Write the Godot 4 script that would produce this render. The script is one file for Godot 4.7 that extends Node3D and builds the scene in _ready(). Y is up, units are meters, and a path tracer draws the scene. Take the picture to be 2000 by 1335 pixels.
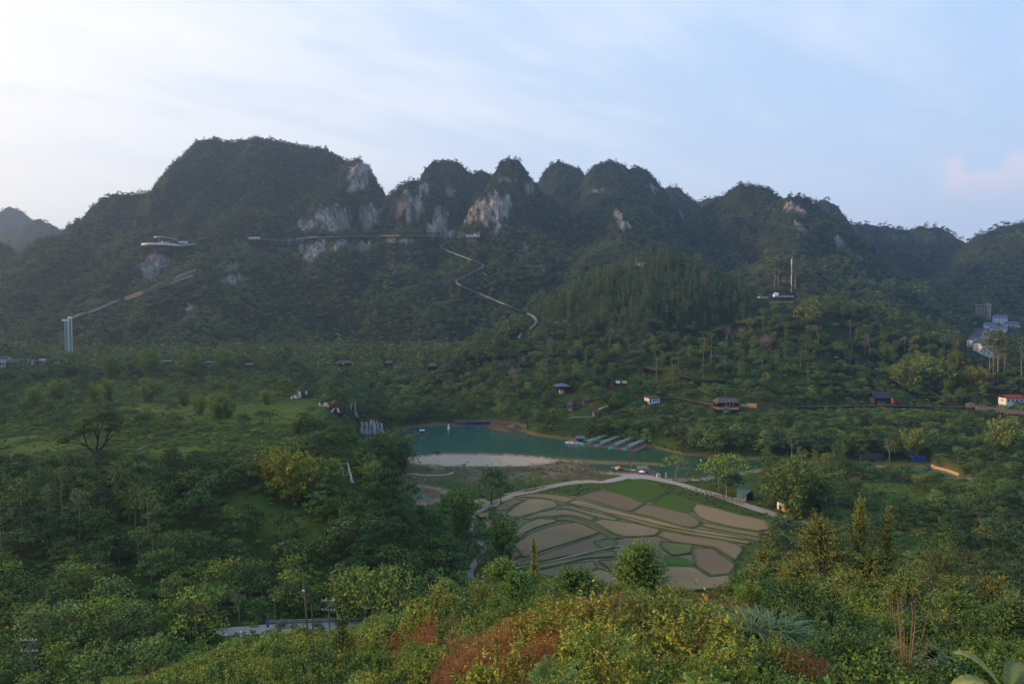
extends Node3D
# A karst valley at dusk: towers of limestone under forest, a green river with rafts, dry paddies, and a scrubby hillside in front.

const EYE := 75.0            # camera height over the river, metres
const FOCAL := 1431.0        # focal length in pixels of the 2000 x 1335 photograph
var tilt := atan(67.5 / 1431.0)
var rng := RandomNumberGenerator.new()
var mats := {}
var names := {}

func _ready():
	rng.seed = 20240611
	make_camera()
	make_sky()
	make_sun()
	make_materials()
	make_terrain()
	make_water()
	make_fields()
	make_structures()
	make_forest()
	make_valley_trees()
	make_foreground()


# ------------------------------------------------------------------ camera, sky, sun
func make_camera():
	var cam := Camera3D.new()
	cam.name = "camera"
	cam.fov = rad_to_deg(2.0 * atan(667.5 / FOCAL))
	cam.near = 0.2
	cam.far = 9000.0
	cam.position = Vector3(0, EYE, 0)
	cam.rotation = Vector3(-tilt, 0, 0)
	cam.current = true
	add_child(cam)

func smooth(a: float, b: float, x: float) -> float:
	return smoothstep(a, b, x)

func make_sky():
	var w := 2048
	var h := 1024
	var data := PackedFloat32Array()
	data.resize(w * h * 3)
	var wisp := FastNoiseLite.new()
	wisp.seed = 11; wisp.noise_type = FastNoiseLite.TYPE_SIMPLEX_SMOOTH; wisp.frequency = 1.0
	wisp.fractal_octaves = 5; wisp.fractal_gain = 0.52
	var puff := FastNoiseLite.new()
	puff.seed = 5; puff.noise_type = FastNoiseLite.TYPE_SIMPLEX_SMOOTH; puff.frequency = 1.0; puff.fractal_octaves = 4
	var sun_dir := Vector3(-sin(deg_to_rad(62.0)), tan(deg_to_rad(9.0)), -cos(deg_to_rad(62.0))).normalized()
	for y in h:
		var el := PI / 2 - PI * (y + 0.5) / h
		var up := sin(el)
		var ce := cos(el)
		for x in w:
			var az := wrapf((x + 0.5) / w * TAU, -PI, PI)   # the picture's left edge lies straight ahead
			var i := (y * w + x) * 3
			if el < -0.06:
				data[i] = 0.16; data[i + 1] = 0.18; data[i + 2] = 0.19
				continue
			var dir := Vector3(sin(az) * ce, up, -cos(az) * ce)
			var c := dir.dot(sun_dir)
			var u := maxf(up, 0.0)
			# blue of the clear sky deepens with height, pales to lilac at the horizon
			var t := pow(1.0 - u, 3.6)
			var r := lerpf(0.335, 0.600, t)
			var g := lerpf(0.550, 0.665, t)
			var b := lerpf(0.860, 0.785, t)
			# bright veil round the sun
			var veil := pow(clampf(c * 0.5 + 0.5, 0.0, 1.0), 4.2) * 0.96
			var veil2 := pow(clampf(c, 0.0, 1.0), 14.0)
			r = lerpf(r, 0.92, clampf(veil * 1.04, 0.0, 1.0)) + veil2 * 0.18
			g = lerpf(g, 0.91, clampf(veil * 1.04, 0.0, 1.0)) + veil2 * 0.13
			b = lerpf(b, 0.92, clampf(veil * 0.98, 0.0, 1.0)) + veil2 * 0.02
			# warm band low on the sun's side
			var low := exp(-u * 9.0) * pow(clampf(c * 0.5 + 0.5, 0.0, 1.0), 5.0)
			r += low * 0.10; g += low * 0.02; b -= low * 0.13
			# high streaky cloud
			if u > 0.02:
				var s := Vector2(dir.x, -dir.z) / (u + 0.16)
				var k := Vector2(s.x * 0.80 + s.y * 0.60, -s.x * 0.60 + s.y * 0.80)
				var n := wisp.get_noise_2d(k.x * 0.55 + 3.1, k.y * 1.5) * 0.62 + wisp.get_noise_2d(k.x * 1.7, k.y * 4.6 + 9.0) * 0.38
				var f := clampf(n * 1.5 + 0.22, 0.0, 1.0) * smooth(0.03, 0.30, u) * (0.30 + 0.55 * veil)
				r = lerpf(r, 0.93, f * 0.85); g = lerpf(g, 0.935, f * 0.80); b = lerpf(b, 0.965, f * 0.7)
				var gap := clampf(-n * 1.4, 0.0, 1.0) * veil * 0.16 * smooth(0.05, 0.3, u)
				r -= gap * 1.3; g -= gap * 0.9; b -= gap * 0.35
			# one low heap of cloud, pink on the sunset side, far to the right
			var a2 := rad_to_deg(az)
			var e2 := rad_to_deg(el)
			if a2 > 28.5 and a2 < 52.0 and e2 > 4.5 and e2 < 13.0:
				var n2 := puff.get_noise_2d(a2 * 0.42, e2 * 0.75) * 0.75
				var top := 8.9 + 0.55 * sin(a2 * 1.9) * exp(-absf(a2 - 31.5) * 0.2) + (a2 - 30.0) * 0.05 + n2 * 1.5
				var body := smooth(30.0, 30.9, a2 + n2) * smooth(52.0, 46.0, a2)
				var heap := body * smooth(top + 0.25, top - 0.25, e2) * smooth(6.4 + n2, 7.8, e2)
				var lit := smooth(6.9, 8.8, e2 - maxf(0.0, a2 - 33.0) * 0.16 + n2 * 0.7)
				r = lerpf(r, lerpf(0.600, 0.775, lit), heap * 0.5)
				g = lerpf(g, lerpf(0.610, 0.690, lit), heap * 0.5)
				b = lerpf(b, lerpf(0.740, 0.760, lit), heap * 0.5)
			data[i] = r * 0.58; data[i + 1] = g * 0.57; data[i + 2] = b * 0.56
	var img := Image.create_from_data(w, h, false, Image.FORMAT_RGBF, data.to_byte_array())
	var pano := PanoramaSkyMaterial.new()
	pano.panorama = ImageTexture.create_from_image(img)
	var sky := Sky.new()
	sky.sky_material = pano
	var env := Environment.new()
	env.background_mode = Environment.BG_SKY
	env.sky = sky
	env.background_energy_multiplier = 1.0
	env.tonemap_mode = Environment.TONE_MAPPER_LINEAR
	env.tonemap_exposure = 2.2
	env.sdfgi_enabled = true
	env.ssao_enabled = true
	env.ssil_enabled = true
	# evening haze, brighter towards the sun
	env.volumetric_fog_enabled = true
	env.volumetric_fog_density = 0.00016
	env.volumetric_fog_albedo = Color(0.70, 0.82, 1.0)
	env.volumetric_fog_anisotropy = 0.5
	var we := WorldEnvironment.new()
	we.name = "sky"
	we.environment = env
	add_child(we)

func make_sun():
	var sun := DirectionalLight3D.new()
	sun.name = "sun"
	sun.light_energy = 0.72
	sun.light_color = Color(1.0, 0.78, 0.52)
	sun.light_angular_distance = 5.0
	sun.shadow_enabled = true
	var az := deg_to_rad(-84.0)
	var el := deg_to_rad(17.0)
	var from := Vector3(sin(az) * cos(el), sin(el), -cos(az) * cos(el))
	sun.look_at_from_position(from * 100.0, Vector3.ZERO)
	add_child(sun)

# ------------------------------------------------------------------ from the photograph's angles to places
func ray(px: float, py: float) -> Vector3:
	var v := Vector3((px - 1000.0) / FOCAL, -(py - 667.5) / FOCAL, -1.0)
	return v.rotated(Vector3.RIGHT, -tilt)

func far_at(px: float, py: float, depth: float) -> Vector3:      # the place seen there, that many metres ahead
	var v := ray(px, py)
	return Vector3(0, EYE, 0) + v * (depth / -v.z)

func flat_at(px: float, py: float, level: float) -> Vector3:     # the place seen there on level ground
	var v := ray(px, py)
	return Vector3(0, EYE, 0) + v * ((level - EYE) / v.y)

func spot(px: float, py: float) -> Vector3:                      # the place seen there on the terrain
	var v := ray(px, py)
	v /= Vector2(v.x, v.z).length()
	var r := 4.0
	var last := 4.0
	while r < 3600.0:
		var p := Vector3(0, EYE, 0) + v * r
		if p.y < height_at(p.x, p.z):
			var lo := last
			var hi := r
			for k in 12:
				var m := (lo + hi) / 2
				var q := Vector3(0, EYE, 0) + v * m
				if q.y < height_at(q.x, q.z):
					hi = m
				else:
					lo = m
			p = Vector3(0, EYE, 0) + v * hi
			return Vector3(p.x, height_at(p.x, p.z), p.z)
		last = r
		r += maxf(1.0, r * 0.006)
	return Vector3(0, EYE, 0) + v * 1500.0

func grounded(px: float, depth: float) -> Vector3:
	var p := far_at(px, 600.0, depth)
	return Vector3(p.x, height_at(p.x, p.z), p.z)

# ------------------------------------------------------------------ naming
func numbered(called: String) -> String:
	if not names.has(called):
		names[called] = 0
		return called
	names[called] += 1
	return "%s_%03d" % [called, names[called]]

func tag(o: Node, label := "", category := "", group := "", kind := ""):
	if label: o.set_meta("label", label)
	if category: o.set_meta("category", category)
	if group: o.set_meta("group", group)
	if kind: o.set_meta("kind", kind)
	return o

func thing(called: String, at: Vector3, turn: float, label: String, category: String, group := "") -> Node3D:
	var o := Node3D.new()
	o.name = numbered(called)
	add_child(o)
	o.position = at
	o.rotation.y = turn
	tag(o, label, category, group)
	return o

func part(called: String, mesh: Mesh, mat: Material, parent: Node3D, kind := "") -> MeshInstance3D:
	var o := MeshInstance3D.new()
	o.name = called
	o.mesh = mesh
	o.material_override = mat
	parent.add_child(o, true)
	if kind: o.set_meta("kind", kind)
	return o

func top(called: String, mesh: Mesh, mat: Material, label := "", category := "", group := "", kind := "") -> MeshInstance3D:
	var o := MeshInstance3D.new()
	o.name = numbered(called)
	o.mesh = mesh
	o.material_override = mat
	add_child(o)
	tag(o, label, category, group, kind)
	return o

func copy(o: Node3D, at: Vector3, turn: float, scaled := 1.0, label := "", group := "") -> Node3D:
	var c: Node3D = o.duplicate()
	var base := String(o.name).rstrip("0123456789").trim_suffix("_")
	c.name = numbered(base)
	add_child(c)
	c.position = at
	c.rotation.y = turn
	c.scale = Vector3.ONE * scaled
	if label: c.set_meta("label", label)
	if group: c.set_meta("group", group)
	return c

func lin(r: float, g: float, b: float) -> Color:
	return Color(r, g, b).linear_to_srgb()

func paint(key: String, c: Color, rough := 0.85, spec := 0.3) -> StandardMaterial3D:
	if mats.has(key): return mats[key]
	var m := StandardMaterial3D.new()
	m.resource_name = key
	m.albedo_color = c
	m.roughness = rough
	m.metallic_specular = spec
	mats[key] = m
	return m
# ------------------------------------------------------------------ terrain
var az_list := PackedFloat32Array()
var r_list := PackedFloat32Array()
var r_inv := PackedFloat32Array()
var grid_h := PackedFloat32Array()
var grid_seen := PackedByteArray()
var n_az := 0
var n_r := 0
var az_first := 0.0
var az_step := 0.0
var az_dense := 0
const DENSE := 0.80          # radians of finely gridded ground either side of the view
var segs: Array = []
var n_hill := FastNoiseLite.new()
var n_fine := FastNoiseLite.new()
var n_rock := FastNoiseLite.new()
var n_zone := FastNoiseLite.new()
var far_bank := PackedVector2Array()
var near_bank := PackedVector2Array()
var fall_edge := PackedVector2Array()
var pool_a := Vector2.ZERO

func ridge(points: Array, slope: float, round_: float, apron: float, apron_slope: float, lower := 5.0):
	for i in points.size() - 1:
		var a: Array = points[i]
		var b: Array = points[i + 1]
		var p := far_at(a[0], a[1], a[2])
		var q := far_at(b[0], b[1], b[2])
		var h := maxf(p.y, q.y) - lower
		var reach := (h - maxf(apron, 0.0)) / slope + maxf(minf(apron, h), 0.0) / apron_slope + round_
		segs.append([Vector2(p.x, p.z), Vector2(q.x, q.z), p.y - lower, q.y - lower, slope, round_, apron, apron_slope, reach * 1.4, 1.0 if lower > 6.0 or apron < 50.0 else 2.1])

func shape_mountains():
	# the great massif on the left
	ridge([[138, 470, 1130], [150, 452, 1140], [168, 425, 1150], [185, 395, 1150], [205, 378, 1160], [240, 374, 1160], [285, 372, 1170], [312, 376, 1180]], 1.2, 12.0, 150.0, 0.55)
	ridge([[334, 372, 1190], [350, 347, 1215], [364, 314, 1230], [375, 286, 1240], [386, 271, 1240], [420, 265, 1250], [445, 272, 1255], [475, 271, 1260], [500, 265, 1260], [540, 270, 1260], [590, 281, 1260], [640, 287, 1255], [662, 303, 1245], [680, 312, 1230]], 1.10, 16.0, 185.0, 0.60)
	ridge([[672, 318, 1215], [684, 309, 1205], [702, 306, 1200], [716, 316, 1195], [730, 340, 1185], [745, 365, 1180], [756, 382, 1175]], 1.35, 10.0, 185.0, 0.60)
	# its spurs towards the valley
	ridge([[420, 300, 1235], [384, 395, 1120], [345, 455, 1040], [322, 487, 1010]], 1.0, 10.0, 170.0, 0.55, 7.0)
	ridge([[520, 280, 1250], [505, 360, 1150], [495, 440, 1070], [470, 475, 1020], [405, 520, 960], [370, 570, 900]], 1.0, 12.0, 160.0, 0.58, 7.0)
	ridge([[620, 300, 1240], [640, 380, 1140], [650, 455, 1075]], 1.1, 12.0, 190.0, 0.60, 7.0)
	# the row of towers in the middle
	ridge([[752, 383, 1160], [766, 372, 1150], [782, 357, 1145], [800, 347, 1145], [826, 349, 1150], [850, 356, 1150]], 1.35, 10.0, 185.0, 0.60)
	ridge([[820, 352, 1270], [832, 324, 1270], [846, 311, 1275], [868, 307, 1280], [890, 310, 1280], [905, 322, 1280], [920, 333, 1270], [943, 329, 1265], [962, 338, 1255]], 1.30, 10.0, 200.0, 0.60)
	ridge([[955, 350, 1165], [966, 331, 1160], [978, 311, 1160], [996, 304, 1160], [1010, 307, 1160], [1022, 320, 1160], [1033, 338, 1160], [1045, 352, 1165], [1054, 374, 1170]], 1.45, 8.0, 185.0, 0.60)
	ridge([[996, 308, 1160], [972, 360, 1115], [955, 420, 1080]], 1.25, 9.0, 190.0, 0.60, 7.0)
	ridge([[1056, 352, 1395], [1066, 328, 1390], [1078, 315, 1390], [1092, 311, 1390], [1110, 318, 1390], [1130, 324, 1395], [1142, 345, 1400]], 1.25, 10.0, 200.0, 0.55)
	ridge([[1140, 352, 1290], [1150, 330, 1285], [1164, 317, 1280], [1190, 309, 1280], [1212, 315, 1280], [1226, 326, 1285], [1246, 322, 1285], [1262, 328, 1285], [1278, 345, 1290], [1292, 362, 1290]], 1.20, 12.0, 190.0, 0.55)
	ridge([[1190, 314, 1280], [1205, 370, 1180], [1215, 440, 1050], [1200, 500, 960]], 0.95, 12.0, 170.0, 0.55, 7.0)
	ridge([[1290, 372, 1420], [1306, 361, 1420], [1325, 363, 1420], [1342, 378, 1420], [1360, 392, 1420]], 1.0, 10.0, 150.0, 0.55)
	ridge([[1355, 392, 1700], [1380, 382, 1700], [1400, 379, 1700], [1420, 385, 1700]], 0.8, 10.0, 150.0, 0.5)
	ridge([[1380, 398, 1240], [1402, 384, 1230], [1424, 368, 1220], [1446, 355, 1215], [1470, 357, 1215], [1500, 364, 1215], [1518, 378, 1215], [1530, 388, 1200]], 0.95, 10.0, 160.0, 0.50)
	ridge([[1528, 388, 1110], [1540, 378, 1105], [1558, 377, 1105], [1575, 380, 1110], [1592, 396, 1120], [1612, 416, 1130], [1632, 428, 1130], [1660, 450, 1120], [1690, 490, 1090]], 1.05, 9.0, 150.0, 0.50)
	ridge([[1556, 384, 1110], [1552, 450, 1020], [1570, 520, 930]], 0.95, 10.0, 130.0, 0.45, 7.0)
	ridge([[1578, 398, 1400], [1592, 386, 1400], [1612, 383, 1400], [1628, 392, 1400], [1640, 414, 1400], [1660, 430, 1420]], 1.1, 8.0, 150.0, 0.5)
	# the right-hand valley's walls
	ridge([[1640, 432, 1500], [1690, 432, 1500], [1730, 436, 1490], [1770, 443, 1480], [1800, 437, 1470], [1830, 438, 1470], [1850, 448, 1470], [1864, 466, 1470], [1880, 485, 1480]], 0.75, 14.0, 60.0, 0.40)
	ridge([[1868, 482, 1350], [1892, 474, 1330], [1906, 463, 1310], [1930, 445, 1290], [1960, 433, 1280], [2000, 429, 1270], [2060, 410, 1260], [2140, 395, 1240], [2250, 400, 1200], [2400, 430, 1150]], 0.62, 16.0, 60.0, 0.40)
	ridge([[1985, 440, 1270], [1960, 500, 1160], [1935, 560, 1060], [1900, 610, 990]], 0.6, 16.0, 40.0, 0.35, 8.0)
	# small towers far to the left
	ridge([[-260, 430, 2300], [-120, 415, 2300], [-40, 425, 2300], [0, 410, 2300], [18, 400, 2300], [36, 404, 2300], [56, 425, 2300], [70, 445, 2300]], 1.0, 14.0, 60.0, 0.5)
	ridge([[50, 425, 2700], [80, 416, 2700], [108, 405, 2700], [130, 412, 2700], [152, 428, 2700], [165, 442, 2700]], 0.9, 14.0, 60.0, 0.5)
	ridge([[-10, 470, 1900], [20, 450, 1900], [55, 428, 1900], [78, 425, 1900], [100, 434, 1900], [130, 452, 1900], [160, 480, 1900]], 0.9, 14.0, 60.0, 0.5)
	ridge([[-300, 420, 1150], [-160, 430, 1150], [-60, 445, 1150], [-10, 466, 1150], [14, 480, 1150], [34, 500, 1150]], 0.9, 14.0, 90.0, 0.5)
	ridge([[34, 520, 1010], [60, 486, 1000], [84, 466, 1000], [112, 459, 1000], [145, 463, 1000], [170, 478, 1010], [196, 500, 1020]], 0.85, 16.0, 90.0, 0.48)
	# the wooded hill over the right bank
	ridge([[1040, 668, 590], [1085, 625, 610], [1130, 590, 630], [1180, 553, 645], [1215, 527, 655], [1250, 510, 660], [1285, 503, 660], [1320, 510, 655], [1380, 535, 645], [1430, 560, 625]], 0.62, 18.0, 40.0, 0.42, 3.0)
	ridge([[1430, 560, 625], [1500, 587, 600], [1560, 590, 590], [1620, 592, 585], [1700, 615, 570], [1780, 645, 550], [1850, 668, 530], [1930, 700, 500], [2020, 735, 470], [2150, 780, 440]], 0.50, 22.0, 25.0, 0.33, 3.0)
	# unseen rise added left of the picture to shade the plateau
	ridge([[-900, 470, 330], [-640, 500, 420], [-420, 540, 560]], 0.55, 20.0, 40.0, 0.4)

func poly_at(line: PackedVector2Array, x: float) -> float:       # depth along a bank at x
	if x <= line[0].x: return line[0].y
	for i in line.size() - 1:
		if x < line[i + 1].x:
			return lerpf(line[i].y, line[i + 1].y, (x - line[i].x) / (line[i + 1].x - line[i].x))
	return line[line.size() - 1].y

func bank_line(list: Array) -> PackedVector2Array:
	var out := PackedVector2Array()
	for p in list:
		var q := flat_at(p[0], p[1], 0.0)
		out.append(Vector2(q.x, -q.z))
	return out

func shape_river():
	far_bank = bank_line([[742, 846], [775, 840], [812, 832], [860, 829], [900, 831], [960, 834], [1020, 842], [1050, 849], [1100, 856], [1150, 859], [1200, 862], [1250, 868], [1300, 878], [1330, 886], [1480, 896], [1600, 902], [1690, 906], [1760, 907], [1822, 909], [1850, 918], [1885, 934]])
	near_bank = bank_line([[730, 902], [790, 897], [822, 893], [868, 889], [930, 889], [1000, 891], [1060, 896], [1100, 902], [1140, 905], [1172, 925], [1200, 927], [1260, 929], [1310, 940], [1370, 938], [1450, 925], [1500, 918], [1640, 915], [1740, 913], [1780, 925], [1840, 938], [1885, 938]])
	for p in [[610, 735], [700, 790], [705, 830], [726, 850], [748, 872], [752, 905], [700, 960], [735, 1010], [820, 1045], [885, 1075], [905, 1110], [900, 1150], [880, 1200]]:
		var q := flat_at(p[0], p[1], 2.0)
		fall_edge.append(Vector2(q.x, -q.z))

func edge_x(d: float) -> float:                                  # x of the plateau's edge at that depth
	var e := fall_edge
	if d >= e[0].y: return e[0].x
	for i in e.size() - 1:
		if d > e[i + 1].y:
			return lerpf(e[i].x, e[i + 1].x, (d - e[i].y) / (e[i + 1].y - e[i].y))
	return e[e.size() - 1].x

func river_depth(x: float, d: float) -> float:                   # metres inside the water's outline, below 0 outside
	var s := -60.0
	if x > -92.0 and x < 205.0:
		s = minf(d - poly_at(near_bank, x), (poly_at(far_bank, x) - d) * 0.9)
		s = minf(s, minf(x + 92.0, 205.0 - x))
	# the shallow side stream and its pool below the falls
	var q := Vector2((x - pool_a.x) / 16.0, (d - pool_a.y) / 13.0)
	s = maxf(s, (1.0 - q.length()) * 12.0)
	return s

func base_height(x: float, z: float) -> float:
	var d := -z
	var r := sqrt(x * x + z * z)
	var px := 1000.0 + FOCAL * clampf(x / maxf(d, 1.0), -2.0, 2.0) if d > 0.0 else (3000.0 if x > 0.0 else -1000.0)
	# valley floor with the river cut into it
	var v := 1.6
	var over := d - poly_at(far_bank, clampf(x, -85.0, 205.0))
	if over > 0.0:
		v += minf(over * 0.10, 24.0) + 1.5 * smooth(0.0, 6.0, over)
	var right := smooth(130.0, 190.0, x) * smooth(330.0, 240.0, d)
	v += right * 3.0
	v += smooth(60.0, 90.0, x) * smooth(230.0, 190.0, d) * 2.0
	# plateau behind the falls, falling to the road on this side
	var into := edge_x(d) - x
	var steep := lerpf(26.0, 14.0, smooth(330.0, 420.0, d))
	var up := smooth(-1.0, steep, into)
	var level := lerpf(9.0, 29.0, smooth(140.0, 245.0, d + into * 0.12))
	level -= smooth(60.0, 0.0, into) * 5.0 * smooth(360.0, 430.0, d)
	# steps of the falls
	level -= 7.0 * smooth(46.0, 36.0, into) * smooth(380.0, 400.0, d)
	v = maxf(v, lerpf(v, level, up))
	if d < 60.0:
		v = minf(v, 12.0)
	if px > 370.0 and px < 800.0 and d > 128.0 and d < 182.0:
		# the bench that carries the lower road
		var bench := smooth(370.0, 410.0, px) * smooth(800.0, 740.0, px) * smooth(128.0, 136.0, d) * smooth(182.0, 160.0, d)
		v = lerpf(v, 10.1 - 3.1 * (px - 420.0) / 300.0, bench)
	var w := river_depth(x, d)
	if w > -8.0:
		v = lerpf(v, -1.8, smooth(-1.5, 6.0, w)) if w > -1.5 else lerpf(v, minf(v, 0.55), smooth(-8.0, -1.5, w))
	# the hillside under the camera
	var slope := lerpf(lerpf(0.428, 0.408, smooth(250.0, 480.0, px)), 0.345, smooth(650.0, 1050.0, px))
	var crest := 122.0
	if px > 700.0:
		crest = lerpf(122.0, 82.0, smooth(700.0, 900.0, px))
		crest = lerpf(crest, 48.0, smooth(900.0, 1200.0, px))
		crest = lerpf(crest, 76.0, smooth(1430.0, 1640.0, px))
	var c0 := lerpf(4.8, 2.4, smooth(600.0, 1150.0, px))
	var past := maxf(0.0, r - crest)
	var fg := EYE - c0 - slope * r - 0.55 * past * smooth(0.0, 12.0, past)
	if d < 0.0:
		fg = EYE - c0 + 0.25 * r * smooth(0.0, 30.0, -d)
	if r < 9.0:
		fg -= (9.0 - r) * 0.05
	var diff := fg - v
	var k := 3.0
	if absf(diff) < k:
		return maxf(fg, v) + (k - absf(diff)) * (k - absf(diff)) / (4.0 * k)
	return maxf(fg, v)

func make_terrain():
	n_hill.seed = 3; n_hill.frequency = 1.0 / 110.0; n_hill.fractal_octaves = 3
	n_fine.seed = 8; n_fine.frequency = 1.0 / 26.0; n_fine.fractal_octaves = 3
	n_rock.seed = 21; n_rock.frequency = 1.0; n_rock.fractal_octaves = 4
	n_zone.seed = 31; n_zone.frequency = 1.0; n_zone.fractal_octaves = 3
	var pa := flat_at(775, 972, 0.0)
	pool_a = Vector2(pa.x, -pa.z)
	shape_river()
	shape_mountains()
	# rings: fine near the eye and across the valley, coarse at the horizon
	var r := 1.5
	while r < 3100.0:
		r_list.append(r)
		if r < 12.0: r += 0.9
		elif r < 100.0: r += 1.3
		elif r < 560.0: r += 2.1
		elif r < 1480.0: r += 3.4
		elif r < 3000.0: r += 22.0
		else: r += 200.0
	n_r = r_list.size()
	r_inv.resize(4500)
	var j := 0
	for i in 4500:
		while j < n_r - 2 and r_list[j + 1] <= float(i): j += 1
		r_inv[i] = clampf(j + (float(i) - r_list[j]) / (r_list[j + 1] - r_list[j]), 0.0, n_r - 1.001)
	az_dense = 540
	az_step = 2.0 * DENSE / (az_dense - 1)
	az_first = -DENSE
	for i in az_dense: az_list.append(az_first + i * az_step)
	var rest := 44
	for i in range(1, rest): az_list.append(DENSE + (TAU - 2.0 * DENSE) * i / rest)
	n_az = az_list.size()
	grid_h.resize(n_az * n_r)
	for i in n_az:
		fill_column(i)
	mark_seen()
	mesh_terrain()

func fill_column(i: int):
	var az := az_list[i]
	var sx := sin(az)
	var sz := -cos(az)
	var ray_dir := Vector2(sx, sz)
	var near := []
	for s in segs:
		var a: Vector2 = s[0]
		var b: Vector2 = s[1]
		var reach: float = s[8]
		var ta := a.dot(ray_dir)
		var tb := b.dot(ray_dir)
		var ca := a.x * sz - a.y * sx
		var cb := b.x * sz - b.y * sx
		if maxf(ta, tb) < -reach: continue
		if minf(ca, cb) > reach or maxf(ca, cb) < -reach: continue
		near.append([a, b - a, 1.0 / maxf((b - a).length_squared(), 0.01), s[2], s[3], s[4], s[5], s[6], s[7], minf(ta, tb) - reach, maxf(ta, tb) + reach, s[9]])
	for j in n_r:
		var r := r_list[j]
		var x := sx * r
		var z := sz * r
		var h := base_height(x, z) if r < 1500.0 else 26.0
		if r > 250.0 or near.size() > 0:
			var warp := 0.55 * n_hill.get_noise_2d(x, z) + 0.22 * n_fine.get_noise_2d(x, z)
			if r < 700.0: warp *= 0.6
			warp = maxf(warp, -0.14)
			var lift := 0.0
			for s in near:
				if r < s[9] or r > s[10]: continue
				var a: Vector2 = s[0]
				var ab: Vector2 = s[1]
				var ox := x - a.x
				var oz := z - a.y
				var t := clampf((ox * ab.x + oz * ab.y) * s[2], 0.0, 1.0)
				ox -= ab.x * t
				oz -= ab.y * t
				ox *= s[11]   # the towers are steeper along the row than towards the river
				var dist := sqrt(ox * ox + oz * oz)
				dist += minf(dist, 110.0) * warp
				var rd: float = s[6]
				var hr: float = lerpf(s[3], s[4], t) - (sqrt(dist * dist + rd * rd) - rd) * s[5]
				var ap: float = s[7]
				if hr < ap:
					hr = ap - (ap - hr) * s[8] / s[5]
				elif hr < ap + 60.0 and ap > 120.0:
					# a band of cliff above the apron
					var c: float = (hr - ap) / 60.0
					hr = ap + 60.0 * (c + 0.16 * sin(c * PI))
				var dd: float = hr - h
				if dd > 5.0: h = hr
				elif dd > -5.0: h = maxf(h, hr) + (5.0 - absf(dd)) * (5.0 - absf(dd)) / 20.0
				lift = 1.0
			if r > 560.0 and lift > 0.0 and h > 40.0:
				h += n_fine.get_noise_2d(x * 1.6 + 90.0, z * 1.6) * minf((h - 40.0) * 0.05, 4.5)
		grid_h[i * n_r + j] = h

func height_at(x: float, z: float) -> float:
	var r := sqrt(x * x + z * z)
	var az := atan2(x, -z)
	var fi: float
	if absf(az) <= DENSE:
		fi = (az - az_first) / az_step
	else:
		var b := az if az > 0.0 else az + TAU
		fi = az_dense - 1 + (b - DENSE) / (TAU - 2.0 * DENSE) * 44.0
	var i0 := int(fi)
	var f := fi - i0
	var i1 := (i0 + 1) % n_az
	i0 = i0 % n_az
	var rr := clampf(r, 1.5, 3098.0)
	var k := int(rr)
	var fj := lerpf(r_inv[k], r_inv[mini(k + 1, 4499)], rr - k)
	var j := mini(int(fj), n_r - 2)
	var g := fj - j
	var a := i0 * n_r + j
	var b2 := i1 * n_r + j
	return lerpf(lerpf(grid_h[a], grid_h[a + 1], g), lerpf(grid_h[b2], grid_h[b2 + 1], g), f)

func slope_at(x: float, z: float, e := 4.0) -> Vector2:
	return Vector2(height_at(x + e, z) - height_at(x - e, z), height_at(x, z + e) - height_at(x, z - e)) / (2.0 * e)

func mark_seen():                                                # ground that no nearer ground hides, give or take a tree
	grid_seen.resize(n_az * n_r)
	for i in n_az:
		var most := -9.0
		for j in n_r:
			var r := r_list[j]
			var h := grid_h[i * n_r + j]
			var a := (h + (14.0 if r > 300.0 else 9.0) - EYE) / r
			grid_seen[i * n_r + j] = 1 if a > most else 0
			most = maxf(most, (h - EYE) / r)

func seen_at(x: float, z: float) -> bool:
	var az := atan2(x, -z)
	if absf(az) > DENSE: return false
	var i := int((az - az_first) / az_step)
	var r := clampf(sqrt(x * x + z * z), 1.5, 4398.0)
	return grid_seen[i * n_r + int(r_inv[int(r)])] == 1

var cliffs: Array = []
func cliff_at(p: Vector3) -> float:                              # how bare the rock is there, 0 to 1
	var most := 0.0
	for c in cliffs:
		var o: Vector3 = c[0]
		var dx: float = (p.x - o.x) / c[1]
		if absf(dx) > 1.6: continue
		var dy: float = (p.y - o.y) / c[2]
		if absf(dy) > 1.6: continue
		if absf(p.z - o.z) > c[3]: continue
		var q := 1.0 - (dx * dx + dy * dy) + 0.75 * n_rock.get_noise_2d(p.x * 0.055, p.y * 0.022) + 0.55 * n_rock.get_noise_2d(p.x * 0.16 + 40.0, p.y * 0.035)
		most = maxf(most, clampf((q - 0.32) * c[4] * 1.2, 0.0, 1.0))
	return most

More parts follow.
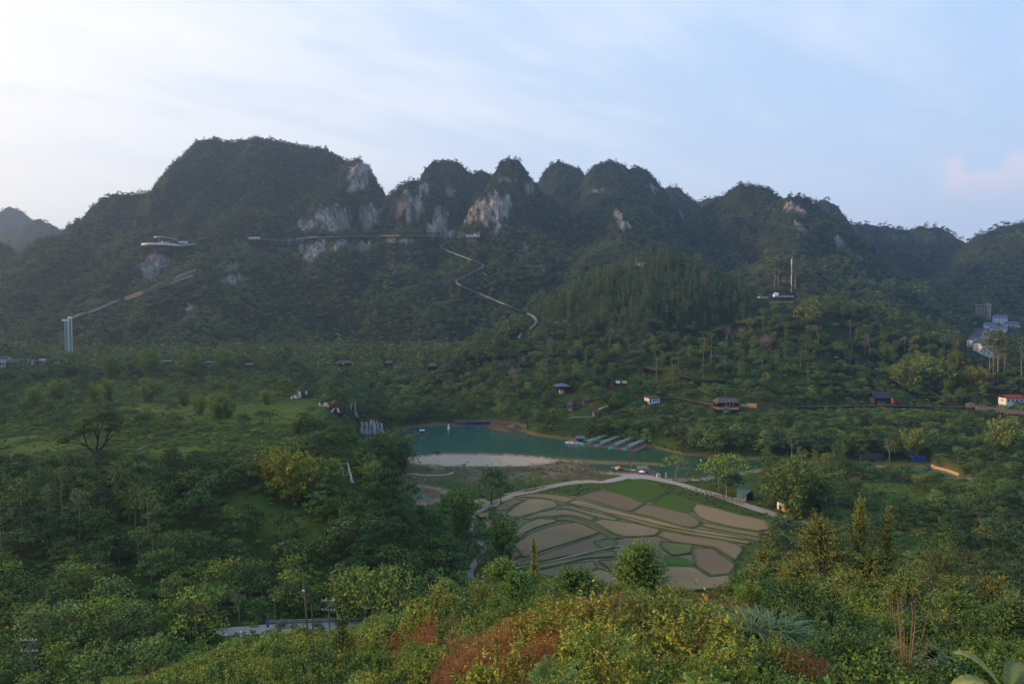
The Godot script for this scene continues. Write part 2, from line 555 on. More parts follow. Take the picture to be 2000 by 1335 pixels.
func find_cliffs():
	for c in [[700, 345, 26, 34, 1.0], [690, 368, 16, 9, 0.8], [645, 425, 42, 34, 0.75], [600, 440, 26, 16, 0.7], [720, 420, 26, 30, 0.6], [612, 488, 34, 30, 1.0], [712, 480, 14, 16, 0.9], [665, 478, 30, 18, 0.5],
			[828, 372, 12, 22, 0.9], [800, 405, 34, 40, 0.55], [852, 432, 20, 36, 1.3], [880, 455, 26, 14, 0.8], [962, 405, 40, 36, 1.5], [975, 445, 12, 14, 0.9], [920, 420, 20, 22, 0.8], [875, 372, 16, 10, 0.7],
			[990, 350, 22, 8, 0.45], [1035, 365, 12, 20, 0.6], [1207, 420, 10, 20, 1.1], [1222, 440, 12, 14, 1.2], [1160, 372, 18, 6, 0.4], [1275, 370, 8, 14, 0.6], [1330, 415, 8, 14, 0.6],
			[1560, 412, 12, 14, 0.6], [1562, 445, 16, 18, 0.9], [1640, 470, 18, 16, 0.6], [1676, 508, 10, 8, 0.9], [1545, 402, 10, 10, 0.8], [302, 515, 26, 26, 1.2], [290, 540, 14, 14, 0.7], [460, 545, 22, 14, 0.7], [375, 600, 16, 8, 0.5],
			[570, 470, 40, 10, 0.45], [780, 470, 40, 8, 0.5], [440, 520, 30, 10, 0.4], [1025, 480, 8, 12, 0.5]]:
		var p := spot(c[0], c[1])
		var m := -p.z / FOCAL
		cliffs.append([p, c[2] * m * 1.15, c[3] * m * 1.2, 90.0, c[4]])

func mesh_terrain():
	find_cliffs()
	find_meadows()
	var verts := PackedVector3Array()
	var cols := PackedColorArray()
	verts.resize(n_az * n_r)
	cols.resize(n_az * n_r)
	for i in n_az:
		var sx := sin(az_list[i])
		var sz := -cos(az_list[i])
		for j in n_r:
			var r := r_list[j]
			var p := Vector3(sx * r, grid_h[i * n_r + j], sz * r)
			cols[i * n_r + j] = ground_color(p, r)
			var c := cols[i * n_r + j].a
			if c < 1.0:
				# bare faces are fretted into ribs and hollows
				var bare := 1.0 - c
				p += Vector3(sx, 0, sz) * bare * 5.0 * n_rock.get_noise_2d(p.x * 0.13, p.y * 0.03)
				cols[i * n_r + j].a = 1.0
			verts[i * n_r + j] = p
	var idx := PackedInt32Array()
	for i in n_az:
		var i2 := (i + 1) % n_az
		for j in n_r - 1:
			var a := i * n_r + j
			var b := i2 * n_r + j
			idx.append_array([a, a + 1, b, b, a + 1, b + 1])
	var norm := PackedVector3Array()
	norm.resize(verts.size())
	for i in n_az:
		var i0 := (i + n_az - 1) % n_az
		var i2 := (i + 1) % n_az
		for j in n_r:
			var u := verts[i2 * n_r + j] - verts[i0 * n_r + j]
			var v := verts[i * n_r + mini(j + 1, n_r - 1)] - verts[i * n_r + maxi(j - 1, 0)]
			norm[i * n_r + j] = u.cross(v).normalized()
			if norm[i * n_r + j].y < 0.0: norm[i * n_r + j] = -norm[i * n_r + j]
	var arr := []
	arr.resize(Mesh.ARRAY_MAX)
	arr[Mesh.ARRAY_VERTEX] = verts
	arr[Mesh.ARRAY_NORMAL] = norm
	arr[Mesh.ARRAY_COLOR] = cols
	arr[Mesh.ARRAY_INDEX] = idx
	var mesh := ArrayMesh.new()
	mesh.add_surface_from_arrays(Mesh.PRIMITIVE_TRIANGLES, arr)
	top("terrain", mesh, mats["ground"], "", "", "", "structure")

func ground_color(p: Vector3, r: float) -> Color:
	var n := n_zone.get_noise_2d(p.x * 0.05, p.z * 0.05)
	var m := n_zone.get_noise_2d(p.x * 0.4 + 50.0, p.z * 0.4)
	if r > 520.0:
		var c := Color(0.030 + 0.012 * n, 0.048 + 0.014 * n, 0.020)
		if r < 1480.0 and absf(atan2(p.x, -p.z)) < DENSE:
			var bare := cliff_at(p)
			if bare > 0.02:
				var streak := n_rock.get_noise_2d(p.x * 0.42 + 7.0, p.y * 0.045) * 0.8 + n_rock.get_noise_2d(p.x * 0.11, p.y * 0.07 + 30.0) * 0.6
				var k := clampf(0.52 + streak * 1.25, 0.0, 1.0)
				var rock := Color(0.40, 0.365, 0.31).lerp(Color(0.060, 0.064, 0.064), 1.0 - k)
				c = c.lerp(rock, smooth(0.05, 0.45, bare))
				c.a = 1.0 - bare
		return c
	var d := -p.z
	# soil and litter under the scrub, mown green where nothing shades it
	var c2 := Color(0.040 + 0.012 * n, 0.070 + 0.022 * n + 0.012 * m, 0.018)
	var mead := meadow_at(p.x, p.z) if r > 150.0 else 0.0
	c2 = c2.lerp(Color(0.080 + 0.02 * n, 0.130 + 0.02 * n + 0.02 * m, 0.028), mead * 0.85)
	if p.y < 5.0 and r > 120.0:
		if p.x > edge_x(d) + 4.0 and d < 345.0 and p.x < 140.0:
			# trodden and grazed grass of the valley floor, browner near the stream
			c2 = Color(0.062 + 0.02 * n, 0.098 + 0.02 * m, 0.024)
			var wash := smooth(300.0, 315.0, d) * smooth(70.0, 30.0, p.x)
			c2 = c2.lerp(Color(0.105, 0.085, 0.050).lerp(Color(0.20, 0.165, 0.115), smooth(0.0, 0.5, m + n)), wash * smooth(-0.35, 0.15, n_zone.get_noise_2d(p.x * 0.16 + 9.0, p.z * 0.16) + 0.1))
		var w := river_depth(p.x, d)
		var farther := smooth(0.0, 6.0, d - poly_at(far_bank, clampf(p.x, -85.0, 205.0)) + 4.0)
		var sand := smooth(-6.0 + 4.4 * farther, -1.0 + 0.6 * farther, w) * (1.0 - 0.45 * farther)
		if p.x > -62.0 and p.x < 40.0 and d > 318.0 and d < 380.0:
			sand = maxf(sand, beach(p.x, d))
		sand *= lerpf(1.0, 0.10, farther * smooth(6.0, 20.0, p.x))
		var pale := Color(0.43 + 0.05 * m, 0.37 + 0.05 * m, 0.29 + 0.04 * m)
		var wet := Color(0.17, 0.13, 0.070)
		c2 = c2.lerp(pale.lerp(wet, smooth(-3.5, -0.4, w)), sand)
	return c2

func beach(x: float, d: float) -> float:                         # the white gravel bar
	var t := clampf((x + 47.0) / 70.0, 0.0, 1.0)
	var mid := lerpf(357.0, 353.0, t)
	var half := 19.0 * sqrt(maxf(0.0, 1.0 - pow(absf(t * 2.0 - 0.85) / 1.15, 2.5)))
	return smooth(3.0, -3.0, absf(d - mid) - half + n_zone.get_noise_2d(x * 0.15, d * 0.15) * 3.0)

func find_meadows():
	for q in [[520, 805, 190, 22], [590, 822, 90, 12], [320, 800, 70, 10], [480, 985, 50, 30], [540, 1020, 70, 28], [640, 1050, 60, 20], [100, 868, 70, 14], [40, 880, 50, 12], [350, 880, 60, 10], [250, 795, 40, 10], [1750, 962, 90, 28], [1660, 1010, 60, 20], [1210, 755, 30, 8], [1620, 655, 60, 14], [1170, 608, 60, 10], [600, 840, 60, 10], [20, 860, 40, 10]]:
		var p := spot(q[0], q[1])
		var a := spot(q[0], q[1] - q[3])
		var b := spot(q[0], q[1] + q[3])
		meadows.append([Vector2(p.x, p.z), q[2] * -p.z / FOCAL, clampf(absf(a.z - b.z) * 0.5, 4.0, 45.0), 0.0])
# ------------------------------------------------------------------ materials
func noise_tex(seed_: int, freq: float, octaves: int, size := 512, bump := false, strength := 4.0) -> NoiseTexture2D:
	var f := FastNoiseLite.new()
	f.seed = seed_
	f.noise_type = FastNoiseLite.TYPE_SIMPLEX_SMOOTH
	f.frequency = freq
	f.fractal_octaves = octaves
	var t := NoiseTexture2D.new()
	t.width = size
	t.height = size
	t.seamless = true
	t.noise = f
	if bump:
		t.as_normal_map = true
		t.bump_strength = strength
	return t

func tone_tex(seed_: int, freq: float, octaves: int, lo: Color, hi: Color, size := 512) -> NoiseTexture2D:
	var t := noise_tex(seed_, freq, octaves, size)
	var g := Gradient.new()
	g.colors = PackedColorArray([lo, hi])
	t.color_ramp = g
	return t

func grainy(key: String, c: Color, lo: float, metres: float, rough := 0.9, spec := 0.25) -> StandardMaterial3D:
	# a surface of that colour with blotches and grain some metres across
	var m := paint(key, c, rough, spec)
	m.albedo_texture = tone_tex(hash(key) % 1000, 0.012, 5, Color(lo, lo, lo), Color(1.0, 1.0, 1.0))
	m.uv1_triplanar = true
	m.uv1_world_triplanar = true
	m.uv1_scale = Vector3.ONE / metres
	return m

func make_materials():
	var m := StandardMaterial3D.new()
	m.resource_name = "ground"
	m.vertex_color_use_as_albedo = true
	m.roughness = 0.95
	m.metallic_specular = 0.15
	m.albedo_texture = tone_tex(4, 0.02, 5, Color(0.80, 0.80, 0.80), Color(1, 1, 1))
	m.uv1_triplanar = true
	m.uv1_world_triplanar = true
	m.uv1_scale = Vector3.ONE / 9.0
	mats["ground"] = m
	for k in ["leaf", "near_leaf"]:
		var l := StandardMaterial3D.new()
		l.resource_name = k
		l.vertex_color_use_as_albedo = true
		l.roughness = 0.62 if k == "near_leaf" else 0.78
		l.metallic_specular = 0.30 if k == "near_leaf" else 0.2
		l.cull_mode = BaseMaterial3D.CULL_DISABLED
		if k == "near_leaf":
			l.backlight_enabled = true
			l.backlight = Color(0.42, 0.50, 0.25)
		mats[k] = l
	var w := StandardMaterial3D.new()
	w.resource_name = "river_water"
	w.vertex_color_use_as_albedo = true
	w.roughness = 0.16
	w.metallic_specular = 0.36
	w.heightmap_enabled = false
	w.normal_enabled = true
	w.normal_texture = noise_tex(77, 0.02, 4, 512, true, 2.0)
	w.normal_scale = 0.35
	w.uv1_triplanar = true
	w.uv1_world_triplanar = true
	w.uv1_scale = Vector3(0.09, 0.09, 0.16)
	mats["water"] = w
	# ploughed and stubbled soil: fine rows along u, clods across
	var im := Image.create(512, 512, false, Image.FORMAT_RGB8)
	var f := FastNoiseLite.new()
	f.seed = 9; f.frequency = 1.0; f.fractal_octaves = 3
	for y in 512:
		for x in 512:
			var ax := x / 512.0 * TAU
			var row := 0.5 + 0.5 * sin(y / 512.0 * TAU * 16.0 + f.get_noise_2d(cos(ax) * 1.3 + 5.0, sin(ax) * 1.3 + y * 0.004) * 3.0)
			var clod := f.get_noise_2d(cos(ax) * 16.0, sin(ax) * 16.0 + y * 0.11) * 0.5 + 0.5
			var v := 0.80 + 0.12 * row + 0.26 * (clod - 0.4)
			im.set_pixel(x, y, Color(v, v, v))
	var it := ImageTexture.create_from_image(im)
	var s := StandardMaterial3D.new()
	s.resource_name = "soil"
	s.vertex_color_use_as_albedo = true
	s.albedo_texture = it
	s.heightmap_enabled = true
	s.heightmap_texture = it
	s.heightmap_scale = 14.0
	s.roughness = 0.98
	s.metallic_specular = 0.1
	mats["soil"] = s
	var v := StandardMaterial3D.new()
	v.resource_name = "plain_colours"
	v.vertex_color_use_as_albedo = true
	v.roughness = 0.8
	v.metallic_specular = 0.25
	mats["plain"] = v
	grainy("concrete", lin(0.40, 0.38, 0.35), 0.72, 4.0)
	grainy("sandy_path", lin(0.44, 0.38, 0.29), 0.66, 3.0)
	grainy("brick_path", lin(0.36, 0.31, 0.26), 0.55, 1.2)
	grainy("dark_timber", lin(0.060, 0.042, 0.032), 0.6, 1.5)
	grainy("red_timber", lin(0.30, 0.115, 0.055), 0.7, 1.5)
	grainy("pale_timber", lin(0.66, 0.46, 0.25), 0.75, 2.0)
	grainy("stone_wall", lin(0.20, 0.18, 0.16), 0.5, 2.0)
	grainy("white_wall", lin(0.80, 0.80, 0.79), 0.86, 3.0)
	grainy("beige_wall", lin(0.52, 0.39, 0.30), 0.8, 3.0)
	grainy("thatch", lin(0.20, 0.165, 0.145), 0.55, 0.8)
	grainy("grey_tile", lin(0.17, 0.145, 0.14), 0.6, 1.0)
	grainy("blue_roof", lin(0.075, 0.12, 0.24), 0.8, 2.0, 0.5, 0.4)
	grainy("slate_roof", lin(0.055, 0.07, 0.10), 0.7, 1.5, 0.7)
	grainy("green_roof", lin(0.085, 0.215, 0.215), 0.8, 2.0, 0.55, 0.4)
	grainy("teal_deck", lin(0.02, 0.38, 0.34), 0.8, 2.0)
	grainy("raft_deck", lin(0.19, 0.18, 0.185), 0.6, 1.5)
	grainy("rusty_red", lin(0.33, 0.075, 0.04), 0.7, 1.5)
	grainy("mossy_rock", lin(0.135, 0.115, 0.060), 0.35, 2.5)
	grainy("pale_rock", lin(0.36, 0.33, 0.28), 0.5, 1.5)
	grainy("asphalt", lin(0.20, 0.195, 0.19), 0.7, 2.5)
	paint("dark_opening", lin(0.012, 0.014, 0.016), 0.4, 0.5)
	paint("glass_green", lin(0.12, 0.26, 0.20), 0.15, 0.5)
	paint("chute", lin(0.13, 0.21, 0.19), 0.5, 0.4)
	paint("steel", lin(0.30, 0.31, 0.31), 0.5, 0.5)
	paint("dark_steel", lin(0.06, 0.06, 0.06), 0.5, 0.5)
	paint("white_paint", lin(0.78, 0.79, 0.80), 0.6)
	paint("brass_rim", lin(0.42, 0.36, 0.26), 0.5, 0.5)
	paint("blue_sheet", lin(0.01, 0.06, 0.36), 0.5)
	paint("track", lin(0.17, 0.16, 0.155), 0.6)
	paint("flag_red", lin(0.62, 0.03, 0.02), 0.8)
	paint("yellow", lin(0.75, 0.5, 0.02), 0.8)
	paint("pink_wall", lin(0.62, 0.25, 0.38), 0.8)
	paint("umbrella_blue", lin(0.05, 0.13, 0.36), 0.8)
	var fall := paint("falling_water", lin(0.66, 0.70, 0.72), 0.5)
	fall.albedo_texture = tone_tex(61, 0.03, 3, Color(0.55, 0.58, 0.6), Color(1, 1, 1))
	fall.uv1_scale = Vector3(3, 0.4, 1)

# ------------------------------------------------------------------ solids with flat faces
class Solid:
	var st := SurfaceTool.new()
	func _init():
		st.begin(Mesh.PRIMITIVE_TRIANGLES)
		st.set_smooth_group(-1)
	func quad(a: Vector3, b: Vector3, c: Vector3, d: Vector3):
		# corners clockwise as seen from outside
		var k := [Vector2(0, 0), Vector2(1, 0), Vector2(1, 1), Vector2(0, 1)]
		var q := [a, b, c, d]
		for i in [0, 1, 2, 0, 2, 3]:
			st.set_uv(k[i])
			st.add_vertex(q[i])
	func tri(a: Vector3, b: Vector3, c: Vector3):
		for p in [a, b, c]:
			st.set_uv(Vector2.ZERO)
			st.add_vertex(p)
	func box(at: Vector3, size: Vector3, turn := 0.0):
		# "at" is the middle of the bottom face
		var b := Basis(Vector3.UP, turn)
		var h := size * 0.5
		var p := []
		for y in [0.0, size.y]:
			for c in [[-1, -1], [1, -1], [1, 1], [-1, 1]]:
				p.append(at + b * Vector3(c[0] * h.x, y, c[1] * h.z))
		hexa(p)
	func hexa(p: Array):
		quad(p[3], p[7], p[6], p[2])
		quad(p[1], p[5], p[4], p[0])
		quad(p[0], p[4], p[7], p[3])
		quad(p[2], p[6], p[5], p[1])
		quad(p[4], p[5], p[6], p[7])
		quad(p[3], p[2], p[1], p[0])
	func beam(a: Vector3, b: Vector3, wide: float, tall: float):
		# a square bar between two points, its top face level across
		var d := (b - a).normalized()
		var side := d.cross(Vector3.UP)
		side = (Vector3.RIGHT if side.length() < 0.05 else side.normalized()) * wide * 0.5
		var up := side.cross(d).normalized() * tall * 0.5
		if up.y < 0.0: up = -up
		hexa([a - side - up, a + side - up, b + side - up, b - side - up, a - side + up, a + side + up, b + side + up, b - side + up] if side.cross(d).y > 0.0 or true else [])
	func gable(at: Vector3, w: float, d: float, h: float, thick := 0.15):
		# a pitched roof, ridge along x, as two slabs
		for s in [-1.0, 1.0]:
			var e := at + Vector3(0, 0, s * d * 0.5)
			var r := at + Vector3(0, h, 0)
			var x := Vector3(w * 0.5, 0, 0)
			var t := Vector3(0, thick, 0)
			if s > 0: hexa([r - x, r + x, e + x, e - x, r - x + t, r + x + t, e + x + t, e - x + t])
			else: hexa([e - x, e + x, r + x, r - x, e - x + t, e + x + t, r + x + t, r - x + t])
	func gable_wall(at: Vector3, d: float, h: float, thick: float):
		# the triangle under a pitched roof, across x
		var t := Vector3(thick * 0.5, 0, 0)
		var a := at + Vector3(0, 0, -d * 0.5)
		var b := at + Vector3(0, 0, d * 0.5)
		var c := at + Vector3(0, h, 0)
		tri(a + t, b + t, c + t)
		tri(b - t, a - t, c - t)
		tri(a + t, c + t, b + t)
		tri(b - t, c - t, a - t)
	func hip(at: Vector3, w: float, d: float, h: float, ridge: float):
		var a := at + Vector3(-w / 2, 0, d / 2)
		var b := at + Vector3(w / 2, 0, d / 2)
		var c := at + Vector3(w / 2, 0, -d / 2)
		var e := at + Vector3(-w / 2, 0, -d / 2)
		var r1 := at + Vector3(-ridge / 2, h, 0)
		var r2 := at + Vector3(ridge / 2, h, 0)
		quad(a, r1, r2, b)
		quad(c, r2, r1, e)
		tri(b, r2, c)
		tri(e, r1, a)
		quad(a, b, c, e)
	func drum(at: Vector3, r0: float, r1: float, h: float, sides := 24, squash := 1.0):
		for i in sides:
			var a := TAU * i / sides
			var b := TAU * (i + 1) / sides
			var pa := Vector3(cos(a), 0, sin(a) * squash)
			var pb := Vector3(cos(b), 0, sin(b) * squash)
			quad(at + pb * r0, at + pb * r1 + Vector3(0, h, 0), at + pa * r1 + Vector3(0, h, 0), at + pa * r0)
			tri(at + Vector3(0, h, 0), at + pa * r1 + Vector3(0, h, 0), at + pb * r1 + Vector3(0, h, 0))
			tri(at, at + pb * r0, at + pa * r0)
	func mesh() -> ArrayMesh:
		st.generate_normals()
		return st.commit()

func boxed(at: Vector3, size: Vector3, turn := 0.0) -> ArrayMesh:
	var s := Solid.new()
	s.box(at, size, turn)
	return s.mesh()
# ------------------------------------------------------------------ mesh helpers
class Leafy:
	var v := PackedVector3Array()
	var n := PackedVector3Array()
	var c := PackedColorArray()
	var ix := PackedInt32Array()

	func leaf(p: Vector3, along: Vector3, face: Vector3, long: float, wide: float, col: Color):
		# a four-cornered leaf, broadest before the middle, bent a little at its midrib
		var side := along.cross(face).normalized() * wide * 0.5
		var k := v.size()
		var m := p + along * long * 0.45
		var sag := face * wide * 0.18
		v.append(p); v.append(m + side - sag); v.append(p + along * long - sag); v.append(m - side - sag)
		for q in 4:
			n.append(face); c.append(col)
		ix.append_array([k, k + 2, k + 1, k, k + 3, k + 2])

	func blade(p: Vector3, along: Vector3, bend: Vector3, face: Vector3, long: float, wide: float, col: Color, steps := 4):
		# an arching grass blade
		var k := v.size()
		var side := along.cross(face).normalized()
		if side.length() < 0.5: side = Vector3.RIGHT
		for s in steps + 1:
			var t := float(s) / steps
			var q := p + along * long * t * (1.0 - 0.25 * t) + bend * long * t * t * 0.75
			var w := wide * (1.0 - t * t) * 0.5 + 0.001
			v.append(q + side * w); v.append(q - side * w)
			var f := (face + along * t * 0.6 - bend * t * 0.3).normalized()
			n.append(f); n.append(f)
			c.append(col); c.append(col)
			if s < steps:
				var a := k + s * 2
				ix.append_array([a, a + 1, a + 2, a + 1, a + 3, a + 2])

	func tube(pts: Array, radii: Array, sides: int, col: Color):
		var k := v.size()
		for i in pts.size():
			var d: Vector3 = (pts[mini(i + 1, pts.size() - 1)] - pts[maxi(i - 1, 0)]).normalized()
			var x := d.cross(Vector3(0.31, 0.22, 0.92)).normalized()
			var y := d.cross(x)
			for s in sides:
				var a := TAU * s / sides
				var o := x * cos(a) + y * sin(a)
				v.append(pts[i] + o * radii[i]); n.append(o); c.append(col)
		for i in pts.size() - 1:
			for s in sides:
				var a := k + i * sides + s
				var b := k + i * sides + (s + 1) % sides
				ix.append_array([a, a + sides, b, b, a + sides, b + sides])

	func mesh() -> ArrayMesh:
		var arr := []
		arr.resize(Mesh.ARRAY_MAX)
		arr[Mesh.ARRAY_VERTEX] = v
		arr[Mesh.ARRAY_NORMAL] = n
		arr[Mesh.ARRAY_COLOR] = c
		arr[Mesh.ARRAY_INDEX] = ix
		var m := ArrayMesh.new()
		m.add_surface_from_arrays(Mesh.PRIMITIVE_TRIANGLES, arr)
		return m

func around(g: RandomNumberGenerator) -> Vector3:
	var y := g.randf_range(-1.0, 1.0)
	var a := g.randf() * TAU
	var s := sqrt(1.0 - y * y)
	return Vector3(cos(a) * s, y, sin(a) * s)

const LEAF_GAIN := 1.78   # how pale foliage is, set once for every plant

func shade(c: Color, k: float, warm := 0.0) -> Color:
	return Color(c.r * k * (1.0 + warm), c.g * k, c.b * k * (1.0 - warm))

func clump(m: Leafy, g: RandomNumberGenerator, at: Vector3, rad: Vector3, count: int, leaf: float, col: Color, droop := 0.25, narrow := 0.55):
	for i in count:
		var o := around(g)
		if o.y < -0.3: o.y = -o.y * 0.6
		o = o.normalized()
		var p := at + o * rad * g.randf_range(0.6, 1.0)
		var face := (o * 0.8 + Vector3.UP * 0.45 + around(g) * 0.75).normalized()
		var along := (o * 0.7 + around(g) * 0.8 - Vector3.UP * droop)
		along = (along - face * along.dot(face)).normalized()
		var k := g.randf_range(0.72, 1.30)
		m.leaf(p - along * leaf * 0.5, along, face, leaf * g.randf_range(0.7, 1.25), leaf * narrow * g.randf_range(0.8, 1.3), shade(col, k * LEAF_GAIN, g.randf_range(-0.10, 0.14)))

func add_crown(m: Leafy, g: RandomNumberGenerator, base: float, w: float, h: float, clumps: int, count: int, leaf: float, col: Color, shape := "round"):
	for i in clumps:
		var o := around(g)
		var p: Vector3
		var cr := w * g.randf_range(0.15, 0.25)
		var flat := 0.75
		match shape:
			"round":
				if o.y < -0.2: o.y = absf(o.y) * 0.8
				p = o.normalized() * Vector3(w * 0.5, h * 0.5, w * 0.5) * g.randf_range(0.55, 0.88) + Vector3(0, base + h * 0.5, 0)
			"tall":
				var t := g.randf()
				var rr := w * 0.42 * (0.35 + 0.85 * sin(PI * clampf(t * 0.92 + 0.10, 0, 1))) * g.randf_range(0.5, 1.0)
				var a := g.randf() * TAU
				p = Vector3(cos(a) * rr, base + h * t, sin(a) * rr)
				flat = 0.9
			"tier":
				var lv := g.randi_range(0, 3)
				var a := g.randf() * TAU
				var rr: float = w * 0.5 * sqrt(g.randf()) * [1.0, 0.95, 0.75, 0.45][lv]
				p = Vector3(cos(a) * rr, base + h * (0.14 + 0.26 * lv) + g.randf_range(-0.12, 0.12) * h - rr * 0.10, sin(a) * rr)
				flat = 0.62
			"cone":
				var t := pow(g.randf(), 1.3)
				var rr := w * 0.5 * (1.0 - t) * g.randf_range(0.55, 1.0)
				var a := g.randf() * TAU
				p = Vector3(cos(a) * rr, base + h * t, sin(a) * rr)
				cr *= 0.6 + 0.5 * (1.0 - t)
			"umbrella":
				var a := g.randf() * TAU
				var rr := w * 0.5 * sqrt(g.randf())
				p = Vector3(cos(a) * rr, base + h * (0.9 - 0.7 * pow(rr / (w * 0.5), 2.0)) - g.randf() * h * 0.15, sin(a) * rr)
				flat = 0.5
		clump(m, g, p, Vector3(cr, cr * flat, cr), count, leaf, shade(col, g.randf_range(0.78, 1.22), g.randf_range(-0.08, 0.10)))

func add_trunk(m: Leafy, g: RandomNumberGenerator, h: float, r: float, col: Color, boughs: int, spread: float, lean := 0.05):
	var pts := []
	var rad := []
	var x := g.randf_range(-lean, lean)
	var z := g.randf_range(-lean, lean)
	for i in 5:
		var t := i / 4.0
		pts.append(Vector3(x * h * t * t + g.randf_range(-0.03, 0.03) * h * t, h * t - 0.3, z * h * t * t))
		rad.append(r * (1.0 - 0.65 * t))
	m.tube(pts, rad, 6, col)
	for b in boughs:
		var t := g.randf_range(0.45, 0.95)
		var p: Vector3 = (pts[int(t * 4.0)] as Vector3).lerp(pts[mini(int(t * 4.0) + 1, 4)], t * 4.0 - int(t * 4.0))
		var a := g.randf() * TAU
		var q := p + Vector3(cos(a) * spread, spread * g.randf_range(0.35, 0.9), sin(a) * spread)
		m.tube([p, p.lerp(q, 0.5) + Vector3(0, spread * 0.08, 0), q], [r * 0.42 * (1.1 - t * 0.5), r * 0.25, r * 0.08], 4, col)

func make_rng(s: int) -> RandomNumberGenerator:
	var g := RandomNumberGenerator.new()
	g.seed = s
	return g

func scatter_out(called: String, mesh: Mesh, mat: Material, where: Array, tints: PackedColorArray, label: String, category: String):
	if where.is_empty(): return
	var mm := MultiMesh.new()
	mm.transform_format = MultiMesh.TRANSFORM_3D
	mm.use_colors = true
	mm.mesh = mesh
	mm.instance_count = where.size()
	for i in where.size():
		mm.set_instance_transform(i, where[i])
		mm.set_instance_color(i, tints[i])
	var o := MultiMeshInstance3D.new()
	o.name = numbered(called)
	o.multimesh = mm
	o.material_override = mat
	add_child(o)
	tag(o, label, category, "", "stuff")
# ------------------------------------------------------------------ water
func sheet_grid(x0: float, x1: float, d0: float, d1: float, step: float, level: float, tint: Callable, only: Callable) -> ArrayMesh:
	var nx := int((x1 - x0) / step) + 1
	var nd := int((d1 - d0) / step) + 1
	var m := Leafy.new()
	for i in nd:
		for k in nx:
			var x := x0 + k * step
			var d := d0 + i * step
			m.v.append(Vector3(x, level, -d))
			m.n.append(Vector3.UP)
			m.c.append(tint.call(x, d))
	for i in nd - 1:
		for k in nx - 1:
			if not only.call(x0 + (k + 0.5) * step, d0 + (i + 0.5) * step): continue
			var a := i * nx + k
			m.ix.append_array([a, a + nx, a + 1, a + 1, a + nx, a + nx + 1])
	return m.mesh()

func river_tint(x: float, d: float) -> Color:
	var w := river_depth(x, d)
	var n := n_zone.get_noise_2d(x * 0.05, d * 0.09)
	var n2 := n_zone.get_noise_2d(x * 0.22 + 9.0, d * 0.4)
	var c := Color(0.014, 0.082, 0.060).lerp(Color(0.026, 0.068, 0.038), smooth(-40.0, 70.0, x + n * 30.0))
	c = c.lerp(Color(0.018, 0.066, 0.052), smooth(120.0, 180.0, x))
	# the bed shows through near the gravel bar and along its drowned tail
	var off := d - poly_at(near_bank, x)
	var shoal := smooth(17.0, 0.0, off + n * 6.0) * smooth(-75.0, -40.0, x) * smooth(95.0, 55.0, x)
	var t := clampf((x - 20.0) / 56.0, 0.0, 1.0)
	var mid := lerpf(356.0, 347.0, t)
	var tail := smooth(lerpf(7.0, 2.0, t) + 3.0, 0.0, absf(d - mid) + n2 * 3.0) * smooth(80.0, 66.0, x) * smooth(12.0, 22.0, x)
	c = c.lerp(Color(0.120, 0.105, 0.040), shoal * 0.75)
	c = c.lerp(Color(0.26, 0.19, 0.08), tail * (0.75 + 0.25 * n2))
	c = c.lerp(Color(0.10, 0.085, 0.04), smooth(4.0, 0.0, w) * 0.5)
	return c

func make_water():
	var m := sheet_grid(-100.0, 214.0, 300.0, 490.0, 2.0, 0.0, river_tint, func(x, d): return x < 60.0 or d > 305.0)
	top("river", m, mats["water"], "", "", "", "structure")
	var p := sheet_grid(pool_a.x - 17.0, pool_a.x + 24.0, pool_a.y - 14.0, minf(pool_a.y + 20.0, 299.9), 1.5, 0.004,
		func(x, d): return Color(0.014, 0.085, 0.080).lerp(Color(0.075, 0.072, 0.042), smooth(4.0, 12.0, (x - pool_a.x) + n_zone.get_noise_2d(x * 0.2, d * 0.2) * 6.0)),
		func(x, d): return true)
	top("pool", p, mats["water"], "", "", "", "structure")
	make_falls()

func fall_strip(m: Solid, pts: Array, w0: float, w1: float, g: RandomNumberGenerator):
	# water running down through these points, in a few ragged threads
	for k in 7:
		var off := (k - 3.0) / 7.0 + g.randf_range(-0.04, 0.04)
		var thin := g.randf_range(0.35, 1.1)
		for i in pts.size() - 1:
			var a: Vector3 = pts[i]
			var b: Vector3 = pts[i + 1]
			var wa := lerpf(w0, w1, float(i) / (pts.size() - 1))
			var wb := lerpf(w0, w1, float(i + 1) / (pts.size() - 1))
			var ja := 0.05 * wa * sin(i * 1.3 + k * 1.7)
			var jb := 0.05 * wb * sin((i + 1) * 1.3 + k * 1.7)
			var z := Vector3(0, 0, 0.08 * k)
			var ha := wa * 0.085 * thin * (0.7 + 0.5 * sin(i * 1.9 + k))
			var hb := wb * 0.085 * thin * (0.7 + 0.5 * sin((i + 1) * 1.9 + k))
			m.quad(a + Vector3(off * wa + ja - ha, 0, 0) + z, a + Vector3(off * wa + ja + ha, 0, 0) + z, b + Vector3(off * wb + jb + hb, 0, 0) + z, b + Vector3(off * wb + jb - hb, 0, 0) + z)

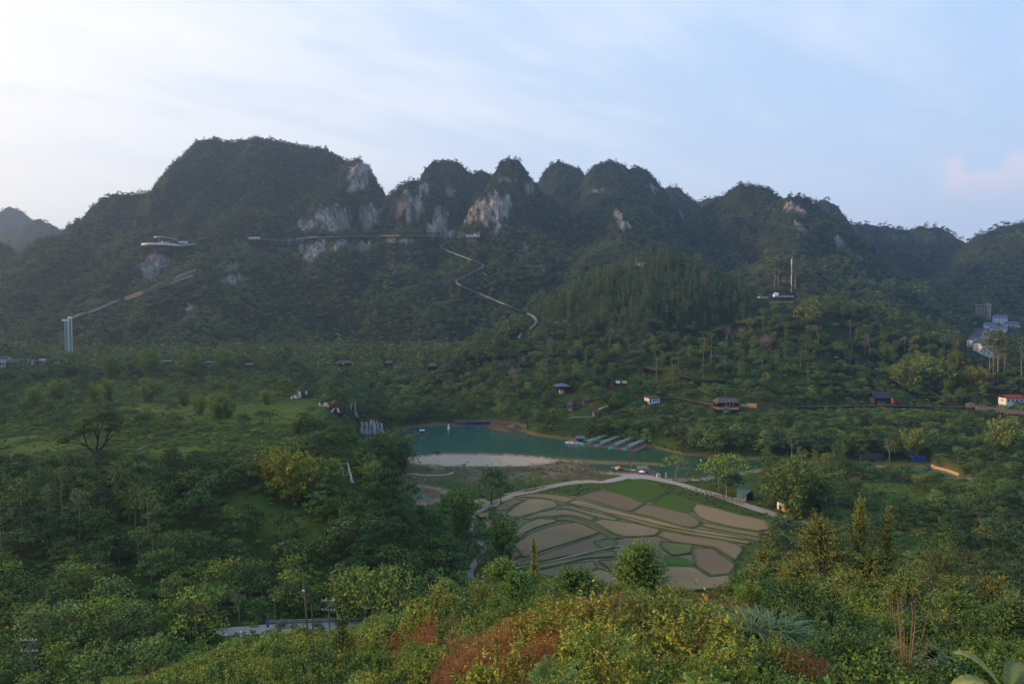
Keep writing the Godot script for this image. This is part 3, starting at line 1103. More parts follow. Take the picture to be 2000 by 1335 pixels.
func rock_lump(g: RandomNumberGenerator, size: Vector3, rough := 0.25, rings := 12, sides := 22) -> ArrayMesh:
	var f := FastNoiseLite.new()
	f.seed = g.randi() % 10000
	f.frequency = 0.9
	f.fractal_octaves = 3
	var m := Leafy.new()
	for i in rings + 1:
		var t := PI * i / rings
		for s in sides:
			var a := TAU * s / sides
			var o := Vector3(sin(t) * cos(a), cos(t), sin(t) * sin(a))
			var k := 1.0 + rough * 1.6 * f.get_noise_3d(o.x * 1.6, o.y * 1.6, o.z * 1.6)
			m.v.append(o * size * 0.5 * k)
			m.n.append(o)
			m.c.append(Color.WHITE)
	for i in rings:
		for s in sides:
			var a := i * sides + s
			var b := i * sides + (s + 1) % sides
			m.ix.append_array([a, b, a + sides, b, b + sides, a + sides])
	var st := SurfaceTool.new()
	st.create_from(m.mesh(), 0)
	st.generate_normals()
	return st.commit()

func make_falls():
	var g := make_rng(41)
	# [left px, right px, top py, bottom py, level of the foot or -1 for the terrain, label]
	var list := [
		[702, 748, 821, 847, 0.0, [[708, 822, 712, 844, 2.4], [716, 822, 722, 846, 2.2], [724, 823, 727, 844, 1.2], [727, 819, 740, 848, 3.6], [736, 821, 744, 840, 1.3], [745, 825, 750, 842, 1.4]], "wide white waterfall pouring in threads into the green river", 9.0],
		[684, 702, 786, 814, -1.0, [[688, 787, 688, 800, 0.9], [695, 785, 697, 801, 0.9], [687, 802, 689, 812, 1.6], [695, 802, 700, 812, 1.8]], "thin double waterfall in the dark cleft above the main fall", 6.0],
		[622, 668, 783, 803, -1.0, [[637, 785, 642, 792, 2.2], [656, 796, 652, 802, 1.0], [661, 795, 666, 803, 1.0], [626, 785, 630, 790, 1.2]], "low cascade running over brown rock on the plateau's rim", 5.0],
		[570, 604, 760, 778, -1.0, [[586, 763, 590, 774, 1.7], [578, 771, 584, 776, 2.4], [601, 762, 602, 768, 0.9], [573, 772, 574, 777, 1.0]], "highest cascade under the trees where the stream enters", 5.0],
	]
	for q in list:
		var mid_x: float = (q[0] + q[1]) * 0.5
		var foot := flat_at(mid_x, q[3], 0.0) if q[4] >= 0.0 else spot(mid_x, q[3])
		var depth := -foot.z
		var mp := depth / FOCAL
		var t := thing("waterfall", foot, 0.0, q[6], "waterfall")
		var w: float = (q[1] - q[0]) * mp
		var h: float = (q[3] - q[2]) * mp
		var ledge := part("rock_ledge", rock_lump(g, Vector3(w * 1.05, h * 2.0, q[7] * 1.5), 0.22), mats["mossy_rock"], t)
		ledge.position = Vector3(0, -0.3, -q[7] * 0.75 - 1.0)
		for s in q[5]:
			var m := Solid.new()
			var a := far_at(s[0], s[1], depth + q[7] * 0.25) - foot
			var b := far_at(s[2], s[3], depth - 0.4) - foot
			var pts := []
			for i in 6:
				var u := i / 5.0
				pts.append(a.lerp(b, u) + Vector3(0, h * 0.10 * sin(u * PI), 1.6 + 2.2 * sin(u * PI * 0.5)))
			fall_strip(m, pts, s[4] * 0.7, s[4] * 1.1, g)
			part("falling_water", m.mesh(), mats["falling_water"], t)
		keep(foot + Vector3(0, 0.5, 0), w * 0.55)
		clear(foot + Vector3(0, 0, -q[7] * 0.5), w * 0.6)
	# the two threads down the side of the plateau
	for q in [[678, 904, 688, 944, 1.5, "long thread of white water down the overgrown plateau side"], [664, 906, 671, 930, 0.7, "faint second thread of water down the plateau side"]]:
		var a := spot(q[0], q[1])
		var b := spot(q[2], q[3])
		var m := Solid.new()
		var pts := []
		for i in 9:
			var u := i / 8.0
			var p := spot(lerpf(q[0], q[2], u), lerpf(q[1], q[3], u))
			pts.append(p - b + Vector3(0.3, 0.5, 0.8))
		fall_strip(m, pts, q[4] * 0.4, q[4] * 0.7, g)
		var t := thing("waterfall", b, 0.0, q[5], "waterfall")
		part("falling_water", m.mesh(), mats["falling_water"], t)
		for i in 9: keep(pts[i] + b, q[4] * 0.8)
		for i in 9: clear(pts[i] + b, 1.6)
	# a short white riffle of the stream on the plateau
	var r := Solid.new()
	var c := spot(283, 873)
	var pts2 := []
	for p in [[298, 868], [291, 870], [284, 873], [277, 876], [268, 880]]:
		pts2.append(spot(p[0], p[1]) - c + Vector3(0, 0.4, 0))
	for i in pts2.size() - 1:
		var w := Vector3(0, 0.05, 1.5)
		r.quad(pts2[i] - w, pts2[i + 1] - w, pts2[i + 1] + w, pts2[i] + w)
		r.quad(pts2[i] + w, pts2[i + 1] + w, pts2[i + 1] - w, pts2[i] - w)
	var rt := top("stream_riffle", r.mesh(), mats["falling_water"], "", "", "", "structure")
	rt.position = c
	for i in pts2.size():
		keep(c + pts2[i], 3.0)
		clear(c + pts2[i], 4.0)

# ------------------------------------------------------------------ paddies, roads and paths
const LEVEL := 1.6
func zoomed(a: Array) -> PackedVector2Array:                     # corners of a paddy, in tenths of the photograph's rows, on the plan
	var out := PackedVector2Array()
	for i in range(0, a.size(), 2):
		var q := flat_at(900.0 + a[i] / 2.857, 880.0 + a[i + 1] / 2.857, LEVEL)
		out.append(Vector2(q.x, q.z))
	return out

func rounded(p: PackedVector2Array, steps := 4) -> PackedVector2Array:
	var out := PackedVector2Array()
	var n := p.size()
	for i in n:
		var a := p[(i + n - 1) % n]
		var b := p[i]
		var c := p[(i + 1) % n]
		var d := p[(i + 2) % n]
		for s in steps:
			var t := float(s) / steps
			var soft := b.cubic_interpolate(c, a, d, t)
			out.append(soft.lerp(b.lerp(c, t), 0.85))
	return out

var bund_spots := PackedVector3Array()

func make_fields():
	var paddies := [
		[[188, 332, 285, 258, 380, 238, 560, 250, 650, 255, 770, 220, 800, 212, 920, 160, 1090, 188, 1145, 240, 1302, 284, 1420, 320, 1560, 358, 1722, 394, 1730, 440, 1716, 490, 1640, 510, 1572, 560, 1532, 640, 1500, 770, 920, 770, 600, 715, 300, 660, 300, 520, 330, 480, 255, 372], 6, 0],
		[[285, 262, 380, 241, 470, 241, 560, 252, 640, 270, 580, 290, 520, 276, 440, 262, 370, 260], 0, 0],
		[[188, 332, 230, 290, 290, 272, 352, 278, 300, 302, 250, 334], 0, 1],
		[[255, 352, 300, 312, 372, 270, 440, 268, 520, 282, 545, 300, 530, 316, 450, 335, 380, 357, 330, 370, 275, 372], 0, 2],
		[[345, 378, 420, 348, 520, 328, 600, 332, 680, 350, 755, 377, 722, 390, 640, 366, 570, 359, 500, 370, 430, 372, 375, 386], 0, 0],
		[[560, 306, 620, 308, 700, 335, 790, 355, 888, 386, 850, 389, 770, 374, 700, 352, 620, 328, 555, 322], 0, 1],
		[[590, 293, 640, 275, 720, 290, 820, 320, 930, 350, 1050, 377, 1150, 402, 1250, 432, 1400, 452, 1560, 480, 1640, 506, 1560, 492, 1400, 472, 1250, 444, 1120, 420, 960, 380, 820, 348, 700, 318], 0, 2],
		[[650, 257, 770, 223, 840, 233, 940, 262, 1022, 296, 945, 340, 870, 322, 760, 288], 1, 0],
		[[790, 212, 920, 162, 1000, 166, 1090, 190, 1140, 238, 1035, 290, 900, 247], 2, 0],
		[[1062, 297, 1145, 246, 1220, 262, 1302, 286, 1276, 345, 1180, 328], 2, 1],
		[[950, 344, 1032, 302, 1150, 326, 1276, 356, 1332, 396, 1325, 420, 1288, 432, 1200, 414, 1080, 374], 1, 1],
		[[1290, 328, 1312, 299, 1420, 322, 1560, 360, 1720, 396, 1728, 440, 1650, 450, 1500, 424, 1380, 394, 1330, 374], 0, 2],
		[[1344, 402, 1450, 422, 1600, 452, 1716, 470, 1706, 490, 1560, 466, 1420, 440, 1348, 424], 3, 0],
		[[800, 352, 900, 366, 1000, 391, 1150, 432, 1300, 457, 1450, 481, 1620, 511, 1600, 524, 1430, 494, 1250, 464, 1120, 438, 950, 394, 850, 367], 0, 1],
		[[735, 397, 790, 384, 880, 396, 960, 406, 1060, 431, 1112, 445, 1080, 476, 930, 484, 850, 462, 790, 428], 0, 0],
		[[1095, 475, 1130, 451, 1260, 475, 1450, 501, 1560, 532, 1570, 560, 1530, 612, 1470, 578, 1420, 543, 1300, 527, 1190, 513], 1, 2],
		[[1290, 547, 1400, 549, 1460, 590, 1528, 640, 1500, 690, 1400, 700, 1310, 640], 1, 1],
		[[518, 378, 600, 367, 680, 391, 760, 430, 850, 474, 905, 490, 830, 494, 770, 454, 690, 412, 600, 392, 548, 392], 1, 0],
		[[305, 455, 360, 406, 440, 381, 528, 387, 530, 400, 430, 428, 360, 460, 330, 488, 305, 508], 0, 1],
		[[300, 528, 370, 476, 450, 441, 560, 412, 650, 404, 778, 458, 640, 503, 480, 553, 350, 598, 335, 572], 1, 2],
		[[305, 636, 500, 567, 690, 502, 790, 464, 838, 490, 740, 517, 788, 553, 620, 588, 450, 618, 330, 648], 1, 0],
		[[742, 513, 830, 489, 868, 511, 858, 543, 802, 555], 4, 0],
		[[330, 662, 600, 607, 856, 562, 858, 594, 700, 604, 560, 638, 420, 668], 1, 1],
		[[600, 642, 740, 622, 758, 660, 640, 710, 560, 690], 1, 2],
		[[772, 622, 850, 612, 1000, 600, 1010, 660, 860, 680], 1, 0],
		[[1115, 512, 1288, 532, 1278, 575, 1180, 588, 1130, 550], 4, 1],
		[[1140, 594, 1260, 612, 1300, 650, 1160, 640], 5, 0],
		[[96, 355, 158, 346, 154, 375, 106, 378], 0, 1],
		[[166, 640, 230, 602, 264, 606, 254, 638], 0, 0],
		[[282, 575, 320, 570, 334, 588, 286, 614], 3, 1],
		[[130, 400, 175, 388, 190, 440, 150, 440], 3, 1],
		[[880, 700, 1010, 668, 1150, 652, 1300, 656, 1390, 712, 1500, 700, 1490, 770, 1200, 790, 920, 770], 0, 1],
		[[660, 715, 770, 668, 850, 690, 900, 770, 760, 790], 0, 2],
	]
	var tints := [Color(0.272, 0.216, 0.132), Color(0.212, 0.168, 0.106), Color(0.078, 0.135, 0.030), Color(0.270, 0.205, 0.115), Color(0.150, 0.180, 0.075), Color(0.085, 0.165, 0.040), Color(0.215, 0.182, 0.115)]
	var g := make_rng(5)
	var n := 0
	for q in paddies:
		var poly := rounded(zoomed(q[0]))
		field_polys.append(poly)
		var y := LEVEL + 0.05 + 0.012 * n
		n += 1
		var c: Color = shade(tints[q[1]], 0.92 + 0.08 * q[2], (q[2] - 1) * 0.03)
		var m := Leafy.new()
		var mesh := ArrayMesh.new()
		# a loose grid cut to the outline keeps the tone varied inside
		var tri := Geometry2D.triangulate_polygon(poly)
		var uv := PackedVector2Array()
		var turn: float = -0.28 + 0.2 * q[2]
		for p in poly:
			m.v.append(Vector3(p.x, y, p.y))
			m.n.append(Vector3.UP)
			m.c.append(shade(c, 1.0 + 0.14 * n_zone.get_noise_2d(p.x * 0.3, p.y * 0.3)))
			uv.append(p.rotated(turn) / Vector2(14.0, 11.0))
		for i in range(0, tri.size(), 3):
			var a := poly[tri[i]]
			var flip := (poly[tri[i + 1]] - a).cross(poly[tri[i + 2]] - a) < 0.0
			m.ix.append_array([tri[i], tri[i + 2], tri[i + 1]] if flip else [tri[i], tri[i + 1], tri[i + 2]])
		var arr := []
		arr.resize(Mesh.ARRAY_MAX)
		arr[Mesh.ARRAY_VERTEX] = m.v
		arr[Mesh.ARRAY_NORMAL] = m.n
		arr[Mesh.ARRAY_COLOR] = m.c
		arr[Mesh.ARRAY_TEX_UV] = uv
		arr[Mesh.ARRAY_INDEX] = m.ix
		mesh.add_surface_from_arrays(Mesh.PRIMITIVE_TRIANGLES, arr)
		var o := top("paddy_field", mesh, mats["soil"], "", "", "", "structure")
		# its bund: a low grassy bank along the outline
		if q[1] == 6: continue
		var b := Leafy.new()
		var cnt := poly.size()
		for i in cnt:
			var p := poly[i]
			var t := (poly[(i + 1) % cnt] - poly[(i + cnt - 1) % cnt]).normalized()
			var s := Vector2(-t.y, t.x) * (0.34 + 0.16 * n_zone.get_noise_2d(p.x * 0.7, p.y * 0.7))
			var hgt := 0.24 + 0.16 * n_zone.get_noise_2d(p.x * 0.5 + 60.0, p.y * 0.5)
			var col := Color(0.062, 0.088, 0.026) * (1.0 + 0.4 * n_zone.get_noise_2d(p.x * 0.6, p.y * 0.6 + 20.0))
			for e in [[-1.0, -0.03], [-0.5, hgt], [0.5, hgt], [1.0, -0.03]]:
				b.v.append(Vector3(p.x + s.x * e[0], y + e[1], p.y + s.y * e[0]))
				b.n.append(Vector3(s.x * e[0], 0.8, s.y * e[0]).normalized())
				b.c.append(col)
			if q[1] != 2 or g.randf() < 0.3:
				bund_spots.append(Vector3(p.x, y + hgt * 0.6, p.y))
				var half := p.lerp(poly[(i + 1) % cnt], 0.5)
				bund_spots.append(Vector3(half.x, y + hgt * 0.6, half.y))
		for i in cnt:
			for e in 3:
				var k := i * 4 + e
				var k2 := ((i + 1) % cnt) * 4 + e
				b.ix.append_array([k, k2, k + 1, k2, k2 + 1, k + 1])
		part("bund", b.mesh(), mats["plain"], o)
	# the pale irrigation ditch crossing the near paddies
	ribbon("ditch", [[1006, 1112, 0.5], [1060, 1102, 0.5], [1110, 1090, 0.5], [1175, 1074, 0.5], [1212, 1068, 0.5]], mats["sandy_path"], 0.50, 0.06)
	# road along the river, sandy track, brick path, little paths
	ribbon("road", [[1178, 942, 3.4], [1205, 936, 5.0], [1232, 932, 7.0], [1262, 932, 6.6], [1290, 937, 5.0], [1330, 946, 4.4], [1365, 957, 4.2], [1400, 966, 4.4], [1450, 984, 4.6], [1500, 1000, 5.0], [1540, 1012, 4.2], [1580, 1023, 3.6]], mats["concrete"], 0.10, 0.12)
	ribbon("forecourt", [[1215, 929, 4.0], [1240, 926, 5.0], [1275, 930, 4.0]], mats["concrete"], 0.07, 0.1)
	ribbon("sandy_track", [[1182, 942, 3.0], [1150, 940, 5.0], [1110, 944, 4.0], [1070, 952, 3.2], [1040, 960, 3.0], [1005, 966, 3.4], [980, 978, 5.5], [955, 985, 7.0], [935, 975, 4.0]], mats["sandy_path"], 0.06, 0.0)
	ribbon("brick_path", [[972, 978, 2.0], [948, 992, 2.2], [925, 1006, 2.2], [919, 1018, 2.2], [917, 1035, 2.3], [921, 1048, 2.3], [936, 1058, 2.1], [944, 1068, 2.0], [938, 1084, 2.0], [928, 1100, 2.0], [920, 1112, 1.9], [917, 1125, 2.2], [922, 1142, 2.6], [932, 1160, 3.0]], mats["brick_path"], 0.14, 0.12)
	ribbon("foot_trail", [[985, 966, 1.0], [1060, 950, 1.0], [1130, 938, 1.2]], mats["sandy_path"], 0.12, 0.0)
	ribbon("gravel_path", [[800, 925, 1.6], [840, 928, 1.6], [875, 926, 1.6], [884, 922, 1.6]], mats["sandy_path"], 0.12, 0.0)

func ribbon(called: String, list: Array, mat: Material, lift: float, edge: float):
	# a road or path draped along the ground, with a kerb's thickness
	var c := Curve3D.new()
	var wid := []
	for i in list.size():
		var q := flat_at(list[i][0], list[i][1], LEVEL)
		q.y = maxf(height_at(q.x, q.z), 0.25)
		c.add_point(q)
		wid.append(list[i][2])
	for i in c.point_count:
		var a := c.get_point_position(maxi(i - 1, 0))
		var b := c.get_point_position(mini(i + 1, c.point_count - 1))
		c.set_point_in(i, (a - b) / 6.0)
		c.set_point_out(i, (b - a) / 6.0)
	var m := Leafy.new()
	var poly_l := PackedVector2Array()
	var poly_r := PackedVector2Array()
	var steps := (c.point_count - 1) * 8
	for s in steps + 1:
		var f := float(s) / 8.0
		var k := mini(int(f), c.point_count - 2)
		var p := c.sample(k, f - k)
		var p2 := c.sample(mini(k, c.point_count - 2), minf(f - k + 0.05, 1.0))
		var p1 := c.sample(k, maxf(f - k - 0.05, 0.0))
		var t := (p2 - p1)
		t.y = 0
		t = t.normalized()
		var side := Vector3(-t.z, 0, t.x)
		var w := lerpf(wid[k], wid[k + 1], f - k) * 0.5 * (1.0 + 0.06 * n_zone.get_noise_2d(p.x, p.z))
		poly_l.append(Vector2(p.x + side.x * w, p.z + side.z * w))
		poly_r.append(Vector2(p.x - side.x * w, p.z - side.z * w))
		var y := lift
		for e in [[-1.0, -0.25], [-1.0, 0.0], [-0.33, 0.01], [0.33, 0.01], [1.0, 0.0], [1.0, -0.25]]:
			var v: Vector3 = p + side * w * e[0]
			var base := maxf(height_at(v.x, v.z), p.y - 0.4)
			m.v.append(Vector3(v.x, maxf(base, p.y) + y + e[1], v.z))
			m.n.append(Vector3.UP if e[1] > -0.1 else side * e[0])
			m.c.append(Color.WHITE)
	for s in steps:
		for e in 5:
			var a := s * 6 + e
			m.ix.append_array([a, a + 6, a + 1, a + 1, a + 6, a + 7])
	poly_r.reverse()
	poly_l.append_array(poly_r)
	field_polys.append(poly_l)
	top(called, m.mesh(), mat, "", "", "", "structure")
# ------------------------------------------------------------------ things people built
func windows(t: Node3D, cells: Array, size: Vector2, thick := 0.12, mat := "dark_opening"):
	# each window a part: a frame proud of the wall with its pane set in
	for c in cells:
		var m := Solid.new()
		var w := size.x
		var h := size.y
		var f := 0.09
		for e in [[Vector3(-w / 2 + f / 2, 0, 0), Vector3(f, h, thick)], [Vector3(w / 2 - f / 2, 0, 0), Vector3(f, h, thick)], [Vector3(0, 0, 0), Vector3(w - 2 * f, f, thick)], [Vector3(0, h - f, 0), Vector3(w - 2 * f, f, thick)]]:
			m.box(e[0], e[1])
		var o := part("window", m.mesh(), mats["white_paint"], t)
		o.position = c[0]
		o.rotation.y = c[1] if c.size() > 1 else 0.0
		var p := part("pane", boxed(Vector3(0, f, -0.02), Vector3(w - 2 * f, h - 2 * f, thick * 0.4)), mats[mat], o)

func house(called: String, at: Vector3, turn: float, w: float, d: float, h: float, rise: float, wall: String, roof: String, label: String, floors := 2, bays := 3, side_gable := false, group := "") -> Node3D:
	# walls under a pitched roof; the ridge runs along the front, or across it with side_gable
	var t := thing(called, at, turn, label, "house", group)
	var m := Solid.new()
	m.box(Vector3(0, -2.0, 0), Vector3(w, h + 2.0, d))
	if side_gable:
		for s in [-1, 1]:
			var a := Vector3(-w / 2, h, s * (d / 2 - 0.01))
			var b := Vector3(w / 2, h, s * (d / 2 - 0.01))
			var c := Vector3(0, h + rise, s * (d / 2 - 0.01))
			m.tri(a, c, b)
			m.tri(b, c, a)
	else:
		for s in [-1, 1]: m.gable_wall(Vector3(s * (w / 2 - 0.06), h, 0), d, rise, 0.1)
	part("wall", m.mesh(), mats[wall], t)
	var r := Solid.new()
	r.gable(Vector3(0, h + 0.02, 0), (d if side_gable else w) + 0.8, (w if side_gable else d) + 0.9, rise * 1.06, 0.2)
	var ro := part("roof", r.mesh(), mats[roof], t)
	if side_gable: ro.rotation.y = PI / 2
	var cells := []
	var fh := h / floors
	for f in floors:
		for b in bays:
			cells.append([Vector3(-w / 2 + w * (b + 0.5) / bays, f * fh + fh * 0.34, d / 2 + 0.04)])
	windows(t, cells, Vector2(minf(1.5, w / bays * 0.55), fh * 0.45))
	var side := []
	for f in floors:
		side.append([Vector3(-w / 2 - 0.04, f * fh + fh * 0.34, 0), -PI / 2])
		side.append([Vector3(w / 2 + 0.04, f * fh + fh * 0.34, 0), PI / 2])
	windows(t, side, Vector2(1.3, fh * 0.42))
	part("door", boxed(Vector3(w * 0.5 / maxf(bays, 1.0) * 0.0, 0, d / 2 + 0.05), Vector3(1.0, minf(2.1, fh * 0.3), 0.1)), mats["dark_timber"], t)
	return t

func line_over_ground(list: Array, back: float, n := 10) -> Array:
	# a run of places just in front of the ground seen along that line, evenly stepped
	var out := []
	for i in list.size() - 1:
		for k in n:
			var u := float(k) / n
			var p := spot(lerpf(list[i][0], list[i + 1][0], u), lerpf(list[i][1], list[i + 1][1], u))
			out.append(p)
	out.append(spot(list[-1][0], list[-1][1]))
	# the built line is smooth: even out its distance, staying clear of the slope
	var eye := Vector3(0, EYE, 0)
	var dist := []
	for p in out: dist.append((p - eye).length() * (1.0 - back))
	for pass_ in 6:
		var nd := dist.duplicate()
		for i in range(1, dist.size() - 1):
			nd[i] = minf(dist[i], (dist[i - 1] + dist[i] + dist[i + 1]) / 3.0)
		dist = nd
	for i in out.size():
		out[i] = eye + (out[i] - eye).normalized() * dist[i]
	return out

func make_structures():
	make_lift_towers()
	make_platform()
	make_cliff_walk()
	make_chute()
	make_hill_buildings()
	make_village()
	make_left_village()
	make_riverside()
	make_rafts()
	make_fieldside()
	make_roadside()

func make_lift_towers():
	var base := spot(134, 697)
	var mp := -base.z / FOCAL
	var eye_deck := []
	for k in 2:
		var px: float = [131.0, 138.5][k]
		var top_y: float = [627.0, 622.0][k]
		var at := far_at(px, 699, -base.z + k * 6.0)
		at.y = minf(at.y, height_at(at.x, at.z) + 1.0)
		var h := far_at(px, top_y, -base.z + k * 6.0).y - at.y
		var t := thing("lift_tower", at, 0.35, ["slender green glass lift tower, the lower one of the pair", "slender green glass lift tower, the taller one of the pair"][k], "lift tower", "twin lift towers at the foot of the mountain")
		var w := 2.5
		part("glass_shaft", boxed(Vector3(0, -2, 0), Vector3(w - 0.3, h + 2, w - 0.3)), mats["glass_green"], t)
		for c in [[-1, -1], [1, -1], [1, 1], [-1, 1]]:
			part("corner_post", boxed(Vector3(c[0] * (w / 2 - 0.12), -2, c[1] * (w / 2 - 0.12)), Vector3(0.34, h + 2, 0.34)), mats["white_paint"], t)
		for i in 14:
			var m := Solid.new()
			var y := h * (i + 0.5) / 14.0
			for c in [[0, 1, 1, 0], [0, -1, 1, 0], [1, 0, 0, 1], [-1, 0, 0, 1]]:
				m.box(Vector3(c[0] * (w / 2 - 0.1), y, c[1] * (w / 2 - 0.1)), Vector3(w - 0.6 if c[2] else 0.16, 0.28, w - 0.6 if c[3] else 0.16))
			part("ring_beam", m.mesh(), mats["steel"], t)
		part("cap", boxed(Vector3(-0.7 if k == 0 else 0.0, h, 0), Vector3(w + (2.4 if k == 0 else 0.8), 1.9, w + 0.7)), mats["white_paint"], t)
		part("landing", boxed(Vector3(0.2, -1.2, 0), Vector3(w + 3.4, 1.4, w + 2.4)), mats["concrete"], t)
		keep(at + Vector3(0, 4.0, 0), 3.4)
		clear(at, 4.0)
	# covered escalators up the slope
	var runs := [
		[[[141, 622], [152, 616], [164, 612.5], [171, 611.5], [196, 602], [222, 591], [236, 585]], "long covered escalator climbing from the lift towers"],
		[[[243, 583], [290, 565], [330, 548], [381, 528]], "upper covered escalator of the parallel pair on the slope"],
		[[[246, 586], [290, 569.5], [330, 554], [377, 538]], "lower covered escalator of the parallel pair on the slope"],
	]
	for q in runs:
		covered_way("escalator", line_over_ground(q[0], 0.012, 4), 2.2, q[1], "escalator", "roof_strip", "track", 0.7)

func covered_way(called: String, pts: Array, w: float, label: String, category: String, roof_name: String, mat: String, gap: float, group := "") -> Node3D:
	var c: Vector3 = pts[pts.size() / 2]
	var t := thing(called, c, 0.0, label, category, group)
	var deck := Solid.new()
	var roof := Solid.new()
	for i in pts.size() - 1:
		var a: Vector3 = pts[i] - c
		var b: Vector3 = pts[i + 1] - c
		deck.beam(a, b, w, 0.5)
		roof.beam(a + Vector3(0, gap + 1.0, 0), b + Vector3(0, gap + 1.0, 0), w * 1.0, 0.3)
	part("deck", deck.mesh(), mats["steel"], t)
	part(roof_name, roof.mesh(), mats[mat], t)
	for i in range(0, pts.size(), 2):
		var p: Vector3 = pts[i]
		var g := height_at(p.x, p.z)
		var m := Solid.new()
		m.box(Vector3(0, minf(g - p.y, -1.0), 0), Vector3(0.3, maxf(p.y - g, 1.0) + gap + 1.0, 0.3))
		var o := part("support", m.mesh(), mats["dark_steel"], t)
		o.position = p - c
	for i in pts.size():
		keep(pts[i], 2.5)
		clear(pts[i], 2.4)
	return t

func ellipse_ring(ro: float, ri: float, y0: float, y1: float, n := 40) -> ArrayMesh:
	var m := Solid.new()
	for i in n:
		var a := TAU * i / n
		var b := TAU * (i + 1) / n
		var pa := Vector3(cos(a), 0, sin(a))
		var pb := Vector3(cos(b), 0, sin(b))
		var u := Vector3(0, y1, 0)
		var l := Vector3(0, y0, 0)
		m.quad(pb * ro + l, pb * ro + u, pa * ro + u, pa * ro + l)
		m.quad(pa * ri + l, pa * ri + u, pb * ri + u, pb * ri + l)
		m.quad(pa * ri + u, pa * ro + u, pb * ro + u, pb * ri + u)
		m.quad(pb * ri + l, pb * ro + l, pa * ro + l, pa * ri + l)
	return m.mesh()

func make_platform():
	var s := spot(322, 489)
	var depth := -s.z - 8.0
	var mp := depth / FOCAL
	var at := far_at(313, 481, depth)
	var t := thing("observation_deck", at, 0.0, "round cantilevered observation deck under a tilted dark disc roof", "observation deck")
	part("ring_deck", ellipse_ring(33 * mp, 21 * mp, 0.0, 0.9), mats["steel"], t)
	part("railing", ellipse_ring(33.4 * mp, 32.8 * mp, 0.9, 3.0), mats["white_paint"], t)
	var under := Solid.new()
	under.drum(Vector3(4 * mp, -9.0, 2.0), 8.0, 20 * mp, 9.0, 28)
	part("cantilever", under.mesh(), mats["stone_wall"], t)
	var hall := Solid.new()
	hall.drum(Vector3(8 * mp, 0.6, -3.0), 9 * mp, 8 * mp, 6.0, 20)
	var hb := part("round_hall", hall.mesh(), mats["white_wall"], t)
	for i in 9:
		var a := PI * (i + 0.5) / 9.0
		var p := part("pane", boxed(Vector3(0, 1.3, 0), Vector3(2.2, 3.2, 0.2)), mats["glass_green"], hb)
		p.position = Vector3(8 * mp + cos(a) * 9.0 * mp, 0.6, -3.0 + sin(a) * 9.0 * mp)
		p.rotation.y = PI / 2 - a
	var roof := Solid.new()
	roof.drum(Vector3.ZERO, 20.5 * mp, 21.0 * mp, 0.9, 36)
	var r := part("disc_roof", roof.mesh(), mats["dark_steel"], t)
	r.position = Vector3(8.5 * mp, 9.0, -3.0)
	r.rotation = Vector3(deg_to_rad(-8.0), 0, deg_to_rad(-3.0))
	var rim := part("roof_rim", ellipse_ring(21.4 * mp, 20.8 * mp, 0.2, 1.2), mats["brass_rim"], r)
	for i in 8:
		var a := TAU * i / 8.0
		part("column", boxed(Vector3(8.5 * mp + cos(a) * 13 * mp, 0.9, -3.0 + sin(a) * 13 * mp), Vector3(0.6, 8.4, 0.6)), mats["steel"], t)
	# gangway to the right, with kiosks along it
	var way := Solid.new()
	way.beam(Vector3(26 * mp, 1.0, -4.0), Vector3(60 * mp, 4.5, -14.0), 6.0, 1.0)
	part("gangway", way.mesh(), mats["white_wall"], t)
	keep(at - Vector3(0, 2.0, 0), 36 * mp)
	clear(at, 34 * mp)
	var kinds := [["blue_sheet", 343, "blue sheeted kiosk beside the disc roof"], ["white_wall", 352, "white kiosk in the middle of the gangway"], ["white_wall", 362, "far white kiosk at the gangway's wooded end"]]
	for k in kinds:
		var p: Vector3 = far_at(k[1], 474.5, depth + 6.0 + (k[1] - 343) * 0.4)
		var o := thing("kiosk", p, 0.0, k[2], "kiosk")
		part("body", boxed(Vector3.ZERO, Vector3(5.2, 2.4, 4.0)), mats[k[0]], o)
		part("awning", boxed(Vector3(0, 2.4, 0.3), Vector3(5.8, 0.4, 5.0)), mats["steel"], o)
		keep(p, 4.0)

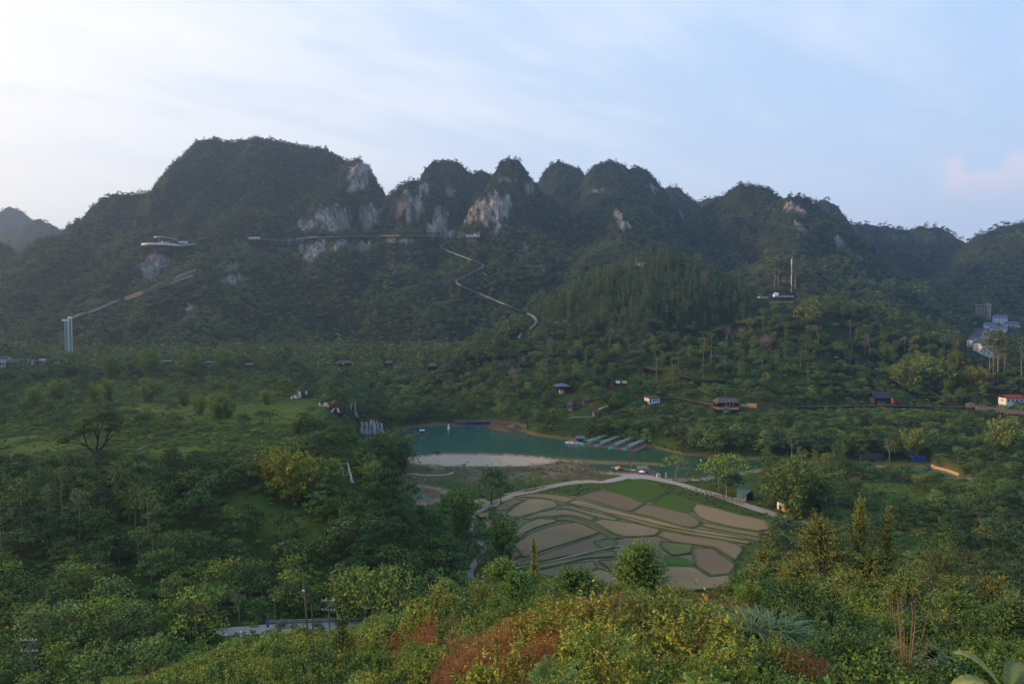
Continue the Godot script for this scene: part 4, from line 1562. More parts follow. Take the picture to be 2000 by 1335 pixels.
func make_cliff_walk():
	var pts := line_over_ground([[484, 464.5], [512, 467], [545, 469], [575, 468], [600, 464.5], [640, 462.5], [700, 461], [760, 460], [820, 460], [866, 460.5]], 0.010, 8)
	var c: Vector3 = pts[pts.size() / 2]
	var t := thing("cliff_walkway", c, 0.0, "long railed plank walkway fixed along the limestone cliff", "walkway")
	var deck := Solid.new()
	var rail := Solid.new()
	var lining := Solid.new()
	for i in pts.size() - 1:
		var a: Vector3 = pts[i] - c
		var b: Vector3 = pts[i + 1] - c
		deck.beam(a, b, 3.0, 0.5)
		rail.beam(a + Vector3(0, 2.3, 1.2), b + Vector3(0, 2.3, 1.2), 0.3, 0.3)
		rail.beam(a + Vector3(0, 4.2, -1.0), b + Vector3(0, 4.2, -1.0), 2.6, 0.4)
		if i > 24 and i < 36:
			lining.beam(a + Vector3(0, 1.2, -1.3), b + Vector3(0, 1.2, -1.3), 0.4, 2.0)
	part("deck", deck.mesh(), mats["steel"], t)
	part("handrail", rail.mesh(), mats["dark_timber"], t)
	part("pale_lining", lining.mesh(), mats["pale_timber"], t)  # paler timber strip along one stretch of the walkway
	for i in range(0, pts.size(), 2):
		var o := part("bracket", boxed(Vector3(0, -2.0, 0), Vector3(0.5, 4.4, 0.5)), mats["dark_timber"], t)
		o.position = pts[i] - c + Vector3(0, 0, 1.0)
	for p in pts:
		keep(p - Vector3(0, 1.0, 0), 4.0)
		clear(p, 2.5)
	# the small station where the walkway begins
	var s := far_at(497, 466, -(pts[2] as Vector3).z - 2.0)
	var k := thing("walkway_station", s, 0.0, "low white and brown station at the walkway's wooded end", "building")
	part("body", boxed(Vector3(0, -1, -1), Vector3(16, 4.0, 5)), mats["beige_wall"], k)
	part("roof", boxed(Vector3(0, 3.0, -1), Vector3(18, 0.5, 6.4)), mats["dark_timber"], k)
	for i in 6: part("white_panel", boxed(Vector3(-6.5 + i * 2.6, 0, 1.62), Vector3(1.7, 2.2, 0.2)), mats["white_paint"], k)
	var q := far_at(515, 466, -s.z)
	var pole := top("lamp_mast", boxed(Vector3.ZERO, Vector3(0.4, 7.0, 0.4)), mats["steel"], "thin grey mast standing beside the walkway station", "mast")
	pole.position = q
	keep(s - Vector3(0, 1, 0), 11.0)
	clear(s, 8.0)
	# terrace building on stilts at the other end
	var d := spot(923, 474)
	var depth := -d.z - 6.0
	var mp := depth / FOCAL
	var at := far_at(923, 463.5, depth)
	var b := thing("terrace_building", at, 0.0, "beige hillside terrace standing on tall concrete stilts", "building")
	part("terrace", boxed(Vector3(0, -0.2, -4), Vector3(28 * mp, 1.2, 12)), mats["beige_wall"], b)
	part("parapet", boxed(Vector3(0, 1.0, 1.8), Vector3(28 * mp, 2.6, 0.4)), mats["beige_wall"], b)
	for i in 7: part("parapet_panel", boxed(Vector3((i - 3) * 3.4 * mp, 1.4, 2.05), Vector3(2.4 * mp, 1.6, 0.15)), mats["white_paint"], b)
	part("stair_tower", boxed(Vector3(11.5 * mp, 1.0, -4), Vector3(5 * mp, 6.4, 5)), mats["beige_wall"], b)
	part("tower_roof", boxed(Vector3(11.5 * mp, 7.4, -4), Vector3(6.4 * mp, 0.5, 6)), mats["grey_tile"], b)
	part("corner_turret", boxed(Vector3(-13.0 * mp, 1.0, -3), Vector3(2.5 * mp, 4.0, 2.4)), mats["beige_wall"], b)
	var dome := SphereMesh.new()
	dome.radius = 1.3; dome.height = 2.2
	var dm := part("white_dome", dome, mats["white_paint"], b)
	dm.position = Vector3(4.0 * mp, 4.4, -3)
	for x in [-9.5, -5.0, -1.0, 3.0, 7.0]:
		for z in [1.0, -6.0]:
			part("stilt", boxed(Vector3(x * mp, -12, z), Vector3(0.7, 11.8, 0.7)), mats["beige_wall"], b)
	part("cross_beam", boxed(Vector3(-1.0 * mp, -5.0, 1.0), Vector3(18 * mp, 0.6, 0.6)), mats["beige_wall"], b)
	part("footing", boxed(Vector3(-1.0 * mp, -9.0, 1.1), Vector3(18 * mp, 0.6, 0.6)), mats["rusty_red"], b)
	keep(at - Vector3(0, 7, 0), 15 * mp)
	clear(at, 11.0)

func make_chute():
	# the glass slide zigzagging down the slope: a trough with two low sides on thin legs
	var runs := [
		[[[906, 458.5], [893, 464.5]], "short top length of the pale slide below the terrace"],
		[[[881, 470.5], [869, 476], [863, 479], [861.5, 482], [864, 485.5], [873, 489.5], [900, 500], [928, 511], [941, 516], [944.5, 519], [942, 523], [934, 527], [907, 539.5], [895, 545.5], [890.5, 549.5], [892, 553], [900, 557.5], [938, 575], [958, 582.5], [985, 594], [1015, 606]], "long zigzag pale green slide winding down the forested slope"],
		[[[1030, 612], [1040, 617], [1046, 623], [1048, 628], [1044, 635], [1036, 642]], "curved lower length of the pale slide near the hill"],
		[[[1019, 652], [1013, 660]], "last short length of the slide among the trees"],
	]
	for q in runs:
		var pts := line_over_ground(q[0], 0.008, 4)
		var c: Vector3 = pts[pts.size() / 2]
		var t := thing("slide", c, 0.0, q[1], "slide")
		var bed := Solid.new()
		var sides := Solid.new()
		for i in pts.size() - 1:
			var a: Vector3 = pts[i] - c
			var b: Vector3 = pts[i + 1] - c
			if a.distance_to(b) < 0.05: continue
			bed.beam(a, b, 1.7, 0.3)
			var dir := (b - a).normalized()
			var side := dir.cross(Vector3.UP).normalized() * 0.85
			for s in [-1.0, 1.0]:
				sides.beam(a + side * s + Vector3(0, 0.6, 0), b + side * s + Vector3(0, 0.6, 0), 0.22, 0.75)
		part("trough", bed.mesh(), mats["steel"], t)
		part("glass_sides", sides.mesh(), mats["chute"], t)
		for i in range(0, pts.size(), 2):
			var p: Vector3 = pts[i]
			var g := minf(height_at(p.x, p.z) - p.y, -0.5) - 1.0
			var o := part("leg", boxed(Vector3(0, g, 0), Vector3(0.22, -g, 0.22)), mats["dark_steel"], t)
			o.position = p - c
		for p in pts:
			keep(p - Vector3(0, 0.6, 0), 2.6)
			clear(p, 1.6)

func make_hill_buildings():
	# summit marker and pale pavilion
	var p := spot(1244, 521)
	var mp := -p.z / FOCAL
	var t := thing("stone_tower", p, 0.1, "slim grey stone tower on the wooded hill's shoulder", "tower")
	for i in 4: part("storey", boxed(Vector3(0, i * 1.9, 0), Vector3(1.7 - i * 0.12, 1.75, 1.7 - i * 0.12)), mats["stone_wall"], t)
	for i in 4: part("eave", boxed(Vector3(0, i * 1.9 + 1.75, 0), Vector3(2.1 - i * 0.12, 0.15, 2.1 - i * 0.12)), mats["white_wall"], t)
	keep(p + Vector3(0, 0.5, 0), 2.0); clear(p, 4.0)
	var p2 := spot(1253, 519)
	var t2 := thing("hilltop_shelter", p2, 0.2, "low sandy coloured shelter beside the hilltop stone tower", "shelter")
	part("wall", boxed(Vector3(0, -1, 0), Vector3(5.0, 3.0, 3.0)), mats["pale_timber"], t2)
	part("roof", boxed(Vector3(0.4, 2.0, 0), Vector3(6.4, 0.4, 4.0)), mats["white_wall"], t2)
	keep(p2 + Vector3(0, 0.5, 0), 4.0); clear(p2, 5.0)
	# the long station on the ridge
	var s := spot(1521, 588)
	mp = -s.z / FOCAL
	var st := thing("ridge_station", s, 0.0, "long low ridge station with pale flat roof and white gabled turret", "building")
	part("terrace", boxed(Vector3(8 * mp, -2.0, 0), Vector3(40 * mp, 2.2, 8)), mats["beige_wall"], st)
	part("roof", boxed(Vector3(10 * mp, 5.0, -1), Vector3(36 * mp, 1.1, 9)), mats["white_wall"], st)
	part("back_wall", boxed(Vector3(10 * mp, 0.2, -5), Vector3(34 * mp, 4.8, 0.4)), mats["dark_timber"], st)
	for i in 9: part("post", boxed(Vector3((-6 + i * 4.0) * mp, 0.2, 2.9), Vector3(0.5, 4.8, 0.5)), mats["red_timber"], st)
	part("blue_wing", boxed(Vector3(-6 * mp, 3.0, 3.6), Vector3(9 * mp, 2.6, 0.6)), mats["blue_roof"], st)
	var tur := Solid.new()
	tur.box(Vector3(-5 * mp, 5.4, -1), Vector3(8 * mp, 2.6, 5))
	part("turret", tur.mesh(), mats["white_paint"], st)
	var tr := Solid.new()
	tr.gable(Vector3(-5 * mp, 8.0, -1), 8.6 * mp, 6.0, 1.6, 0.25)
	part("turret_roof", tr.mesh(), mats["white_wall"], st)
	part("west_roof", boxed(Vector3(-30 * mp, 4.0, -1), Vector3(17 * mp, 0.9, 7)), mats["white_wall"], st)
	part("west_floor", boxed(Vector3(-30 * mp, -1.6, -1), Vector3(17 * mp, 1.6, 6)), mats["beige_wall"], st)
	for i in 5: part("post", boxed(Vector3((-37 + i * 3.6) * mp, 0, 2.0), Vector3(0.45, 4.0, 0.45)), mats["red_timber"], st)
	keep(s + Vector3(3, -0.5, 0), 34 * mp); keep(s + Vector3(-26 * mp, -0.5, 0), 12 * mp); keep(s + Vector3(20 * mp, -0.5, 0), 12 * mp)
	for k in [-30, -12, 0, 12, 24]: clear(s + Vector3(k * mp, 0, 0), 8.0)
	# boardwalk landings in the trees
	for q in [[1258, 722, 1291, 729, "short timber boardwalk among the trees, highest on the hill"], [1326, 738, 1347, 743, "reddish timber boardwalk between the tall trees"], [1358, 746, 1416, 748, "broad timber deck walk with dark railing below tall trees"], [1540, 756, 1640, 752, "dark railed walk in the shade behind the barn"]]:
		var a := spot(q[0], q[1])
		var b := spot(q[2], q[3])
		var c := (a + b) * 0.5
		var w := thing("boardwalk", c, 0.0, q[4], "boardwalk")
		var deck := Solid.new()
		deck.beam(a - c + Vector3(0, 1.2, 0), b - c + Vector3(0, 1.2, 0), 3.0, 0.4)
		part("deck", deck.mesh(), mats["dark_timber"], w)
		var rail := Solid.new()
		rail.beam(a - c + Vector3(0, 2.3, 1.4), b - c + Vector3(0, 2.3, 1.4), 0.15, 0.2)
		rail.beam(a - c + Vector3(0, 1.9, 1.4), b - c + Vector3(0, 1.9, 1.4), 0.12, 0.12)
		part("railing", rail.mesh(), mats["red_timber"], w)
		for i in 8:
			var o := part("post", boxed(Vector3(0, -1.0, 0), Vector3(0.25, 3.4, 0.25)), mats["dark_timber"], w)
			o.position = (a - c).lerp(b - c, i / 7.0) + Vector3(0, 0, 1.35)
		for i in 5:
			keep(a.lerp(b, i / 4.0) + Vector3(0, 1.0, 0), 3.4)
			clear(a.lerp(b, i / 4.0), 3.0)

func make_village():
	# pale block of flats on the slope behind
	var b := spot(1920, 619)
	var mp := -b.z / FOCAL
	var t := thing("apartment_block", b, -0.25, "tall pinkish unfinished block of flats with stair tower above the village", "building")
	part("wall", boxed(Vector3(-3 * mp, -3, 0), Vector3(17 * mp, 21.5 * mp + 3, 8)), mats["beige_wall"], t)
	part("stair_tower", boxed(Vector3(8.5 * mp, -3, 0.4), Vector3(7 * mp, 27 * mp + 3, 9)), mats["beige_wall"], t)
	part("roof_frame", boxed(Vector3(-3 * mp, 23 * mp, 0), Vector3(17 * mp, 1.0, 8.4)), mats["beige_wall"], t)
	var cells := []
	for f in 5:
		for c in 4:
			var o := part("balcony", boxed(Vector3((-9.2 + c * 4.1) * mp, f * 4.2 * mp + 1.4, 4.02), Vector3(2.7 * mp, 2.7 * mp, 0.3)), mats["dark_opening"], t)
		cells.append([Vector3(8.5 * mp, f * 4.6 * mp + 2.0, 4.95)])
	windows(t, cells, Vector2(1.6, 1.9))
	for k in 3: part("roof_column", boxed(Vector3((-10 + k * 7) * mp, 21.5 * mp, 3.4), Vector3(0.7, 1.5 * mp, 0.7)), mats["beige_wall"], t)
	keep(b + Vector3(0, 3.0, 0), 14 * mp); clear(b, 12.0)
	# the white village: [px, py of the foot, width px, height px, roof px, gable to us, roof, label, floors, bays, turn]
	var list := [
		[1953, 634, 23, 14, 5, false, "blue_roof", "tall white house with blue roof, topmost of the village", 3, 4, -0.3],
		[1977, 638, 24, 5, 5, false, "blue_roof", "low white house with blue roof at the village's right end", 1, 3, -0.3],
		[1934, 638, 20, 4, 4, false, "blue_roof", "low house with blue roof below the block of flats", 1, 3, -0.2],
		[1949, 647, 28, 7, 3, false, "blue_roof", "wide white house standing below the tall blue roofed one", 2, 5, -0.2],
		[1946, 658, 18, 9, 3, false, "rusty_red", "white house with a rusty red roof strip", 2, 3, -0.2],
		[1919, 658, 28, 9, 8, true, "slate_roof", "white gabled house, rearmost of the dark roofed row", 2, 3, 0.28],
		[1912, 668, 30, 10, 8, true, "slate_roof", "white gabled house in the middle of the dark roofed row", 2, 3, 0.28],
		[1902, 680, 22, 16, 8, true, "slate_roof", "white gabled house at the left end of the dark roofed row", 3, 2, 0.28],
		[1924, 692, 36, 22, 9, true, "slate_roof", "largest white gabled house at the front of the village", 3, 3, 0.22],
		[1938, 668, 20, 12, 5, false, "slate_roof", "white house squeezed behind the largest gabled one", 2, 3, -0.1],
	]
	for q in list:
		var p := spot(q[0], q[1])
		mp = -p.z / FOCAL
		house("village_house", p, q[10], q[2] * mp, minf(q[2] * mp * 0.55, 9.0), q[3] * mp, q[4] * mp, "white_wall", q[6], q[7], q[8], q[9], q[5], "white houses of the village in the side valley")
		keep(p + Vector3(0, 1.5, 0), q[2] * mp * 0.6)
		clear(p, q[2] * mp * 0.6)

func make_left_village():
	var p := spot(45, 713)
	var mp := -p.z / FOCAL
	var t := thing("market_hall", p, 0.5, "wide market hall with a stepped blue grey tiled roof", "building")
	part("wall", boxed(Vector3(0, -1, 0), Vector3(32 * mp, 7 * mp + 1, 14)), mats["white_wall"], t)
	for i in 8: part("doorway", boxed(Vector3((-13 + i * 3.7) * mp, 0.2, 7.05), Vector3(2.0 * mp, 2.6, 0.2)), mats["dark_opening"], t)
	for k in 3:
		var r := Solid.new()
		r.gable(Vector3((-9 + k * 9) * mp * 0.6, 7 * mp - k * 0.9, 4.2 - k * 4.2), 40 * mp - k * 3 * mp, 9.0, 6.0 * mp, 0.3)
		part("roof", r.mesh(), mats["blue_roof"] if k == 1 else mats["grey_tile"], t)
	keep(p + Vector3(0, 1, 0), 26 * mp); clear(p, 22 * mp)
	p = spot(4, 708)
	var h := house("long_house", p, 0.3, 26 * mp, 9.0, 9 * mp, 4 * mp, "white_wall", "grey_tile", "grey roofed house at the picture's edge beside the market hall", 2, 5)
	keep(p + Vector3(0, 1, 0), 15 * mp); clear(p, 15 * mp)
	p = spot(84, 711)
	var k2 := thing("pink_kiosk", p, 0.0, "small pink and white kiosk beside the flagpole", "kiosk")
	part("body", boxed(Vector3(0, -1, 0), Vector3(9 * mp, 3.2 + 1, 4)), mats["pink_wall"], k2)
	part("canopy", boxed(Vector3(0, 3.2, 0), Vector3(10.4 * mp, 0.9, 5)), mats["white_paint"], k2)
	for i in 3: part("counter_opening", boxed(Vector3((-3 + i * 2.6) * mp, 0.8, 2.03), Vector3(1.5 * mp, 1.3, 0.1)), mats["dark_opening"], k2)
	keep(p + Vector3(0, 0.6, 0), 7 * mp); clear(p, 7 * mp)
	p = spot(70, 709)
	flag(p, 12.0, 2.6, 2.2, "tall flagpole with a red flag in front of the market hall", -1.0)
	keep(p + Vector3(0, 1, 0), 3.0); clear(p, 3.0)
	for q in [[14, 707, 11, "white tent roof between the two halls"], [2, 719, 6, "white parked van at the picture's left edge"]]:
		var s := spot(q[0], q[1])
		var o := thing("market_tent", s, 0.2, q[3], "tent") if q[2] == 11 else thing("parked_van", s, 0.6, q[3], "van")
		if q[2] == 11:
			var m := Solid.new()
			m.gable(Vector3(0, 2.2, 0), 11 * mp, 4.5, 1.1, 0.1)
			part("roof", m.mesh(), mats["white_paint"], o)
			for x in [-1, 1]:
				for z in [-1, 1]: part("leg", boxed(Vector3(x * 5.0 * mp, 0, z * 2.0), Vector3(0.15, 2.3, 0.15)), mats["steel"], o)
		else:
			van(o)
		keep(s + Vector3(0, 0.6, 0), q[2] * mp * 0.6); clear(s, q[2] * mp * 0.7)
	# low white roofs in the trees along the foot of the mountain
	for q in [[323, 711, 26, "long low white roof in the trees left of the bamboo"], [413, 713, 22, "low white roof between bamboo clumps at the mountain's foot"], [487, 717, 16, "short low white roof at the end of the row"]]:
		var s := spot(q[0], q[1])
		mp = -s.z / FOCAL
		var o := thing("low_building", s, 0.05, q[3], "building")
		part("wall", boxed(Vector3(0, -1, 0), Vector3(q[2] * mp, 3.4, 5)), mats["stone_wall"], o)
		part("roof", boxed(Vector3(0, 2.4, 0), Vector3(q[2] * mp, 0.45, 5.6)), mats["steel"], o)
		keep(s + Vector3(0, 1.6, 0), q[2] * mp * 0.5); clear(s, q[2] * mp * 0.5)
	for q in [[672, 716, 34, "dark timber pavilion with brown roof under the mountain's foot"], [845, 722, 18, "small grey roofed pavilion over the river woods"], [760, 716, 14, "little brown roof hidden in the woods"]]:
		var s := spot(q[0], q[1])
		mp = -s.z / FOCAL
		var o := thing("timber_pavilion", s, 0.1, q[3], "pavilion")
		part("wall", boxed(Vector3(0, -1, 0), Vector3(q[2] * mp, 4.4, 6)), mats["dark_timber"], o)
		var m := Solid.new()
		m.hip(Vector3(0, 3.4, 0), q[2] * mp * 1.15, 8.0, 2.4, q[2] * mp * 0.6)
		part("roof", m.mesh(), mats["grey_tile"], o)
		for i in 4: part("opening", boxed(Vector3((i - 1.5) * q[2] * mp / 4.4, 0.6, 3.02), Vector3(q[2] * mp / 7, 1.8, 0.1)), mats["dark_opening"], o)
		keep(s + Vector3(0, 1.6, 0), q[2] * mp * 0.5); clear(s, q[2] * mp * 0.6)

func van(o: Node3D):
	var m := Solid.new()
	m.hexa([Vector3(-2.4, 0.4, -0.9), Vector3(2.4, 0.4, -0.9), Vector3(2.4, 0.4, 0.9), Vector3(-2.4, 0.4, 0.9), Vector3(-1.9, 2.0, -0.8), Vector3(2.3, 2.0, -0.8), Vector3(2.3, 2.0, 0.8), Vector3(-1.9, 2.0, 0.8)].slice(0, 8))
	part("body", m.mesh(), mats["white_paint"], o)
	for x in [-1.5, 1.5]:
		for z in [-0.85, 0.85]:
			var c := CylinderMesh.new()
			c.top_radius = 0.36; c.bottom_radius = 0.36; c.height = 0.25; c.radial_segments = 16
			var w := part("wheel", c, mats["dark_steel"], o)
			w.position = Vector3(x, 0.36, z)
			w.rotation.x = PI / 2
	part("side_window", boxed(Vector3(0.3, 1.2, 0.86), Vector3(3.4, 0.55, 0.05)), mats["dark_opening"], o)

func flag(at: Vector3, h: float, w: float, tall: float, label: String, dir := 1.0) -> Node3D:
	var t := thing("flag", at, 0.0, label, "flag")
	var c := CylinderMesh.new()
	c.top_radius = 0.06; c.bottom_radius = 0.11; c.height = h; c.radial_segments = 8
	var p := part("pole", c, mats["steel"], t)
	p.position.y = h / 2
	var m := Leafy.new()
	for i in 9:
		var u := i / 8.0
		var z := sin(u * 6.0) * 0.18 * w * u
		for e in 2:
			m.v.append(Vector3(dir * (0.06 + u * w), h - 0.1 - e * tall - u * u * w * 0.35, z))
			m.n.append(Vector3(-cos(u * 6.0) * 0.4, 0, 1).normalized())
			m.c.append(Color.WHITE)
		if i < 8:
			var k := i * 2
			m.ix.append_array([k, k + 1, k + 2, k + 1, k + 3, k + 2])
	part("cloth", m.mesh(), mats["flag_red"], t)
	return t

func hut(at: Vector3, turn: float, w: float, h: float, label: String) -> Node3D:
	var t := thing("thatched_hut", at, turn, label, "hut", "thatched huts round the terraced garden")
	var m := Solid.new()
	m.box(Vector3(0, -1, 0), Vector3(w, h * 0.5 + 1, w * 0.8))
	m.gable_wall(Vector3(w * 0.47, h * 0.5, 0), w * 0.8, h * 0.45, 0.1)
	m.gable_wall(Vector3(-w * 0.47, h * 0.5, 0), w * 0.8, h * 0.45, 0.1)
	part("wall", m.mesh(), mats["pale_rock"], t)
	var r := Solid.new()
	r.gable(Vector3(0, h * 0.48, 0), w * 1.2, w * 1.15, h * 0.52, 0.3)
	part("thatch_roof", r.mesh(), mats["thatch"], t)
	part("door", boxed(Vector3(0.1, 0, w * 0.4 + 0.03), Vector3(w * 0.22, h * 0.36, 0.1)), mats["red_timber"], t)
	part("window", boxed(Vector3(w * 0.3, h * 0.16, w * 0.4 + 0.03), Vector3(w * 0.16, h * 0.16, 0.08)), mats["dark_opening"], t)
	keep(at + Vector3(0, 0.4, 0), w * 0.7)
	clear(at, w * 0.9)
	return t
# ------------------------------------------------------------------ the right bank
func make_riverside():
	# timber house over a pale walled terrace
	var p := spot(1421, 800)
	var mp := -p.z / FOCAL
	var t := thing("riverside_house", p, 0.0, "brown timber house with grey tiled roof above a pale walled terrace", "house")
	var y0 := 4.5 * mp
	part("basement", boxed(Vector3(-2 * mp, -6.0, -4), Vector3(44 * mp, 6.0 + y0 - 0.4, 8)), mats["dark_timber"], t)
	part("terrace", boxed(Vector3(-2 * mp, y0 - 0.4, -3), Vector3(46 * mp, 0.5, 12)), mats["stone_wall"], t)
	part("wall", boxed(Vector3(2 * mp, y0 + 0.1, -5), Vector3(38 * mp, 9.6 * mp, 6.5)), mats["red_timber"], t)
	for i in 3: part("window", boxed(Vector3((-0.6 + i * 6.8) * mp, y0 + 2.4 * mp, -1.7), Vector3(2.6 * mp, 5.6 * mp, 0.12)), mats["white_paint"], t)
	for i in 9: part("wall_post", boxed(Vector3((-15 + i * 4.3) * mp, y0 + 0.1, -1.68), Vector3(0.2, 9.6 * mp, 0.16)), mats["dark_timber"], t)
	part("porch_wall", boxed(Vector3(-16.2 * mp, y0 + 0.1, -1.4), Vector3(8 * mp, 7 * mp, 0.4)), mats["dark_timber"], t)
	var r := Solid.new()
	r.hip(Vector3(2 * mp, y0 + 9.2 * mp, -5), 45 * mp, 11.5, 9.0 * mp, 30 * mp)
	part("roof", r.mesh(), mats["grey_tile"], t)
	part("ridge_tiles", boxed(Vector3(2 * mp, y0 + 18.0 * mp, -5), Vector3(31 * mp, 0.5, 0.6)), mats["grey_tile"], t)
	part("eave_board", boxed(Vector3(2 * mp, y0 + 8.9 * mp, 0.6), Vector3(44 * mp, 0.3, 0.2)), mats["dark_timber"], t)
	# stepped parapet
	for q in [[-21.5, 5, 5.2], [-14, 10, 3.6], [-4.5, 10, 5.0], [6.5, 12, 3.4], [16, 7, 4.6]]:
		part("parapet", boxed(Vector3(q[0] * mp, y0 + 0.1 - 1.0, 3.2), Vector3(q[1] * mp, q[2] * mp * 0.9 + 0.3, 0.4)), mats["pale_timber"], t)
	for i in 4: part("parapet_opening", boxed(Vector3((-7.6 + i * 2.1) * mp, y0 - 0.3, 3.42), Vector3(1.2 * mp, 2.2 * mp, 0.1)), mats["red_timber"], t)
	var wp := part("white_panel", boxed(Vector3(-3.5 * mp, y0 - 15.5 * mp, 1.6), Vector3(16 * mp, 10.5 * mp, 0.3)), mats["white_paint"], t)
	for x in [-22, -12, 6, 17]: part("pillar", boxed(Vector3(x * mp, -8.0, 2.6), Vector3(0.5, 8 + y0 - 0.5, 0.5)), mats["dark_timber"], t)
	keep(p + Vector3(0, -1.6, 0), 24 * mp); keep(p + Vector3(-3 * mp, -9 * mp, 0), 9 * mp)
	for k in [-16, 0, 16]: clear(p + Vector3(k * mp, 0, -2), 8.0)
	# the wall and walk running right from it
	var walk := [[1445, 795], [1460, 796], [1478, 797], [1500, 797], [1514, 796]]
	for i in 4:
		var a := spot(walk[i][0], walk[i][1])
		var b := spot(walk[i + 1][0], walk[i + 1][1])
		var c := (a + b) / 2
		var o := thing("walled_walk", c, 0.0, ["first pale wall panel right of the timber house terrace", "second pale wall panel right of the terrace, tallest", "third wall panel of the walk, grey and broken", "last low wall panel of the walk before the trees"][i], "wall", "pale wall panels along the riverside walk")
		var m := Solid.new()
		var h: float = [1.6, 2.3, 1.5, 1.8][i]
		m.beam(a - c + Vector3(0, h * 0.5 + 0.5, 0), b - c + Vector3(0, h * 0.5 + 0.5, 0), 0.4, h)
		part("panel", m.mesh(), mats["pale_timber"] if i < 2 else mats["stone_wall"], o)
		var base := Solid.new()
		base.beam(a - c + Vector3(0, -0.6, 0.3), b - c + Vector3(0, -0.6, 0.3), 1.2, 2.0)
		part("footing", base.mesh(), mats["stone_wall"], o)
		keep(c + Vector3(0, 0.2, 0), (b - a).length() * 0.55); clear(c, 3.0)
	# long dark walks along the bank
	for q in [[[1305, 778], [1330, 780], [1365, 788], [1396, 793], "grey plank walk leading to the timber house"], [[1514, 796], [1560, 797], [1620, 796], [1680, 795], "dark timber walk through the trees right of the house"], [[1680, 795], [1740, 794], [1800, 796], [1880, 798], "dark timber walk past the grey roofed barn"]]:
		var pts := []
		for i in 4: pts.append(spot(q[i][0], q[i][1]) + Vector3(0, 1.0, 0))
		var c: Vector3 = pts[1]
		var o := thing("plank_walk", c, 0.0, q[4], "walkway")
		var m := Solid.new()
		var m2 := Solid.new()
		for i in 3:
			m.beam(pts[i] - c, pts[i + 1] - c, 2.4, 0.5)
			m2.beam(pts[i] - c + Vector3(0, 1.2, 1.1), pts[i + 1] - c + Vector3(0, 1.2, 1.1), 0.12, 0.18)
		part("deck", m.mesh(), mats["stone_wall"], o)
		part("handrail", m2.mesh(), mats["dark_timber"], o)
		for i in 13:
			var f := i / 12.0 * 3.0
			var v: Vector3 = (pts[mini(int(f), 2)] as Vector3).lerp(pts[mini(int(f) + 1, 3)], f - mini(int(f), 2))
			var b := part("post", boxed(Vector3(0, -3.0, 0), Vector3(0.3, 4.2, 0.3)), mats["dark_timber"], o)
			b.position = v - c + Vector3(0, 0, 1.05)
			keep(v - Vector3(0, 0.6, 0), 4.0)
			clear(v, 2.2)
	# blue-roofed lookout
	p = spot(1098, 766)
	mp = -p.z / FOCAL
	t = thing("lookout_pavilion", p, 0.15, "open timber lookout with blue hipped roof on a white base", "pavilion")
	part("base", boxed(Vector3(-1.5 * mp, -1, 0), Vector3(7.5 * mp, 6.5 * mp + 1, 3)), mats["white_paint"], t)
	part("floor", boxed(Vector3(0, 7 * mp, -1), Vector3(26 * mp, 0.5, 8)), mats["dark_timber"], t)
	for x in [-11, -4, 4, 11]:
		for z in [-4.0, 2.4]: part("post", boxed(Vector3(x * mp, -1, z), Vector3(0.35, 13 * mp + 1, 0.35)), mats["red_timber"], t)
	part("railing", boxed(Vector3(0, 8.4 * mp, 2.7), Vector3(24 * mp, 0.7, 0.12)), mats["red_timber"], t)
	var hp := Solid.new()
	hp.hip(Vector3(0, 13 * mp, -1), 29 * mp, 10.5, 5 * mp, 6 * mp)
	part("roof", hp.mesh(), mats["blue_roof"], t)
	part("fascia", boxed(Vector3(0, 12.3 * mp, -1), Vector3(28 * mp, 0.7 * mp, 10)), mats["red_timber"], t)
	keep(p + Vector3(0, 0.3, 0), 14 * mp); clear(p, 8.0)
	# huts round the terraced garden
	p = spot(1115, 798); mp = -p.z / FOCAL
	hut(p, -0.7, 11 * mp, 13 * mp, "small thatched hut at the left end of the terraced garden")
	hut(spot(1144, 790), 0.0, 11 * mp, 17 * mp, "tall thatched hut at the top of the terraced garden")
	hut(spot(1163, 811), 0.3, 9 * mp, 11 * mp, "low thatched hut half hidden below the garden path")
	for q in [[1122, 797, 1140, 792, 1.0, "stone_wall", "low stone fence between the two left thatched huts"], [1150, 791, 1190, 794, 1.6, "red_timber", "reddish timber fence behind the terraced garden"], [1170, 800, 1186, 793, 0.5, "sandy_path", "pale garden walk climbing past the fence"], [1116, 816, 1162, 813, 0.4, "sandy_path", "thin pale path across the foot of the garden"]]:
		var a := spot(q[0], q[1])
		var b := spot(q[2], q[3])
		var c := (a + b) / 2
		var m := Solid.new()
		m.beam(a - c + Vector3(0, q[4] * 0.5, 0), b - c + Vector3(0, q[4] * 0.5, 0), 0.6 if q[4] > 0.6 else 1.6, q[4])
		var o := top("garden_fence" if q[4] > 0.6 else "garden_path", m.mesh(), mats[q[5]], q[6], "fence" if q[4] > 0.6 else "path")
		o.position = c
		for i in 4: keep(a.lerp(b, i / 3.0) + Vector3(0, 0.3, 0), 3.0)
	for i in 4:
		for k in 4:
			var g := spot(1116 + k * 13, 800 + i * 6)
			clear(g, 5.0)
			keep(g, 4.0)
	meadows.append([Vector2(spot(1136, 808).x, spot(1136, 808).z), 16.0, 14.0, 0.0])
